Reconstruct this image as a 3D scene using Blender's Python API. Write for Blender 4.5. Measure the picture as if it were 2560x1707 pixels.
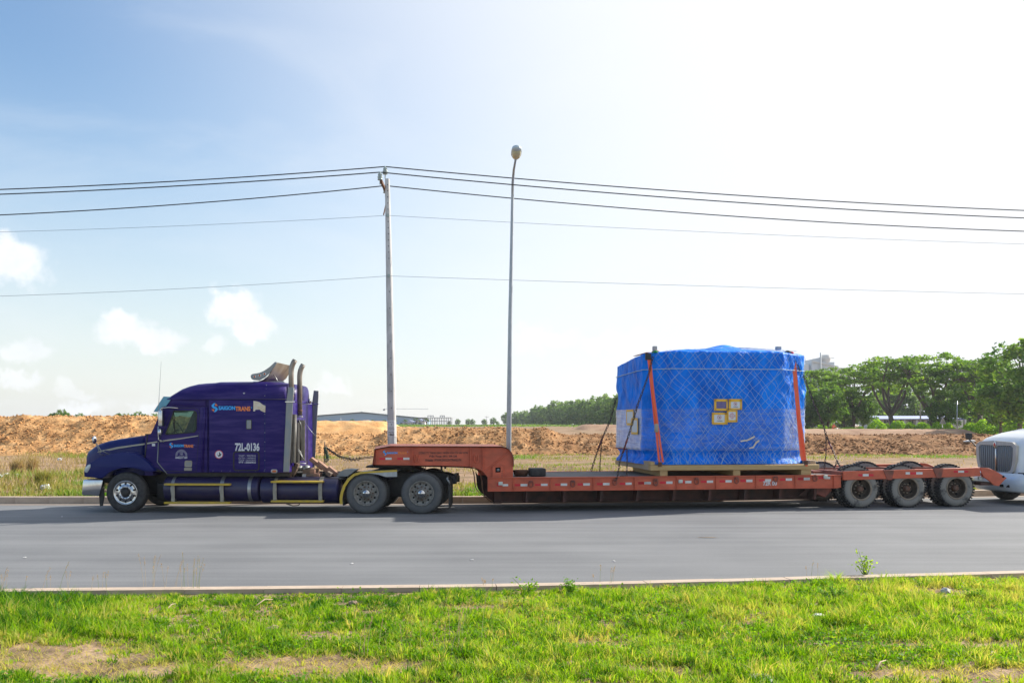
import bpy, bmesh, math, random
import numpy as np
from mathutils import Vector, Matrix, noise as mnoise
from mathutils.geometry import tessellate_polygon

R = math.radians
random.seed(7)
rng = np.random.default_rng(11)
scene = bpy.context.scene
for o in list(bpy.data.objects):
    bpy.data.objects.remove(o)
col = scene.collection

# ------------------------------------------------------------------ camera
F, CX, HY, H = 2300.0, 1280.0, 1060.0, 2.27      # focal length, principal column, eye level (in 2560 px), eye height in m
cam_d = bpy.data.cameras.new('camera')
cam_d.sensor_width = 36.0
cam_d.lens = 36.0 * F / 2560.0
cam_d.shift_y = (HY - 853.5) / 2560.0
cam_d.clip_start = 0.1
cam_d.clip_end = 9000
cam = bpy.data.objects.new('camera', cam_d)
cam.location = (0, 0, H)
cam.rotation_euler = (R(90), 0, 0)
col.objects.link(cam)
scene.camera = cam
scene.render.resolution_x, scene.render.resolution_y = 1024, 682

# ------------------------------------------------------------------ light
SUN = Vector((6.2, 3.1, 4.1)).normalized()
sun_el = math.asin(SUN.z)
sun_az = math.atan2(SUN.x, SUN.y)
sd = bpy.data.lights.new('sun', 'SUN')
sd.energy = 4.6
sd.angle = R(0.6)
sd.color = (1.0, 0.94, 0.84)
so = bpy.data.objects.new('sun', sd)
so.rotation_euler = SUN.to_track_quat('Z', 'Y').to_euler()
so.location = (40, 20, 40)
col.objects.link(so)

world = bpy.data.worlds.new('World')
scene.world = world
world.use_nodes = True
nt = world.node_tree
nt.nodes.clear()
N = nt.nodes.new
L = nt.links.new


def math_node(tree, op, a, b=None, c=None, clamp=False):
    n = tree.nodes.new('ShaderNodeMath')
    n.operation = op
    n.use_clamp = clamp
    for i, v in enumerate((a, b, c)):
        if v is None:
            continue
        if isinstance(v, (int, float)):
            n.inputs[i].default_value = v
        else:
            tree.links.new(v, n.inputs[i])
    return n.outputs[0]


sky = N('ShaderNodeTexSky')
sky.sky_type = 'NISHITA'
sky.sun_disc = False
sky.sun_elevation = sun_el
sky.sun_rotation = sun_az
sky.air_density = 1.4
sky.dust_density = 0.5
sky.ozone_density = 2.0
tc = N('ShaderNodeTexCoord')
dirv = tc.outputs['Generated']
sep = N('ShaderNodeSeparateXYZ'); L(dirv, sep.inputs[0])
# thin high veil, thickening towards the sun and towards the horizon
dot = N('ShaderNodeVectorMath'); dot.operation = 'DOT_PRODUCT'
L(dirv, dot.inputs[0]); dot.inputs[1].default_value = SUN
mr = N('ShaderNodeMapRange'); mr.interpolation_type = 'SMOOTHSTEP'
L(dot.outputs['Value'], mr.inputs['Value'])
mr.inputs['From Min'].default_value = 0.13; mr.inputs['From Max'].default_value = 0.74
mr.inputs['To Min'].default_value = 0.0; mr.inputs['To Max'].default_value = 1.0
hz = N('ShaderNodeMapRange'); hz.interpolation_type = 'SMOOTHSTEP'
L(sep.outputs['Z'], hz.inputs['Value'])
hz.inputs['From Min'].default_value = 0.0; hz.inputs['From Max'].default_value = 0.36
hz.inputs['To Min'].default_value = 0.56; hz.inputs['To Max'].default_value = 0.0
# wispy cloud streaks
mp = N('ShaderNodeMapping'); L(dirv, mp.inputs['Vector'])
mp.inputs['Scale'].default_value = (1.6, 1.6, 5.0)
wn = N('ShaderNodeTexNoise'); L(mp.outputs[0], wn.inputs['Vector'])
wn.inputs['Scale'].default_value = 1.9; wn.inputs['Detail'].default_value = 6; wn.inputs['Roughness'].default_value = 0.55
wn.inputs['Distortion'].default_value = 0.6
wr = N('ShaderNodeMapRange'); L(wn.outputs['Fac'], wr.inputs['Value'])
wr.inputs['From Min'].default_value = 0.46; wr.inputs['From Max'].default_value = 0.80
wr.inputs['To Min'].default_value = 0.0; wr.inputs['To Max'].default_value = 0.34
v1 = math_node(nt, 'SUBTRACT', 1.0, mr.outputs[0])
v2 = math_node(nt, 'SUBTRACT', 1.0, hz.outputs[0])
v3 = math_node(nt, 'SUBTRACT', 1.0, wr.outputs[0])
veil = math_node(nt, 'SUBTRACT', 1.0, math_node(nt, 'MULTIPLY', math_node(nt, 'MULTIPLY', v1, v2), v3), clamp=True)
# small fair-weather cumulus near the horizon
cn = N('ShaderNodeTexNoise'); L(dirv, cn.inputs['Vector'])
cn.inputs['Scale'].default_value = 30; cn.inputs['Detail'].default_value = 7; cn.inputs['Roughness'].default_value = 0.6
cs = N('ShaderNodeVectorMath'); cs.operation = 'SUBTRACT'; L(cn.outputs['Color'], cs.inputs[0]); cs.inputs[1].default_value = (0.5, 0.5, 0.5)
cm = N('ShaderNodeVectorMath'); cm.operation = 'SCALE'; L(cs.outputs[0], cm.inputs[0]); cm.inputs['Scale'].default_value = 0.062
cd = N('ShaderNodeVectorMath'); cd.operation = 'ADD'; L(dirv, cd.inputs[0]); L(cm.outputs[0], cd.inputs[1])
CLOUDS = [  # azimuth px, elevation px, half width, half height, strength
    (30, 655, 75, 62, .95), (300, 820, 62, 42, .9), (375, 850, 75, 34, .85), (590, 770, 62, 48, .9), (640, 815, 58, 38, .8),
    (55, 872, 66, 32, .6), (45, 950, 45, 22, .7), (215, 1020, 62, 26, .75), (390, 1022, 60, 18, .6), (545, 862, 40, 24, .5),
    (840, 960, 60, 26, .5), (190, 975, 50, 14, .45), (1560, 860, 130, 30, .35), (1350, 850, 120, 34, .35)]
cloud = None
for (u, v, a, b, s) in CLOUDS:
    c = Vector(((u - CX) / F, 1.0, (HY - v) / F)).normalized()
    sb = N('ShaderNodeVectorMath'); sb.operation = 'SUBTRACT'; L(cd.outputs[0], sb.inputs[0]); sb.inputs[1].default_value = c
    ml = N('ShaderNodeVectorMath'); ml.operation = 'MULTIPLY'; L(sb.outputs[0], ml.inputs[0])
    ml.inputs[1].default_value = (F / a, F / a, F / b)
    ln = N('ShaderNodeVectorMath'); ln.operation = 'LENGTH'; L(ml.outputs[0], ln.inputs[0])
    m = N('ShaderNodeMapRange'); m.interpolation_type = 'SMOOTHSTEP'; L(ln.outputs['Value'], m.inputs['Value'])
    m.inputs['From Min'].default_value = 1.15; m.inputs['From Max'].default_value = 0.52
    m.inputs['To Min'].default_value = 0.0; m.inputs['To Max'].default_value = s * .85
    cloud = m.outputs[0] if cloud is None else math_node(nt, 'MAXIMUM', cloud, m.outputs[0])
mx1 = N('ShaderNodeMix'); mx1.data_type = 'RGBA'
tn = N('ShaderNodeMix'); tn.data_type = 'RGBA'; tn.blend_type = 'MULTIPLY'; tn.inputs['Factor'].default_value = 1.0
L(sky.outputs[0], tn.inputs['A']); tn.inputs['B'].default_value = (.86, .97, 1.12, 1)
L(veil, mx1.inputs['Factor']); L(tn.outputs['Result'], mx1.inputs['A']); mx1.inputs['B'].default_value = (6.35, 6.5, 6.75, 1)
mx2 = N('ShaderNodeMix'); mx2.data_type = 'RGBA'
L(cloud, mx2.inputs['Factor']); L(mx1.outputs['Result'], mx2.inputs['A']); csh = N('ShaderNodeMix'); csh.data_type = 'RGBA'; L(cn.outputs['Fac'], csh.inputs['Factor']); csh.inputs['A'].default_value = (5.2, 5.5, 6.0, 1); csh.inputs['B'].default_value = (8.8, 8.7, 8.6, 1)
L(csh.outputs['Result'], mx2.inputs['B'])
bg = N('ShaderNodeBackground'); L(mx2.outputs['Result'], bg.inputs['Color']); bg.inputs['Strength'].default_value = 0.085
wo = N('ShaderNodeOutputWorld'); L(bg.outputs[0], wo.inputs['Surface'])

vs = scene.view_settings
vs.view_transform = 'Standard'
vs.look = 'None'
vs.exposure = 0.90
vs.gamma = 1.0
vs.use_curve_mapping = False

# ------------------------------------------------------------------ helpers
def tag(o, label=None, cat=None, group=None, kind=None):
    if label: o['label'] = label
    if cat: o['category'] = cat
    if group: o['group'] = group
    if kind: o['kind'] = kind
    return o


def empty(name, loc=(0, 0, 0), rz=0.0):
    o = bpy.data.objects.new(name, None)
    o.location = loc
    o.rotation_euler = (0, 0, rz)
    o.empty_display_size = 0.2
    col.objects.link(o)
    return o


def copy_tree(o, parent=None):
    c = o.copy()
    col.objects.link(c)
    c.parent = parent
    for ch in o.children:
        copy_tree(ch, c)
    return c


class MB:
    def __init__(self):
        self.v = []
        self.f = []
        self.sm = []

    def add(self, vs_, fs, smooth=False):
        b = len(self.v)
        self.v.extend([tuple(p) for p in vs_])
        for f in fs:
            self.f.append(tuple(i + b for i in f))
            self.sm.append(smooth)
        return self

    def box(self, x0, x1, y0, y1, z0, z1):
        vs_ = [(x, y, z) for x in (x0, x1) for y in (y0, y1) for z in (z0, z1)]
        return self.add(vs_, [(0, 1, 3, 2), (4, 6, 7, 5), (0, 4, 5, 1), (2, 3, 7, 6), (0, 2, 6, 4), (1, 5, 7, 3)])

    def obox(self, c, sx, sy, sz, rot):
        """box of given full sizes, rotated by a mathutils matrix about its centre c"""
        vs_ = []
        for x in (-.5, .5):
            for y in (-.5, .5):
                for z in (-.5, .5):
                    vs_.append(tuple(Vector(c) + rot @ Vector((x * sx, y * sy, z * sz))))
        return self.add(vs_, [(0, 1, 3, 2), (4, 6, 7, 5), (0, 4, 5, 1), (2, 3, 7, 6), (0, 2, 6, 4), (1, 5, 7, 3)])

    def bar(self, p, q, w, h=None):
        """square bar between two points"""
        h = h or w
        p, q = Vector(p), Vector(q)
        d = q - p
        rot = d.to_track_quat('X', 'Z').to_matrix()
        return self.obox((p + q) / 2, d.length, w, h, rot)

    def tube(self, path, r, n=8, cap=True, smooth=True):
        path = [Vector(p) for p in path]
        m = len(path)
        rs = r if isinstance(r, (list, tuple)) else [r] * m
        prev = None
        rings = []
        for i, p in enumerate(path):
            t = (path[min(i + 1, m - 1)] - path[max(i - 1, 0)])
            if t.length < 1e-9: t = Vector((0, 0, 1))
            t.normalize()
            if prev is None:
                a = Vector((0, 0, 1)) if abs(t.z) < .9 else Vector((1, 0, 0))
                nx = t.cross(a).normalized()
            else:
                nx = prev - t * prev.dot(t)
                nx = nx.normalized() if nx.length > 1e-6 else t.orthogonal().normalized()
            prev = nx
            ny = t.cross(nx)
            rings.append([p + (nx * math.cos(2 * math.pi * k / n) + ny * math.sin(2 * math.pi * k / n)) * rs[i] for k in range(n)])
        vs_ = [p for ring in rings for p in ring]
        fs = []
        for i in range(m - 1):
            for k in range(n):
                k2 = (k + 1) % n
                fs.append((i * n + k, i * n + k2, (i + 1) * n + k2, (i + 1) * n + k))
        self.add(vs_, fs, smooth)
        if cap:
            b = len(self.v) - len(vs_)
            self.f.append(tuple(b + k for k in reversed(range(n)))); self.sm.append(False)
            self.f.append(tuple(b + (m - 1) * n + k for k in range(n))); self.sm.append(False)
        return self

    def lathe_y(self, prof, n=32, c=(0, 0, 0), smooth=True, close=False):
        """revolve (radius, y) profile about the y axis"""
        vs_ = []
        for (r, y) in prof:
            for k in range(n):
                a = 2 * math.pi * k / n
                vs_.append((c[0] + r * math.cos(a), c[1] + y, c[2] + r * math.sin(a)))
        fs = []
        m = len(prof)
        for i in range(m - 1 + (1 if close else 0)):
            i2 = (i + 1) % m
            for k in range(n):
                k2 = (k + 1) % n
                fs.append((i * n + k, i * n + k2, i2 * n + k2, i2 * n + k))
        return self.add(vs_, fs, smooth)

    def lathe_z(self, prof, n=20, c=(0, 0, 0), smooth=True):
        vs_ = []
        for (r, z) in prof:
            for k in range(n):
                a = 2 * math.pi * k / n
                vs_.append((c[0] + r * math.cos(a), c[1] + r * math.sin(a), c[2] + z))
        fs = []
        for i in range(len(prof) - 1):
            for k in range(n):
                k2 = (k + 1) % n
                fs.append((i * n + k, i * n + k2, (i + 1) * n + k2, (i + 1) * n + k))
        return self.add(vs_, fs, smooth)

    def lathe_x(self, prof, n=24, c=(0, 0, 0), smooth=True):
        vs_ = []
        for (r, x) in prof:
            for k in range(n):
                a = 2 * math.pi * k / n
                vs_.append((c[0] + x, c[1] + r * math.cos(a), c[2] + r * math.sin(a)))
        fs = []
        for i in range(len(prof) - 1):
            for k in range(n):
                k2 = (k + 1) % n
                fs.append((i * n + k, i * n + k2, (i + 1) * n + k2, (i + 1) * n + k))
        return self.add(vs_, fs, smooth)

    def plate(self, outer, y0, y1, holes=()):
        """flat plate in the xz plane, thickness y0..y1, with holes"""
        loops = [list(outer)] + [list(h) for h in holes]
        tris = tessellate_polygon([[Vector((p[0], p[1], 0)) for p in l] for l in loops])
        flat = [p for l in loops for p in l]
        n = len(flat)
        vs_ = [(p[0], y0, p[1]) for p in flat] + [(p[0], y1, p[1]) for p in flat]
        fs = [tuple(t) for t in tris] + [tuple(i + n for i in reversed(t)) for t in tris]
        b = 0
        for l in loops:
            m = len(l)
            for i in range(m):
                j = (i + 1) % m
                fs.append((b + i, b + j, b + j + n, b + i + n))
            b += m
        return self.add(vs_, fs)

    def loft(self, secs, smooth=True, caps=True):
        """grid through equal-length open sections of 3D points"""
        m = len(secs[0])
        vs_ = [p for s in secs for p in s]
        fs = []
        for i in range(len(secs) - 1):
            for k in range(m - 1):
                fs.append((i * m + k, i * m + k + 1, (i + 1) * m + k + 1, (i + 1) * m + k))
        if caps:
            fs.append(tuple(range(m)))
            fs.append(tuple(reversed(range((len(secs) - 1) * m, len(secs) * m))))
        return self.add(vs_, fs, smooth)

    def sphere(self, c, rx, ry=None, rz=None, nu=12, nv=8):
        ry = ry or rx; rz = rz or rx
        vs_ = []
        for j in range(nv + 1):
            t = math.pi * j / nv
            for i in range(nu):
                a = 2 * math.pi * i / nu
                vs_.append((c[0] + rx * math.sin(t) * math.cos(a), c[1] + ry * math.sin(t) * math.sin(a), c[2] + rz * math.cos(t)))
        fs = []
        for j in range(nv):
            for i in range(nu):
                i2 = (i + 1) % nu
                fs.append((j * nu + i, (j + 1) * nu + i, (j + 1) * nu + i2, j * nu + i2))
        return self.add(vs_, fs, True)

    def mesh(self, name, mat=None, bevel=0.0, seg=2, fix=True, angle=35):
        me = bpy.data.meshes.new(name)
        me.from_pydata(self.v, [], self.f)
        me.polygons.foreach_set('use_smooth', self.sm)
        me.update()
        if fix or bevel:
            bm = bmesh.new()
            bm.from_mesh(me)
            bmesh.ops.remove_doubles(bm, verts=bm.verts, dist=1e-5)
            if fix:
                bmesh.ops.recalc_face_normals(bm, faces=bm.faces)
            if bevel:
                ed = [e for e in bm.edges if e.is_manifold and e.calc_face_angle(0) > R(angle)]
                bmesh.ops.bevel(bm, geom=ed, offset=bevel, segments=seg, profile=0.5, affect='EDGES', clamp_overlap=True)
                for f in bm.faces: f.smooth = True
            bm.to_mesh(me)
            bm.free()
            if bevel:
                me.set_sharp_from_angle(angle=R(40))
        if mat: me.materials.append(mat)
        return me

    def build(self, name, mat, parent=None, bevel=0.0, seg=2, fix=True, angle=35, loc=None):
        me = self.mesh(name, mat, bevel, seg, fix, angle)
        return mkobj(name, me, parent, loc)


def mkobj(name, me, parent=None, loc=None):
    o = bpy.data.objects.new(name, me)
    col.objects.link(o)
    if parent is not None: o.parent = parent
    if loc is not None: o.location = loc
    return o


class Frame:
    """side drawing of a vehicle: columns/rows of the drawing -> metres in the vehicle's own frame"""
    def __init__(self, ox, oy, yaw):
        self.o = Vector((ox, oy)); self.yaw = yaw
        self.e = Vector((math.cos(yaw), math.sin(yaw)))
        self.n = Vector((-math.sin(yaw), math.cos(yaw)))

    def p(self, u, v, ly=0.0):
        d = Vector(((u - CX) / F, 1.0))
        t = (ly + self.o.dot(self.n)) / d.dot(self.n)
        w = d * t
        return ((w - self.o).dot(self.e), H - (v - HY) / F * t)

    def pts(self, lst, ly=0.0):
        return [self.p(u, v, ly) for (u, v) in lst]

    def world(self, lx, ly, lz=0.0):
        w = self.o + self.e * lx + self.n * ly
        return (w.x, w.y, lz)


def crop(x0, y0, s):
    return lambda pts: [(x0 + x / s, y0 + y / s) for (x, y) in pts]


C1 = crop(180, 860, 3.563); C2 = crop(480, 870, 3.563); C3 = crop(780, 1050, 4.9)
C4 = crop(1160, 1080, 4.9); C5 = crop(1500, 840, 4.127); C6 = crop(1900, 1080, 3.5636); C8 = crop(2380, 1040, 7.128)


def px(u, v, Y):
    """world point at depth Y"""
    return ((u - CX) / F * Y, Y, H - (v - HY) / F * Y)


def ground_px(u, v, z=0.0):
    Y = F * (H - z) / (v - HY)
    return ((u - CX) / F * Y, Y, z)


# ------------------------------------------------------------------ materials
def mat(name, c, rough=0.6, metal=0.0, c2=None, scale=6.0, amt=0.5, stretch=(1, 1, 1), bump=0.0, bscale=40.0, coat=0.0, lo=0.35, hi=0.65, detail=5, spec=0.5, bdist=0.03):
    m = bpy.data.materials.new(name)
    m.use_nodes = True
    t = m.node_tree
    b = t.nodes['Principled BSDF']
    b.inputs['Roughness'].default_value = rough
    b.inputs['Metallic'].default_value = metal
    b.inputs['Specular IOR Level'].default_value = spec
    if coat:
        b.inputs['Coat Weight'].default_value = coat
        b.inputs['Coat Roughness'].default_value = 0.12
    b.inputs['Base Color'].default_value = (*c, 1)
    tcn = t.nodes.new('ShaderNodeTexCoord')
    mpn = t.nodes.new('ShaderNodeMapping')
    t.links.new(tcn.outputs['Object'], mpn.inputs['Vector'])
    mpn.inputs['Scale'].default_value = stretch
    if c2 is not None:
        nz = t.nodes.new('ShaderNodeTexNoise')
        t.links.new(mpn.outputs[0], nz.inputs['Vector'])
        nz.inputs['Scale'].default_value = scale; nz.inputs['Detail'].default_value = detail; nz.inputs['Roughness'].default_value = 0.6
        r = t.nodes.new('ShaderNodeMapRange')
        t.links.new(nz.outputs['Fac'], r.inputs['Value'])
        r.inputs['From Min'].default_value = lo; r.inputs['From Max'].default_value = hi
        r.inputs['To Max'].default_value = amt
        mx = t.nodes.new('ShaderNodeMix'); mx.data_type = 'RGBA'
        t.links.new(r.outputs[0], mx.inputs['Factor'])
        mx.inputs['A'].default_value = (*c, 1); mx.inputs['B'].default_value = (*c2, 1)
        t.links.new(mx.outputs['Result'], b.inputs['Base Color'])
    if bump:
        nb = t.nodes.new('ShaderNodeTexNoise')
        t.links.new(mpn.outputs[0], nb.inputs['Vector'])
        nb.inputs['Scale'].default_value = bscale; nb.inputs['Detail'].default_value = 6
        bp = t.nodes.new('ShaderNodeBump')
        bp.inputs['Strength'].default_value = bump; bp.inputs['Distance'].default_value = bdist
        t.links.new(nb.outputs['Fac'], bp.inputs['Height'])
        t.links.new(bp.outputs[0], b.inputs['Normal'])
    return m


def leaf_mat(name, ca, cb, cc, trans=0.45):
    """leaf colour from a per-face random attribute, partly translucent"""
    m = bpy.data.materials.new(name)
    m.use_nodes = True
    t = m.node_tree
    b = t.nodes['Principled BSDF']
    at = t.nodes.new('ShaderNodeAttribute'); at.attribute_name = 'tone'
    rp = t.nodes.new('ShaderNodeValToRGB')
    t.links.new(at.outputs['Fac'], rp.inputs['Fac'])
    rp.color_ramp.elements[0].color = (*ca, 1)
    rp.color_ramp.elements[1].color = (*cc, 1)
    e = rp.color_ramp.elements.new(0.5); e.color = (*cb, 1)
    t.links.new(rp.outputs[0], b.inputs['Base Color'])
    b.inputs['Roughness'].default_value = 0.6
    b.inputs['Specular IOR Level'].default_value = 0.3
    tr = t.nodes.new('ShaderNodeBsdfTranslucent')
    br = t.nodes.new('ShaderNodeMix'); br.data_type = 'RGBA'; br.blend_type = 'MULTIPLY'; br.inputs['Factor'].default_value = 1.0
    t.links.new(rp.outputs[0], br.inputs['A']); br.inputs['B'].default_value = (1.5, 1.45, 0.7, 1)
    t.links.new(br.outputs['Result'], tr.inputs['Color'])
    mx = t.nodes.new('ShaderNodeMixShader'); mx.inputs[0].default_value = trans
    t.links.new(b.outputs[0], mx.inputs[1]); t.links.new(tr.outputs[0], mx.inputs[2])
    t.links.new(mx.outputs[0], t.nodes['Material Output'].inputs['Surface'])
    return m


def glass_mat(name, tint, amt=0.75, rough=0.03):
    m = bpy.data.materials.new(name)
    m.use_nodes = True
    t = m.node_tree
    b = t.nodes['Principled BSDF']
    b.inputs['Base Color'].default_value = (*[x * .3 for x in tint], 1)
    b.inputs['Roughness'].default_value = rough
    tr = t.nodes.new('ShaderNodeBsdfTransparent'); tr.inputs[0].default_value = (*tint, 1)
    mx = t.nodes.new('ShaderNodeMixShader'); mx.inputs[0].default_value = amt
    t.links.new(b.outputs[0], mx.inputs[1]); t.links.new(tr.outputs[0], mx.inputs[2])
    t.links.new(mx.outputs[0], t.nodes['Material Output'].inputs['Surface'])
    return m


M = {}
M['purple'] = mat('purple_paint', (.014, .006, .105), .38, 0, (.054, .034, .17), 2.6, .8, (.45, 1, 3.2), coat=.04, lo=.44, hi=.68, bump=.05, bscale=9, spec=.16)  # lighter streaks in the colour: faded paint and painted-in panel reflections
M['blue_paint'] = mat('hood_paint', (.005, .011, .105), .30, 0, (.016, .022, .14), 2.0, .5, (.6, 1, 2), coat=.03, lo=.45, hi=.7, spec=.2)
M['purple_tank'] = mat('tank_paint', (.012, .008, .070), .40, 0, (.035, .03, .06), 5, .7, (.6, 1, 1), coat=.2, bump=.06, bscale=12)
M['chrome'] = mat('chrome', (.62, .63, .64), .16, 1.0, (.42, .40, .38), 5, .6, bump=.03)
M['alu'] = mat('dull_aluminium', (.45, .46, .47), .42, .85, (.30, .28, .25), 6, .7, bump=.04)
M['steel'] = mat('weathered_steel', (.22, .25, .27), .45, .6, (.33, .30, .26), 5, .6, (1, 1, .5), bump=.04)
M['stack'] = mat('stack_steel', (.33, .30, .26), .40, .6, (.20, .15, .11), 4, .7, (1, 1, .6))
M['black'] = mat('black_frame', (.012, .012, .013), .55, 0, (.045, .04, .035), 8, .6, bump=.05)
M['rubber'] = mat('tyre_rubber', (.020, .020, .021), .75, 0, (.075, .072, .068), 9, .6, bump=.12, bscale=60)
M['dusty_rubber'] = mat('dusty_tyre', (.24, .225, .20), .85, 0, (.07, .065, .06), 4, .9, lo=.54, hi=.66, bump=.1)
M['tread'] = mat('tyre_tread', (.028, .028, .028), .85, 0, (.09, .085, .08), 12, .6, bump=.15)
M['grey_tyre'] = mat('grey_tyre_side', (.085, .088, .09), .8, 0, (.14, .137, .13), 7, .6, bump=.08)
M['rim_grey'] = mat('rim_grey', (.34, .33, .30), .55, .3, (.12, .10, .08), 14, .8)
M['rim_rust'] = mat('rim_rusty', (.26, .19, .13), .7, .1, (.42, .36, .28), 9, .8)
M['hub_rust'] = mat('hub_rust', (.16, .075, .045), .75, .1, (.09, .07, .055), 14, .7)
M['hole'] = mat('dark_recess', (.006, .006, .006), .9)
M['yellow'] = mat('yellow_paint', (.62, .42, .025), .5, 0, (.36, .27, .08), 9, .7, bump=.05)
M['beige'] = mat('beige_metal', (.36, .33, .27), .55, .3, (.22, .19, .15), 8, .6)
M['stripe'] = mat('beige_stripe', (.42, .40, .32), .45, 0, (.30, .28, .22), 9, .6)
M['white_print'] = mat('white_print', (.72, .74, .76), .5, 0, (.45, .45, .5), 30, .6)
M['faint_print'] = mat('faded_print', (.42, .42, .48), .5, 0, (.15, .13, .25), 50, .7)
M['blue_print'] = mat('blue_print', (.03, .38, .85), .45)
M['orange_print'] = mat('orange_print', (.80, .22, .05), .45)
M['red_print'] = mat('red_print', (.55, .05, .06), .5)
M['black_print'] = mat('black_print', (.015, .013, .012), .5)
M['tape'] = mat('old_tape', (.62, .50, .33), .6, 0, (.72, .70, .62), 9, .8)
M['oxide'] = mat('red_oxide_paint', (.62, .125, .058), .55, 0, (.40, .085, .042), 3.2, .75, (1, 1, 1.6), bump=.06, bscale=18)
M['oxide_dark'] = mat('red_oxide_worn_dim', (.34, .085, .05), .65, 0, (.09, .05, .04), 5, .8, bump=.08)
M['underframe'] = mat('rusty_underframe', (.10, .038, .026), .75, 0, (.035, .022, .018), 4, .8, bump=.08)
M['rust'] = mat('rust', (.17, .075, .042), .8, .1, (.08, .045, .03), 10, .8, bump=.1)
M['deck'] = mat('worn_deck', (.14, .13, .125), .7, .2, (.07, .05, .042), 3, .7, (.4, 1, 1), bump=.08)
M['refl_red'] = mat('reflector_red', (.62, .012, .03), .35)
M['refl_white'] = mat('reflector_white', (.70, .72, .70), .35, 0, (.5, .48, .44), 12, .5)
M['lamp_white'] = mat('lamp_lens', (.55, .58, .52), .3)
M['lamp_amber'] = mat('lamp_amber', (.55, .12, .02), .3)
M['tarp'] = mat('blue_tarp', (.0005, .25, .98), .5, 0, (.0005, .11, .58), 1.5, .85, (1.5, 1.5, .8), bump=.9, bscale=2.4, spec=.15, bdist=.16)
M['wood'] = mat('pale_timber', (.50, .35, .16), .75, 0, (.36, .23, .10), 7, .7, (.5, 1, 6), bump=.06)
M['wood_end'] = mat('timber_end', (.44, .33, .22), .8, 0, (.33, .23, .15), 8, .6, (1, 4, 1))
M['wood_old'] = mat('old_timber', (.17, .12, .09), .85, 0, (.08, .055, .045), 9, .8, (.6, 3, 3), bump=.1)
M['wood_red'] = mat('red_timber', (.34, .19, .13), .8, 0, (.16, .09, .065), 9, .7, (.6, 3, 3), bump=.1)
M['strap'] = mat('orange_webbing', (.85, .13, .045), .6, 0, (.65, .08, .03), 20, .5, bump=.05, bscale=150)
M['net'] = mat('net_cord', (.42, .56, .64), .6)
M['chain'] = mat('dark_chain', (.035, .03, .028), .5, .5, (.09, .05, .035), 20, .6)
M['binder'] = mat('red_binder', (.22, .03, .03), .55, .1, (.08, .03, .03), 18, .6)
M['paper'] = mat('paper_label', (.62, .66, .70), .6)
M['photo'] = mat('dark_photo_label', (.07, .07, .22), .4, 0, (.20, .16, .30), 9, .7)
M['label_tape'] = mat('yellow_tape', (.78, .47, .03), .5, 0, (.68, .33, .06), 14, .6)
M['concrete'] = mat('pole_concrete', (.62, .62, .61), .8, 0, (.27, .27, .265), 5, .7, (1, 1, .3), bump=.06)
M['galv'] = mat('galvanised', (.40, .43, .45), .42, .65, (.28, .30, .32), 14, .6, (1, 1, .4))
M['kerb'] = mat('kerb_concrete', (.50, .40, .31), .85, 0, (.38, .29, .22), 3.5, .75, bump=.12, bscale=30)
M['wire'] = mat('wire_black', (.012, .014, .02), .6)
M['wire_grey'] = mat('wire_grey', (.15, .18, .22), .6)
M['porcelain'] = mat('insulator', (.32, .38, .36), .25)
M['sticker'] = mat('pole_sticker', (.68, .69, .70), .6, 0, (.55, .56, .57), 8, .5)
M['white_truck'] = mat('white_truck_paint', (.74, .77, .79), .25, 0, (.62, .64, .64), 2.2, .5, coat=.5)
M['grime'] = mat('grimy_paint', (.50, .47, .42), .4, 0, (.36, .32, .27), 4, .6)
M['glass'] = glass_mat('tinted_glass', (.74, .90, .80), .86)
M['windscreen'] = glass_mat('windscreen_glass', (.35, .5, .5), .5)
M['headlight'] = mat('headlight_lens', (.45, .5, .52), .12, .3)
M['seat'] = mat('cab_interior', (.045, .04, .038), .8)
M['lamp_shell'] = mat('lamp_shell', (.50, .58, .62), .35, .3)
M['dish_shade'] = mat('dish_painted_shade', (.055, .040, .030), .8, 0, (.11, .08, .055), 12, .7)  # dark colour stands for the shade deep inside the wheel
M['visor'] = mat('visor_blue', (.10, .28, .40), .3, .4, (.16, .34, .46), 4, .6)
M['green_rag'] = mat('green_rag', (.02, .25, .08), .8)
M['red_rag'] = mat('red_rag', (.45, .03, .06), .8)
M['grey_block'] = mat('grey_block', (.42, .43, .43), .7, 0, (.30, .30, .30), 9, .6)
M['plastic_white'] = mat('white_plastic', (.75, .75, .74), .5, 0, (.6, .58, .55), 9, .5)
M['stone'] = mat('field_stone', (.34, .24, .18), .9, 0, (.22, .15, .11), 9, .7, bump=.2)

# ------------------------------------------------------------------ the setting
def sp(x, xm, w):
    t = (x - xm) / w
    return w * (math.log1p(math.exp(t)) if t < 30 else t)


def y_near(x):      # inner edge of the near kerb (road side)
    return 12.05 + .05 * x + .11 * sp(x, .5, 1.0)


def y_far(x):       # road-side face of the far kerb
    return 26.2 + .2 * sp(x, 1.0, 2.5)


def sstep(a, b, x):
    t = min(1.0, max(0.0, (x - a) / (b - a)))
    return t * t * (3 - 2 * t)


def nz(x, y, z=0.0):
    return mnoise.noise((x, y, z))


def tz(x, y):
    """height of the natural ground beyond the far kerb"""
    z = .16 + .16 * sstep(28, 56, y)
    q = x / max(y, 1.0)
    far_c = 1.72
    far_r = .72
    m = sstep(.04, .30, q)
    z += (far_c * (1 - m) + far_r * m - .32) * sstep(66, 120, y)
    if y < 60:
        z += .05 * nz(x * .35, y * .35) * sstep(27, 31, y) + .03 * nz(x * 1.3, y * 1.3)
        # low ragged earth ledge that runs along behind the poles
        if x > -6:
            z += .16 * math.exp(-((y - 42.5 - .6 * nz(x * .2, 3.1)) / 1.0) ** 2) * (.6 + .8 * abs(nz(x * .8, y * .8)))
    else:
        z += .12 * nz(x * .05, y * .05) * sstep(70, 100, y)
    return z


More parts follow.
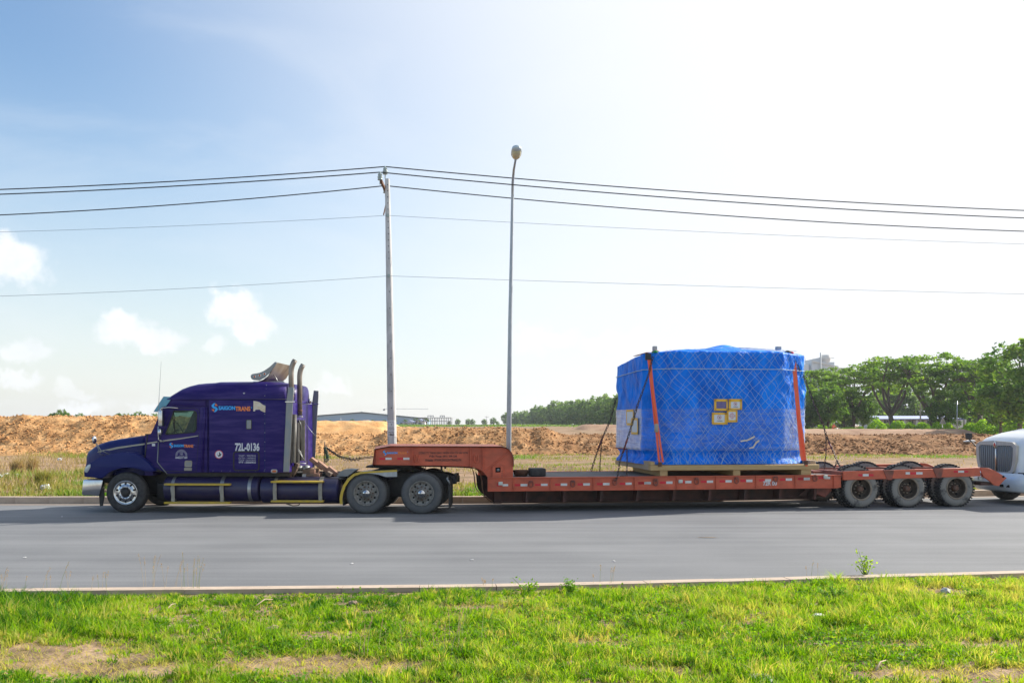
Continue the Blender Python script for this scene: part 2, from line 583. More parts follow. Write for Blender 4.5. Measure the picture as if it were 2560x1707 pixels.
def grid_mesh(name, xs, rows, zf, mat_, yf):
    """rows: offsets; yf(x, r) gives y; zf(x, y) gives z"""
    vs_ = []
    for r in rows:
        for x in xs:
            y = yf(x, r)
            vs_.append((x, y, zf(x, y)))
    n = len(xs)
    fs = [(j * n + i, j * n + i + 1, (j + 1) * n + i + 1, (j + 1) * n + i) for j in range(len(rows) - 1) for i in range(n - 1)]
    me = bpy.data.meshes.new(name)
    me.from_pydata(vs_, [], fs)
    me.polygons.foreach_set('use_smooth', [True] * len(fs))
    me.materials.append(mat_)
    me.update()
    return mkobj(name, me)


def soil_mat(name, ca, cb, cc, scale=1.2, xgrad=None, bump=.5):
    m = bpy.data.materials.new(name)
    m.use_nodes = True
    t = m.node_tree
    b = t.nodes['Principled BSDF']
    b.inputs['Roughness'].default_value = .95
    b.inputs['Specular IOR Level'].default_value = .15
    tcn = t.nodes.new('ShaderNodeTexCoord')
    n1 = t.nodes.new('ShaderNodeTexNoise'); t.links.new(tcn.outputs['Object'], n1.inputs['Vector'])
    n1.inputs['Scale'].default_value = scale; n1.inputs['Detail'].default_value = 8; n1.inputs['Roughness'].default_value = .65
    rp = t.nodes.new('ShaderNodeValToRGB'); t.links.new(n1.outputs['Fac'], rp.inputs['Fac'])
    rp.color_ramp.elements[0].position = .32; rp.color_ramp.elements[0].color = (*ca, 1)
    rp.color_ramp.elements[1].position = .70; rp.color_ramp.elements[1].color = (*cc, 1)
    e = rp.color_ramp.elements.new(.5); e.color = (*cb, 1)
    out = rp.outputs[0]
    if xgrad:      # the soil turns from one colour to another along the bank
        x0, x1, tint = xgrad
        sx = t.nodes.new('ShaderNodeSeparateXYZ'); t.links.new(tcn.outputs['Object'], sx.inputs[0])
        r = t.nodes.new('ShaderNodeMapRange'); t.links.new(sx.outputs['X'], r.inputs['Value'])
        r.inputs['From Min'].default_value = x0; r.inputs['From Max'].default_value = x1
        mx = t.nodes.new('ShaderNodeMix'); mx.data_type = 'RGBA'; mx.blend_type = 'MULTIPLY'
        t.links.new(r.outputs[0], mx.inputs['Factor']); t.links.new(out, mx.inputs['A']); mx.inputs['B'].default_value = (*tint, 1)
        out = mx.outputs['Result']
    t.links.new(out, b.inputs['Base Color'])
    n2 = t.nodes.new('ShaderNodeTexNoise'); t.links.new(tcn.outputs['Object'], n2.inputs['Vector'])
    n2.inputs['Scale'].default_value = 7; n2.inputs['Detail'].default_value = 8
    bp = t.nodes.new('ShaderNodeBump'); bp.inputs['Strength'].default_value = bump; bp.inputs['Distance'].default_value = .12
    t.links.new(n2.outputs['Fac'], bp.inputs['Height']); t.links.new(bp.outputs[0], b.inputs['Normal'])
    return m


M['verge_soil'] = soil_mat('verge_soil', (.15, .115, .06), (.27, .18, .11), (.37, .255, .17), .6)
M['lawn_soil'] = soil_mat('lawn_soil', (.13, .095, .055), (.27, .185, .12), (.44, .31, .215), 2.2)
M['bank_soil'] = soil_mat('bank_soil', (.29, .14, .055), (.49, .27, .112), (.64, .40, .195), .9, (-14, 10, (.56, .535, .59)))
M['heap_soil'] = soil_mat('heap_soil', (.48, .24, .09), (.64, .36, .15), (.72, .46, .23), .7)
M['far_soil'] = soil_mat('far_soil', (.24, .14, .09), (.36, .23, .15), (.46, .32, .21), .3)

# one sheet from the far kerb to the horizon
xs = sorted(set([-1500, -1150, -900, -600, -400, -280, -200, -150, -110, -85] + [round(-70 + i * 1.0, 2) for i in range(141)] + [85, 110, 150, 200, 280, 400, 600, 900, 1150, 1500]))
rows = [.32 + .5 * i for i in range(64)] + [33, 36, 40, 44, 50, 58, 68, 80, 95, 115, 140, 170, 210, 260, 330, 420, 550, 750, 1000, 1450]
g = grid_mesh('ground', xs, rows, tz, M['verge_soil'], lambda x, r: y_far(max(-90, min(130, x))) + r)
tag(g, kind='structure')

# ---- asphalt
m = bpy.data.materials.new('asphalt'); m.use_nodes = True
t = m.node_tree; b = t.nodes['Principled BSDF']
b.inputs['Roughness'].default_value = .8
tcn = t.nodes.new('ShaderNodeTexCoord')
mp1 = t.nodes.new('ShaderNodeMapping'); t.links.new(tcn.outputs['Object'], mp1.inputs['Vector'])
mp1.inputs['Scale'].default_value = (.10, 1.6, 1); mp1.inputs['Rotation'].default_value = (0, 0, R(-5))
n1 = t.nodes.new('ShaderNodeTexNoise'); t.links.new(mp1.outputs[0], n1.inputs['Vector'])
n1.inputs['Scale'].default_value = 1.0; n1.inputs['Detail'].default_value = 7; n1.inputs['Roughness'].default_value = .62
n2 = t.nodes.new('ShaderNodeTexNoise'); t.links.new(tcn.outputs['Object'], n2.inputs['Vector'])
n2.inputs['Scale'].default_value = 38; n2.inputs['Detail'].default_value = 6; n2.inputs['Roughness'].default_value = .75
n3 = t.nodes.new('ShaderNodeTexNoise'); t.links.new(tcn.outputs['Object'], n3.inputs['Vector'])
n3.inputs['Scale'].default_value = .35; n3.inputs['Detail'].default_value = 5
sm_ = math_node(t, 'ADD', math_node(t, 'MULTIPLY', n1.outputs['Fac'], .42), math_node(t, 'ADD', math_node(t, 'MULTIPLY', n2.outputs['Fac'], .42), math_node(t, 'MULTIPLY', n3.outputs['Fac'], .30)))
rp = t.nodes.new('ShaderNodeValToRGB'); t.links.new(sm_, rp.inputs['Fac'])
rp.color_ramp.elements[0].position = .40; rp.color_ramp.elements[0].color = (.100, .104, .111, 1)
rp.color_ramp.elements[1].position = .72; rp.color_ramp.elements[1].color = (.212, .216, .221, 1)
t.links.new(rp.outputs[0], b.inputs['Base Color'])
bp = t.nodes.new('ShaderNodeBump'); bp.inputs['Strength'].default_value = .35; bp.inputs['Distance'].default_value = .02
t.links.new(n2.outputs['Fac'], bp.inputs['Height']); t.links.new(bp.outputs[0], b.inputs['Normal'])
M['asphalt'] = m
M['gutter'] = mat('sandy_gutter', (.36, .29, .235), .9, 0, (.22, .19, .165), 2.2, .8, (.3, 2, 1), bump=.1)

xr = [-160 + 2.0 * i for i in range(171)]
road = grid_mesh('road', xr, [0, .25, .5, .75, 1.0], lambda x, y: 0.0, M['asphalt'], lambda x, r: (y_near(x) + (y_far(x) - y_near(x)) * r) - .12 + .24 * r)
tag(road, kind='structure')
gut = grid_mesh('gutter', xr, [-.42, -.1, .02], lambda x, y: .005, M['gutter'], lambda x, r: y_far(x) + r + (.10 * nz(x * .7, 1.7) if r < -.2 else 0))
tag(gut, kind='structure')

# ---- kerbs: a row of stones each
def kerb_row(name, yf, x0, x1, step, depth, height, side):
    root = empty(name)
    tag(root, kind='structure')
    x = x0
    k = 0
    while x < x1:
        a, b_ = x + .0025, x + step - .0025
        xm = (a + b_) / 2
        sl = (yf(b_) - yf(a)) / (b_ - a)
        ang = math.atan(sl)
        mb = MB()
        d0, d1 = (0, depth) if side > 0 else (-depth, 0)
        Lh = (b_ - a) / math.cos(ang) / 2
        zj = .006 * nz(x * 3.1, .4)
        # slightly rounded road-side arris
        c = .03
        sec = [(d0, -.1), (d0, height - c), (d0 + c * .35, height - c * .3), (d0 + c, height), (d1, height), (d1, -.1)] if side > 0 else \
              [(d0, -.1), (d0, height), (d1 - c, height), (d1 - c * .35, height - c * .3), (d1, height - c), (d1, -.1)]
        mb.loft([[(sx, p[0], p[1] + zj) for p in sec] for sx in (-Lh, Lh)], smooth=False)
        o = mb.build('kerb_stone', M['kerb'], root, loc=(xm, yf(xm) + .004 * nz(x, 9), 0))
        o.rotation_euler = (0, 0, ang)
        x += step
        k += 1
    return root


kerb_row('far_kerb', y_far, -22, 30, .98, .22, .20, +1)
kerb_row('near_kerb', y_near, -11, 13, .98, .24, .185, -1)

# ---- lawn strip on the camera's side
def lawn_z(x, y):
    d = y_near(x) - .24 - y
    z = .125 + .03 * sstep(0, 1.5, d)
    return z + (.035 * nz(x * .7, y * .7) + .02 * nz(x * 2.1, y * 2.1, 4)) * sstep(0, .5, d)


xl = [-60, -40, -25, -16] + [round(-11 + .2 * i, 2) for i in range(116)] + [14, 18, 26, 40, 60]
lawn = grid_mesh('lawn_ground', xl, [-16, -12, -9, -7.5] + [round(-6.6 + .12 * i, 2) for i in range(53)] + [-.23], lawn_z, M['lawn_soil'], lambda x, r: y_near(x) + r)
tag(lawn, kind='structure')


def blades(name, P, hh, ww, lean, tone, mat_, bend=.5, la=None):
    """one mesh of grass blades: a quad and a tip triangle each"""
    n = len(P)
    a = rng.uniform(0, 2 * np.pi, n)
    ca, sa = np.cos(a), np.sin(a)
    if la is None: la = rng.uniform(0, 2 * np.pi, n)
    lx, ly = np.cos(la) * lean * hh, np.sin(la) * lean * hh
    V = np.zeros((n, 5, 3), dtype=np.float32)
    hw = ww * .5
    up = hh * np.sqrt(np.clip(1 - lean * lean * .6, .1, 1))
    V[:, 0, 0] = P[:, 0] - ca * hw; V[:, 0, 1] = P[:, 1] - sa * hw; V[:, 0, 2] = P[:, 2]
    V[:, 1, 0] = P[:, 0] + ca * hw; V[:, 1, 1] = P[:, 1] + sa * hw; V[:, 1, 2] = P[:, 2]
    m_ = .55
    V[:, 2, 0] = P[:, 0] + ca * hw * .8 + lx * m_ * bend; V[:, 2, 1] = P[:, 1] + sa * hw * .8 + ly * m_ * bend; V[:, 2, 2] = P[:, 2] + up * .62
    V[:, 3, 0] = P[:, 0] - ca * hw * .8 + lx * m_ * bend; V[:, 3, 1] = P[:, 1] - sa * hw * .8 + ly * m_ * bend; V[:, 3, 2] = P[:, 2] + up * .62
    V[:, 4, 0] = P[:, 0] + lx; V[:, 4, 1] = P[:, 1] + ly; V[:, 4, 2] = P[:, 2] + up
    base = (np.arange(n) * 5)[:, None]
    loops = np.concatenate([base + np.array([0, 1, 2, 3]), base + np.array([3, 2, 4])], axis=1).reshape(-1).astype(np.int32)
    me = bpy.data.meshes.new(name)
    me.vertices.add(n * 5)
    me.vertices.foreach_set('co', V.reshape(-1))
    me.loops.add(n * 7)
    me.loops.foreach_set('vertex_index', loops)
    me.polygons.add(n * 2)
    ls = np.stack([np.arange(n) * 7, np.arange(n) * 7 + 4], axis=1).reshape(-1).astype(np.int32)
    me.polygons.foreach_set('loop_start', ls)
    me.update(calc_edges=True)
    at = me.attributes.new('tone', 'FLOAT', 'FACE')
    at.data.foreach_set('value', np.repeat(tone, 2).astype(np.float32))
    me.materials.append(mat_)
    me.validate()
    return mkobj(name, me)


def vnoise(x, y, s, seed=0):
    """cheap vectorised value noise"""
    r = np.random.default_rng(100 + seed)
    T = r.random((256, 256))
    X, Y = x * s + 500, y * s + 500
    i, j = np.floor(X).astype(int), np.floor(Y).astype(int)
    fx, fy = X - i, Y - j
    fx, fy = fx * fx * (3 - 2 * fx), fy * fy * (3 - 2 * fy)
    g_ = lambda a, b: T[a % 256, b % 256]
    return (g_(i, j) * (1 - fx) + g_(i + 1, j) * fx) * (1 - fy) + (g_(i, j + 1) * (1 - fx) + g_(i + 1, j + 1) * fx) * fy


M['grass'] = leaf_mat('lawn_grass', (.028, .125, .004), (.25, .43, .005), (.56, .43, .17), .5)
M['dry_grass'] = leaf_mat('verge_grass', (.13, .28, .015), (.29, .26, .08), (.40, .28, .18), .35)
M['weed'] = leaf_mat('weed_leaf', (.07, .20, .010), (.16, .34, .012), (.34, .46, .02), .5)

sy_near = np.vectorize(y_near)
# bare, trodden spots in the lawn: x, y, rx, ry
BARE = [(ground_px(90, 1640, .15), 1.15, .50), (ground_px(260, 1675, .15), .9, .26), (ground_px(740, 1668, .15), .80, .42), (ground_px(960, 1672, .15), .45, .20), (ground_px(640, 1548, .15), .35, .10), (ground_px(1060, 1560, .15), .3, .1), (ground_px(1880, 1560, .15), .3, .09), (ground_px(1650, 1680, .15), .35, .1), (ground_px(1500, 1608, .15), .42, .16),
        (ground_px(2420, 1690, .15), .85, .20), (ground_px(2520, 1612, .15), .55, .14), (ground_px(900, 1530, .15), .30, .14), (ground_px(2290, 1615, .15), .3, .1), (ground_px(550, 1525, .15), .5, .12), (ground_px(1180, 1520, .15), .5, .12), (ground_px(2360, 1478, .15), .3, .1)]


def lawn_points(n):
    y = rng.uniform(6.4, 13.4, n * 2)
    x = rng.uniform(-1, 1, n * 2) * (.66 * y + 1.2)
    e = sy_near(x) - .255
    k = (y < e)
    x, y, e = x[k], y[k], e[k]
    # ragged growth over the back of the kerb
    bare = np.zeros_like(x)
    for (c, rx, ry) in BARE:
        d = ((x - c[0]) / rx) ** 2 + ((y - c[1]) / ry) ** 2 + (vnoise(x, y, 5.0, 3) - .5) * 1.3
        bare = np.maximum(bare, np.clip(1.5 - d, 0, 1))
    bare = np.maximum(bare, np.clip((vnoise(x, y, 1.1, 5) - .74) * 5, 0, .9))
    keep = rng.random(len(x)) > bare * .93
    return x[keep][:n], y[keep][:n], bare[keep][:n]


# tufts: a bunch of blades each, leaning outwards
NT, NPT = 21500, 14
tx, ty, tbare = lawn_points(NT)
NT = len(tx)
th = rng.uniform(.45, 1.6, NT) ** 1.4
ttone = rng.normal(0, .19, NT)
tdead = rng.random(NT) < .05
ti = np.repeat(np.arange(NT), NPT)
ang = rng.uniform(0, 6.283, len(ti)); rad = np.sqrt(rng.random(len(ti))) * .028 * th[ti]
x = np.concatenate([tx[ti] + np.cos(ang) * rad]); y = ty[ti] + np.sin(ang) * rad
sx, sy, sb = lawn_points(88000)
x, y = np.concatenate([x, sx]), np.concatenate([y, sy])
bare = np.concatenate([tbare[ti], sb])
la = np.concatenate([ang + rng.normal(0, .5, len(ti)), rng.uniform(0, 6.283, len(sx))])
hs = np.concatenate([th[ti], np.full(len(sx), .62)])
tt = 1.25 * np.concatenate([ttone[ti], rng.normal(-.08, .1, len(sx))])
dd = np.concatenate([tdead[ti], rng.random(len(sx)) < .10])
edge = sy_near(x) - .255 - y
k = edge > .0
x, y, bare, la, hs, tt, dd, edge = [q[k] for q in (x, y, bare, la, hs, tt, dd, edge)]
z = np.array([lawn_z(a, b_) for a, b_ in zip(x, y)]) - .004
p1, p2, p3 = vnoise(x, y, .8, 1), vnoise(x, y, 3.0, 2), vnoise(x, y, 7.0, 4)
hh = (.026 + .060 * p2 + .050 * p3 * p1) * (.7 + .6 * vnoise(x, y, .6, 52)) * rng.uniform(.65, 1.3, len(x)) * (1 - .5 * bare) * hs
hh *= 1 + .85 * np.clip((-3.0 - x) * .5, 0, 1) * np.clip((y - 8.6) * .8, 0, 1)      # taller sward on the left
hh *= 1 + .45 * np.clip((x - .6) * .7, 0, 1) * p2
low = np.clip(.30 + edge * 1.6 + .8 * np.clip((vnoise(x, y, 1.2, 31) - .62) * 5, 0, 1), .3, 1)
hh *= low * .80
tone = np.clip(.31 + .42 * (p1 - .5) + .34 * (vnoise(x, y, .45, 51) - .5) + .34 * (p3 - .5) + tt + rng.normal(0, .07, len(x)) + bare * .40 + .10 * np.clip((x + .5) * .35, -1, 1), 0, .80)
tone[dd] = rng.uniform(.78, 1.0, dd.sum())
lg = blades('lawn_grass', np.stack([x, y, z], 1), hh, rng.uniform(.005, .011, len(x)), rng.uniform(.2, .95, len(x)), tone, M['grass'], la=la)
tag(lg, 'short bright green grass carpeting the strip in the foreground', 'grass', kind='stuff')

# dry straw lying in the bare spots
n = 3800
sxl = []
for (c, rx, ry) in BARE:
    m_ = int(n * rx * ry / 1.8)
    a, r_ = rng.uniform(0, 6.283, m_), np.sqrt(rng.random(m_)) * 1.15
    sxl.append(np.stack([c[0] + np.cos(a) * r_ * rx, c[1] + np.sin(a) * r_ * ry], 1))
S = np.concatenate(sxl)
S = S[S[:, 1] < sy_near(S[:, 0]) - .25]
z = np.array([lawn_z(a, b_) for a, b_ in S]) + .003
st = blades('dry_straw', np.column_stack([S, z]), rng.uniform(.05, .13, len(S)), rng.uniform(.003, .006, len(S)), np.full(len(S), .985), rng.uniform(.8, 1.0, len(S)), M['grass'], bend=1.0)
tag(st, 'dry straw littering the bare patches of the lawn', 'straw', kind='stuff')


def leaf_cards(name, P, size, tone, mat_, flat=.5, parent=None, aspect=.6):
    """pointed leaf-sized faces (a rhombus each) with random orientation"""
    n = len(P)
    d = rng.normal(size=(n, 3)); d[:, 2] *= flat
    d /= np.linalg.norm(d, axis=1)[:, None] + 1e-9
    e = rng.normal(size=(n, 3)); e[:, 2] *= flat
    e -= d * (d * e).sum(1)[:, None]
    e /= np.linalg.norm(e, axis=1)[:, None] + 1e-9
    s = size[:, None]
    V = np.stack([P - d * s * .5, P + e * s * .5 * aspect, P + d * s * .5, P - e * s * .5 * aspect], 1).astype(np.float32)
    me = bpy.data.meshes.new(name)
    me.vertices.add(n * 4); me.vertices.foreach_set('co', V.reshape(-1))
    me.loops.add(n * 4); me.loops.foreach_set('vertex_index', np.arange(n * 4, dtype=np.int32))
    me.polygons.add(n); me.polygons.foreach_set('loop_start', (np.arange(n) * 4).astype(np.int32))
    me.update(calc_edges=True)
    at = me.attributes.new('tone', 'FLOAT', 'FACE'); at.data.foreach_set('value', tone.astype(np.float32))
    me.materials.append(mat_)
    return me


# broad-leaved ground weeds in patches
n = 52000
x, y, bare = lawn_points(n)
w = vnoise(x, y, 1.6, 8)
k = (rng.random(len(x)) < np.clip((w - .45) * 3.2, 0, 1)) & (bare < .5)
x, y = x[k], y[k]
z = np.array([lawn_z(a, b_) for a, b_ in zip(x, y)]) + rng.uniform(.01, .075, len(x))
me = leaf_cards('lawn_weeds', np.stack([x, y, z], 1), rng.uniform(.018, .042, len(x)), np.clip(rng.normal(.32, .24, len(x)), 0, 1), M['weed'], .45, aspect=.75)
tag(mkobj('lawn_weeds', me), 'small broad leaved weeds growing through the foreground lawn', 'weeds', kind='stuff')

# ---- the earth bank dug out beyond the verge
def bank_top(x):
    """crest height along the bank"""
    h = 2.78
    h += (1.52 - 2.78) * sstep(-15.8, -14.2, x)
    h += (1.98 - 1.52) * sstep(-9.4, -8.2, x)
    h += (1.50 - 1.98) * sstep(2.2, 3.6, x)
    h += .07 * nz(x * .23, 2.2) + .07 * nz(x * .9, 5.1)
    return h


def bank_z(x, y):
    b0 = 57.2 + 1.0 * nz(x * .12, 7.7) + .4 * nz(x * .5, 1.2)
    run = 6.6 + .8 * nz(x * .2, 8.8)
    t_ = (y - b0) / run
    h = bank_top(x)
    base = tz(x, y)
    if t_ < -.05: return base - .25
    s = sstep(0, 1, t_) * .55 + .45 * min(1, max(0, t_))
    z = base * (1 - s) + h * s
    rough = sstep(-.05, .15, t_) * (1 - .65 * sstep(1.0, 1.25, t_))
    z += rough * (.15 * nz(x * .8, y * .8) + .13 * abs(nz(x * 1.7, y * 1.7, 3)) + .13 * nz(x * 3.4, y * 3.4, 5) - .05)
    # erosion gullies
    z -= rough * .22 * max(0, nz(x * .55, y * .12, 11) - .12)
    if t_ > 1.6: z -= 1.4 * sstep(1.6, 2.4, t_)
    return z


xb = [round(-46 + .17 * i, 3) for i in range(542)]
yb = [56.2 + .5 * i for i in range(3)] + [round(57.5 + .15 * i, 3) for i in range(60)] + [66.7 + .6 * i for i in range(12)]
bank = grid_mesh('dirt_bank', xb, yb, bank_z, M['bank_soil'], lambda x, r: r)
tag(bank, kind='structure')


def clods(name, P, rad, mat_, parent=None):
    """angular lumps: displaced octahedra, 8 faces each"""
    n = len(P)
    base = np.array([(1, 0, 0), (-1, 0, 0), (0, 1, 0), (0, -1, 0), (0, 0, 1), (0, 0, -1)], dtype=float)
    fc = np.array([(0, 2, 4), (2, 1, 4), (1, 3, 4), (3, 0, 4), (2, 0, 5), (1, 2, 5), (3, 1, 5), (0, 3, 5)])
    V = base[None] * rad[:, None, None] * rng.uniform(.55, 1.25, (n, 6, 1)) + rng.normal(0, .22, (n, 6, 3)) * rad[:, None, None]
    a = rng.uniform(0, 6.28, n)
    c, s = np.cos(a)[:, None], np.sin(a)[:, None]
    V = np.stack([V[..., 0] * c - V[..., 1] * s, V[..., 0] * s + V[..., 1] * c, V[..., 2] * .8], -1) + P[:, None, :]
    Fc = (np.arange(n) * 6)[:, None, None] + fc[None]
    me = bpy.data.meshes.new(name)
    me.vertices.add(n * 6); me.vertices.foreach_set('co', V.astype(np.float32).reshape(-1))
    me.loops.add(n * 24); me.loops.foreach_set('vertex_index', Fc.reshape(-1).astype(np.int32))
    me.polygons.add(n * 8); me.polygons.foreach_set('loop_start', (np.arange(n * 8) * 3).astype(np.int32))
    me.update(calc_edges=True)
    me.materials.append(mat_)
    o = mkobj(name, me, parent)
    return o


n = 30000
cx_ = rng.uniform(-38, 40, n); cy_ = 57.4 + 9.2 * rng.beta(1.2, 1.3, n)
cz_ = np.array([bank_z(a, b_) for a, b_ in zip(cx_, cy_)])
rd = .028 + .10 * rng.random(n) ** 5
k = np.array([b_ > 57.3 + 1.0 * nz(a * .12, 7.7) and nz(a * .35, b_ * .5, 21) + .25 * nz(a * 1.1, b_ * 1.1, 3) > random.uniform(-.45, .15) - .25 * (b_ < 60) for a, b_ in zip(cx_, cy_)])
cl = clods('earth_clod', np.stack([cx_, cy_, cz_ + rd * .25], 1)[k], rd[k], M['bank_soil'], bank)
tag(cl, 'loose lumps of dry earth strewn over the bank', kind='stuff')


# spoil heap of brighter earth behind the low part of the bank
def heap_z(x, y):
    t_ = (y - 71) / 6.0
    h = 2.5 * (1 - sstep(-11.5, -9.2, x) * .25) - .35 * sstep(-9.5, -6.5, x) + .10 * nz(x * .6, 4.4)
    s = sstep(0, 1, t_)
    return .9 + (h - .9) * s + (.16 * nz(x * .9, y * .9, 2) + .10 * abs(nz(x * 2.3, y * 2.3))) * sstep(-.1, .2, t_) - 1.2 * sstep(1.8, 2.6, t_)


hp = grid_mesh('spoil_heap', [round(-24 + .2 * i, 2) for i in range(100)], [round(69.5 + .22 * i, 2) for i in range(76)], heap_z, M['heap_soil'], lambda x, r: r)
tag(hp, kind='structure')


def ridge_z(x, y):
    c = 112 - .15 * x
    t_ = (y - c) / 7
    h = 1.05 + .62 * sstep(7.0, 9.5, x) - .55 * sstep(11.5, 17, x) + .08 * nz(x * .3, 6)
    return .55 + h * sstep(-1, .2, t_) * (1 - .8 * sstep(1.0, 3.0, t_)) + .07 * nz(x, y)


rg = grid_mesh('far_earth_ridge', [round(-8 + .5 * i, 2) for i in range(120)], [round(98 + .6 * i, 2) for i in range(60)], ridge_z, M['far_soil'], lambda x, r: r)
tag(rg, kind='structure')

# sandy service track at the foot of the trees on the right
M['sand'] = mat('sandy_track', (.62, .43, .26), .95, 0, (.48, .32, .19), .6, .7, bump=.1)


def track_z(x, y):
    return tz(x, y) + .10


tk = grid_mesh('sandy_track', [22 + 2.0 * i for i in range(40)], [96, 100, 104, 108, 112, 116], track_z, M['sand'], lambda x, r: r)
tag(tk, kind='structure')

# ---- rough grass between the far kerb and the bank
n = 120000
y = 26.6 + 31.5 * rng.random(n) ** 1.25
x = rng.uniform(-1, 1, n) * (.64 * y + 2)
e = np.vectorize(y_far)(x) + .22
k = y > e
x, y, e = x[k], y[k], e[k]
d = y - e
pa, pb = vnoise(x, y, .28, 21), vnoise(x, y, 1.3, 22)
green = np.clip(1.15 - d / 7.5, 0, 1) * (.35 + pa) + .75 * np.clip((pa - .55) * 4, 0, 1) + .75 * np.clip(1 - np.abs(d - 25) / 5.0, 0, 1) * (x > -4)
dens = np.clip(.02 + .95 * green + .55 * (pb - .5) + .30 * (x < -6), .03, 1)
k = rng.random(len(x)) < dens * np.where(green < .35, np.where(x < -6, .75, .40), 1.0)
x, y, pa, pb, green, d = x[k], y[k], pa[k], pb[k], green[k], d[k]
z = np.array([tz(a, b_) for a, b_ in zip(x, y)]) - .01
hh = (.06 + .13 * pb + .16 * np.clip((-9 - x) * .15, 0, 1) * (pb > .5)) * rng.uniform(.6, 1.4, len(x))
tone = np.clip(.92 - .85 * green + rng.normal(0, .13, len(x)), 0, 1)
vg = blades('verge_grass', np.stack([x, y, z], 1), hh, rng.uniform(.018, .04, len(x)), rng.uniform(.2, .9, len(x)), tone, M['dry_grass'])
tag(vg, 'patchy green and straw coloured grass on the verge behind the lorry', 'grass', kind='stuff')

# taller tussocks on the left of the verge
def tussock(loc, h, n, tone_mu, label, spread=.25):
    a = rng.uniform(0, 6.283, n); r_ = np.sqrt(rng.random(n)) * spread
    P = np.stack([np.cos(a) * r_, np.sin(a) * r_, np.zeros(n)], 1)
    o = blades('grass_tussock', P, h * rng.uniform(.5, 1.1, n), rng.uniform(.012, .022, n) * (h / .5 + .4), rng.uniform(.05, .6, n), np.clip(rng.normal(tone_mu, .12, n), 0, 1), M['dry_grass'])
    o.location = loc
    return tag(o, label, 'grass tussock', 'tussocks on the verge')


for (u, v, h_, n_, tm, lb) in [(108, 1212, .62, 420, .45, 'tall yellow green grass tussock beside the white rubbish bag'),
                               (45, 1184, .70, 300, .85, 'dry straw coloured tussock at the left edge of the verge'),
                               (78, 1180, .75, 260, .82, 'dry straw tussock left of the tall yellow green one'),
                               (205, 1190, .45, 220, .4, 'low green tussock just ahead of the purple lorry'),
                               (1038, 1188, .5, 260, .25, 'leafy green tussock seen under the trailer gooseneck'),
                               (925, 1120, .55, 260, .3, 'green tussock at the foot of the bank left of the gooseneck')]:
    p_ = ground_px(u, v, .2)
    tussock((p_[0], p_[1], tz(p_[0], p_[1]) - .01), h_, n_, tm, lb)

# ------------------------------------------------------------------ lettering
def text_part(name, body, box, ly, mt, parent, bold=.012, slant=0.0, space=1.0):
    """flat printed words fitted into box (x0, x1, z0, z1) on the plane y = ly"""
    cu = bpy.data.curves.new(name, 'FONT')
    cu.body = body
    cu.size = 1.0
    cu.offset = bold
    cu.shear = slant
    cu.space_character = space
    cu.resolution_u = 3
    ob = bpy.data.objects.new(name, cu)
    me = bpy.data.meshes.new_from_object(ob)
    bpy.data.objects.remove(ob)
    n = len(me.vertices)
    co = np.zeros(n * 3); me.vertices.foreach_get('co', co); co = co.reshape(-1, 3)
    mn, mx = co.min(0), co.max(0)
    x0, x1, z0, z1 = box
    out = np.zeros_like(co)
    out[:, 0] = x0 + (co[:, 0] - mn[0]) / max(1e-6, mx[0] - mn[0]) * (x1 - x0)
    out[:, 2] = z0 + (co[:, 1] - mn[1]) / max(1e-6, mx[1] - mn[1]) * (z1 - z0)
    out[:, 1] = ly
    me.vertices.foreach_set('co', out.reshape(-1))
    me.materials.clear(); me.materials.append(mt)
    me.update()
    return mkobj(name, me, parent)


def flat_poly(mb, pts, ly):
    mb.plate(pts, ly - .001, ly)


LOGO_BLUE = [(.52, 1.0), (.28, .93), (.06, .76), (.04, .62), (.22, .47), (.50, .36), (.60, .44), (.44, .56), (.40, .68), (.46, .80), (.60, .97)]
LOGO_OR = [(.63, .96), (.97, .70), (.56, .68)]


def logo(parent, box, ly):
    x0, x1, z0, z1 = box
    fx = lambda p: (x0 + p[0] * (x1 - x0), z0 + p[1] * (z1 - z0))
    rot = lambda p: (1 - p[0], 1 - p[1])
    mb = MB(); flat_poly(mb, [fx(p) for p in LOGO_BLUE], ly); flat_poly(mb, [fx(rot(p)) for p in LOGO_BLUE], ly)
    o = mb.build('logo_emblem', M['blue_print'], parent)
    for q_ in ([fx(p) for p in LOGO_OR], [fx(rot(p)) for p in LOGO_OR]):
        mb = MB(); flat_poly(mb, q_, ly); mb.build('logo_tip', M['orange_print'], parent)

    return o


def brand(parent, FR, ly, c, lbox, tb, ob, rb=None):
    """emblem and two-coloured company name; boxes are (left, right, top, bottom) in the side drawing"""
    def bx(b_):
        (a, t0), (c_, b0) = FR.pts(c([(b_[0], b_[2]), (b_[1], b_[3])]), ly)
        return (a, c_, b0, t0)
    logo(parent, bx(lbox), ly)
    text_part('company_lettering', 'SAIGON', bx(tb), ly, M['blue_print'], parent, .045)
    text_part('company_lettering', 'TRANS', bx(ob), ly, M['orange_print'], parent, .045)
    if rb: text_part('company_lettering', '®', bx(rb), ly, M['blue_print'], parent, .0)


# ------------------------------------------------------------------ wheels (axis along y, outer face at y = 0)
def ring_boxes(mb, n, r, y0, y1, tang, radial, phase=0.0, skew=0.0):
    for k in range(n):
        a = 2 * math.pi * (k + phase) / n
        rot = Matrix.Rotation(-a, 3, 'Y')
        c = Vector((math.cos(a) * r, (y0 + y1) / 2, math.sin(a) * r))
        mb.obox(c, radial, y1 - y0, tang, rot @ Matrix.Rotation(skew, 3, 'X'))


WH = {}


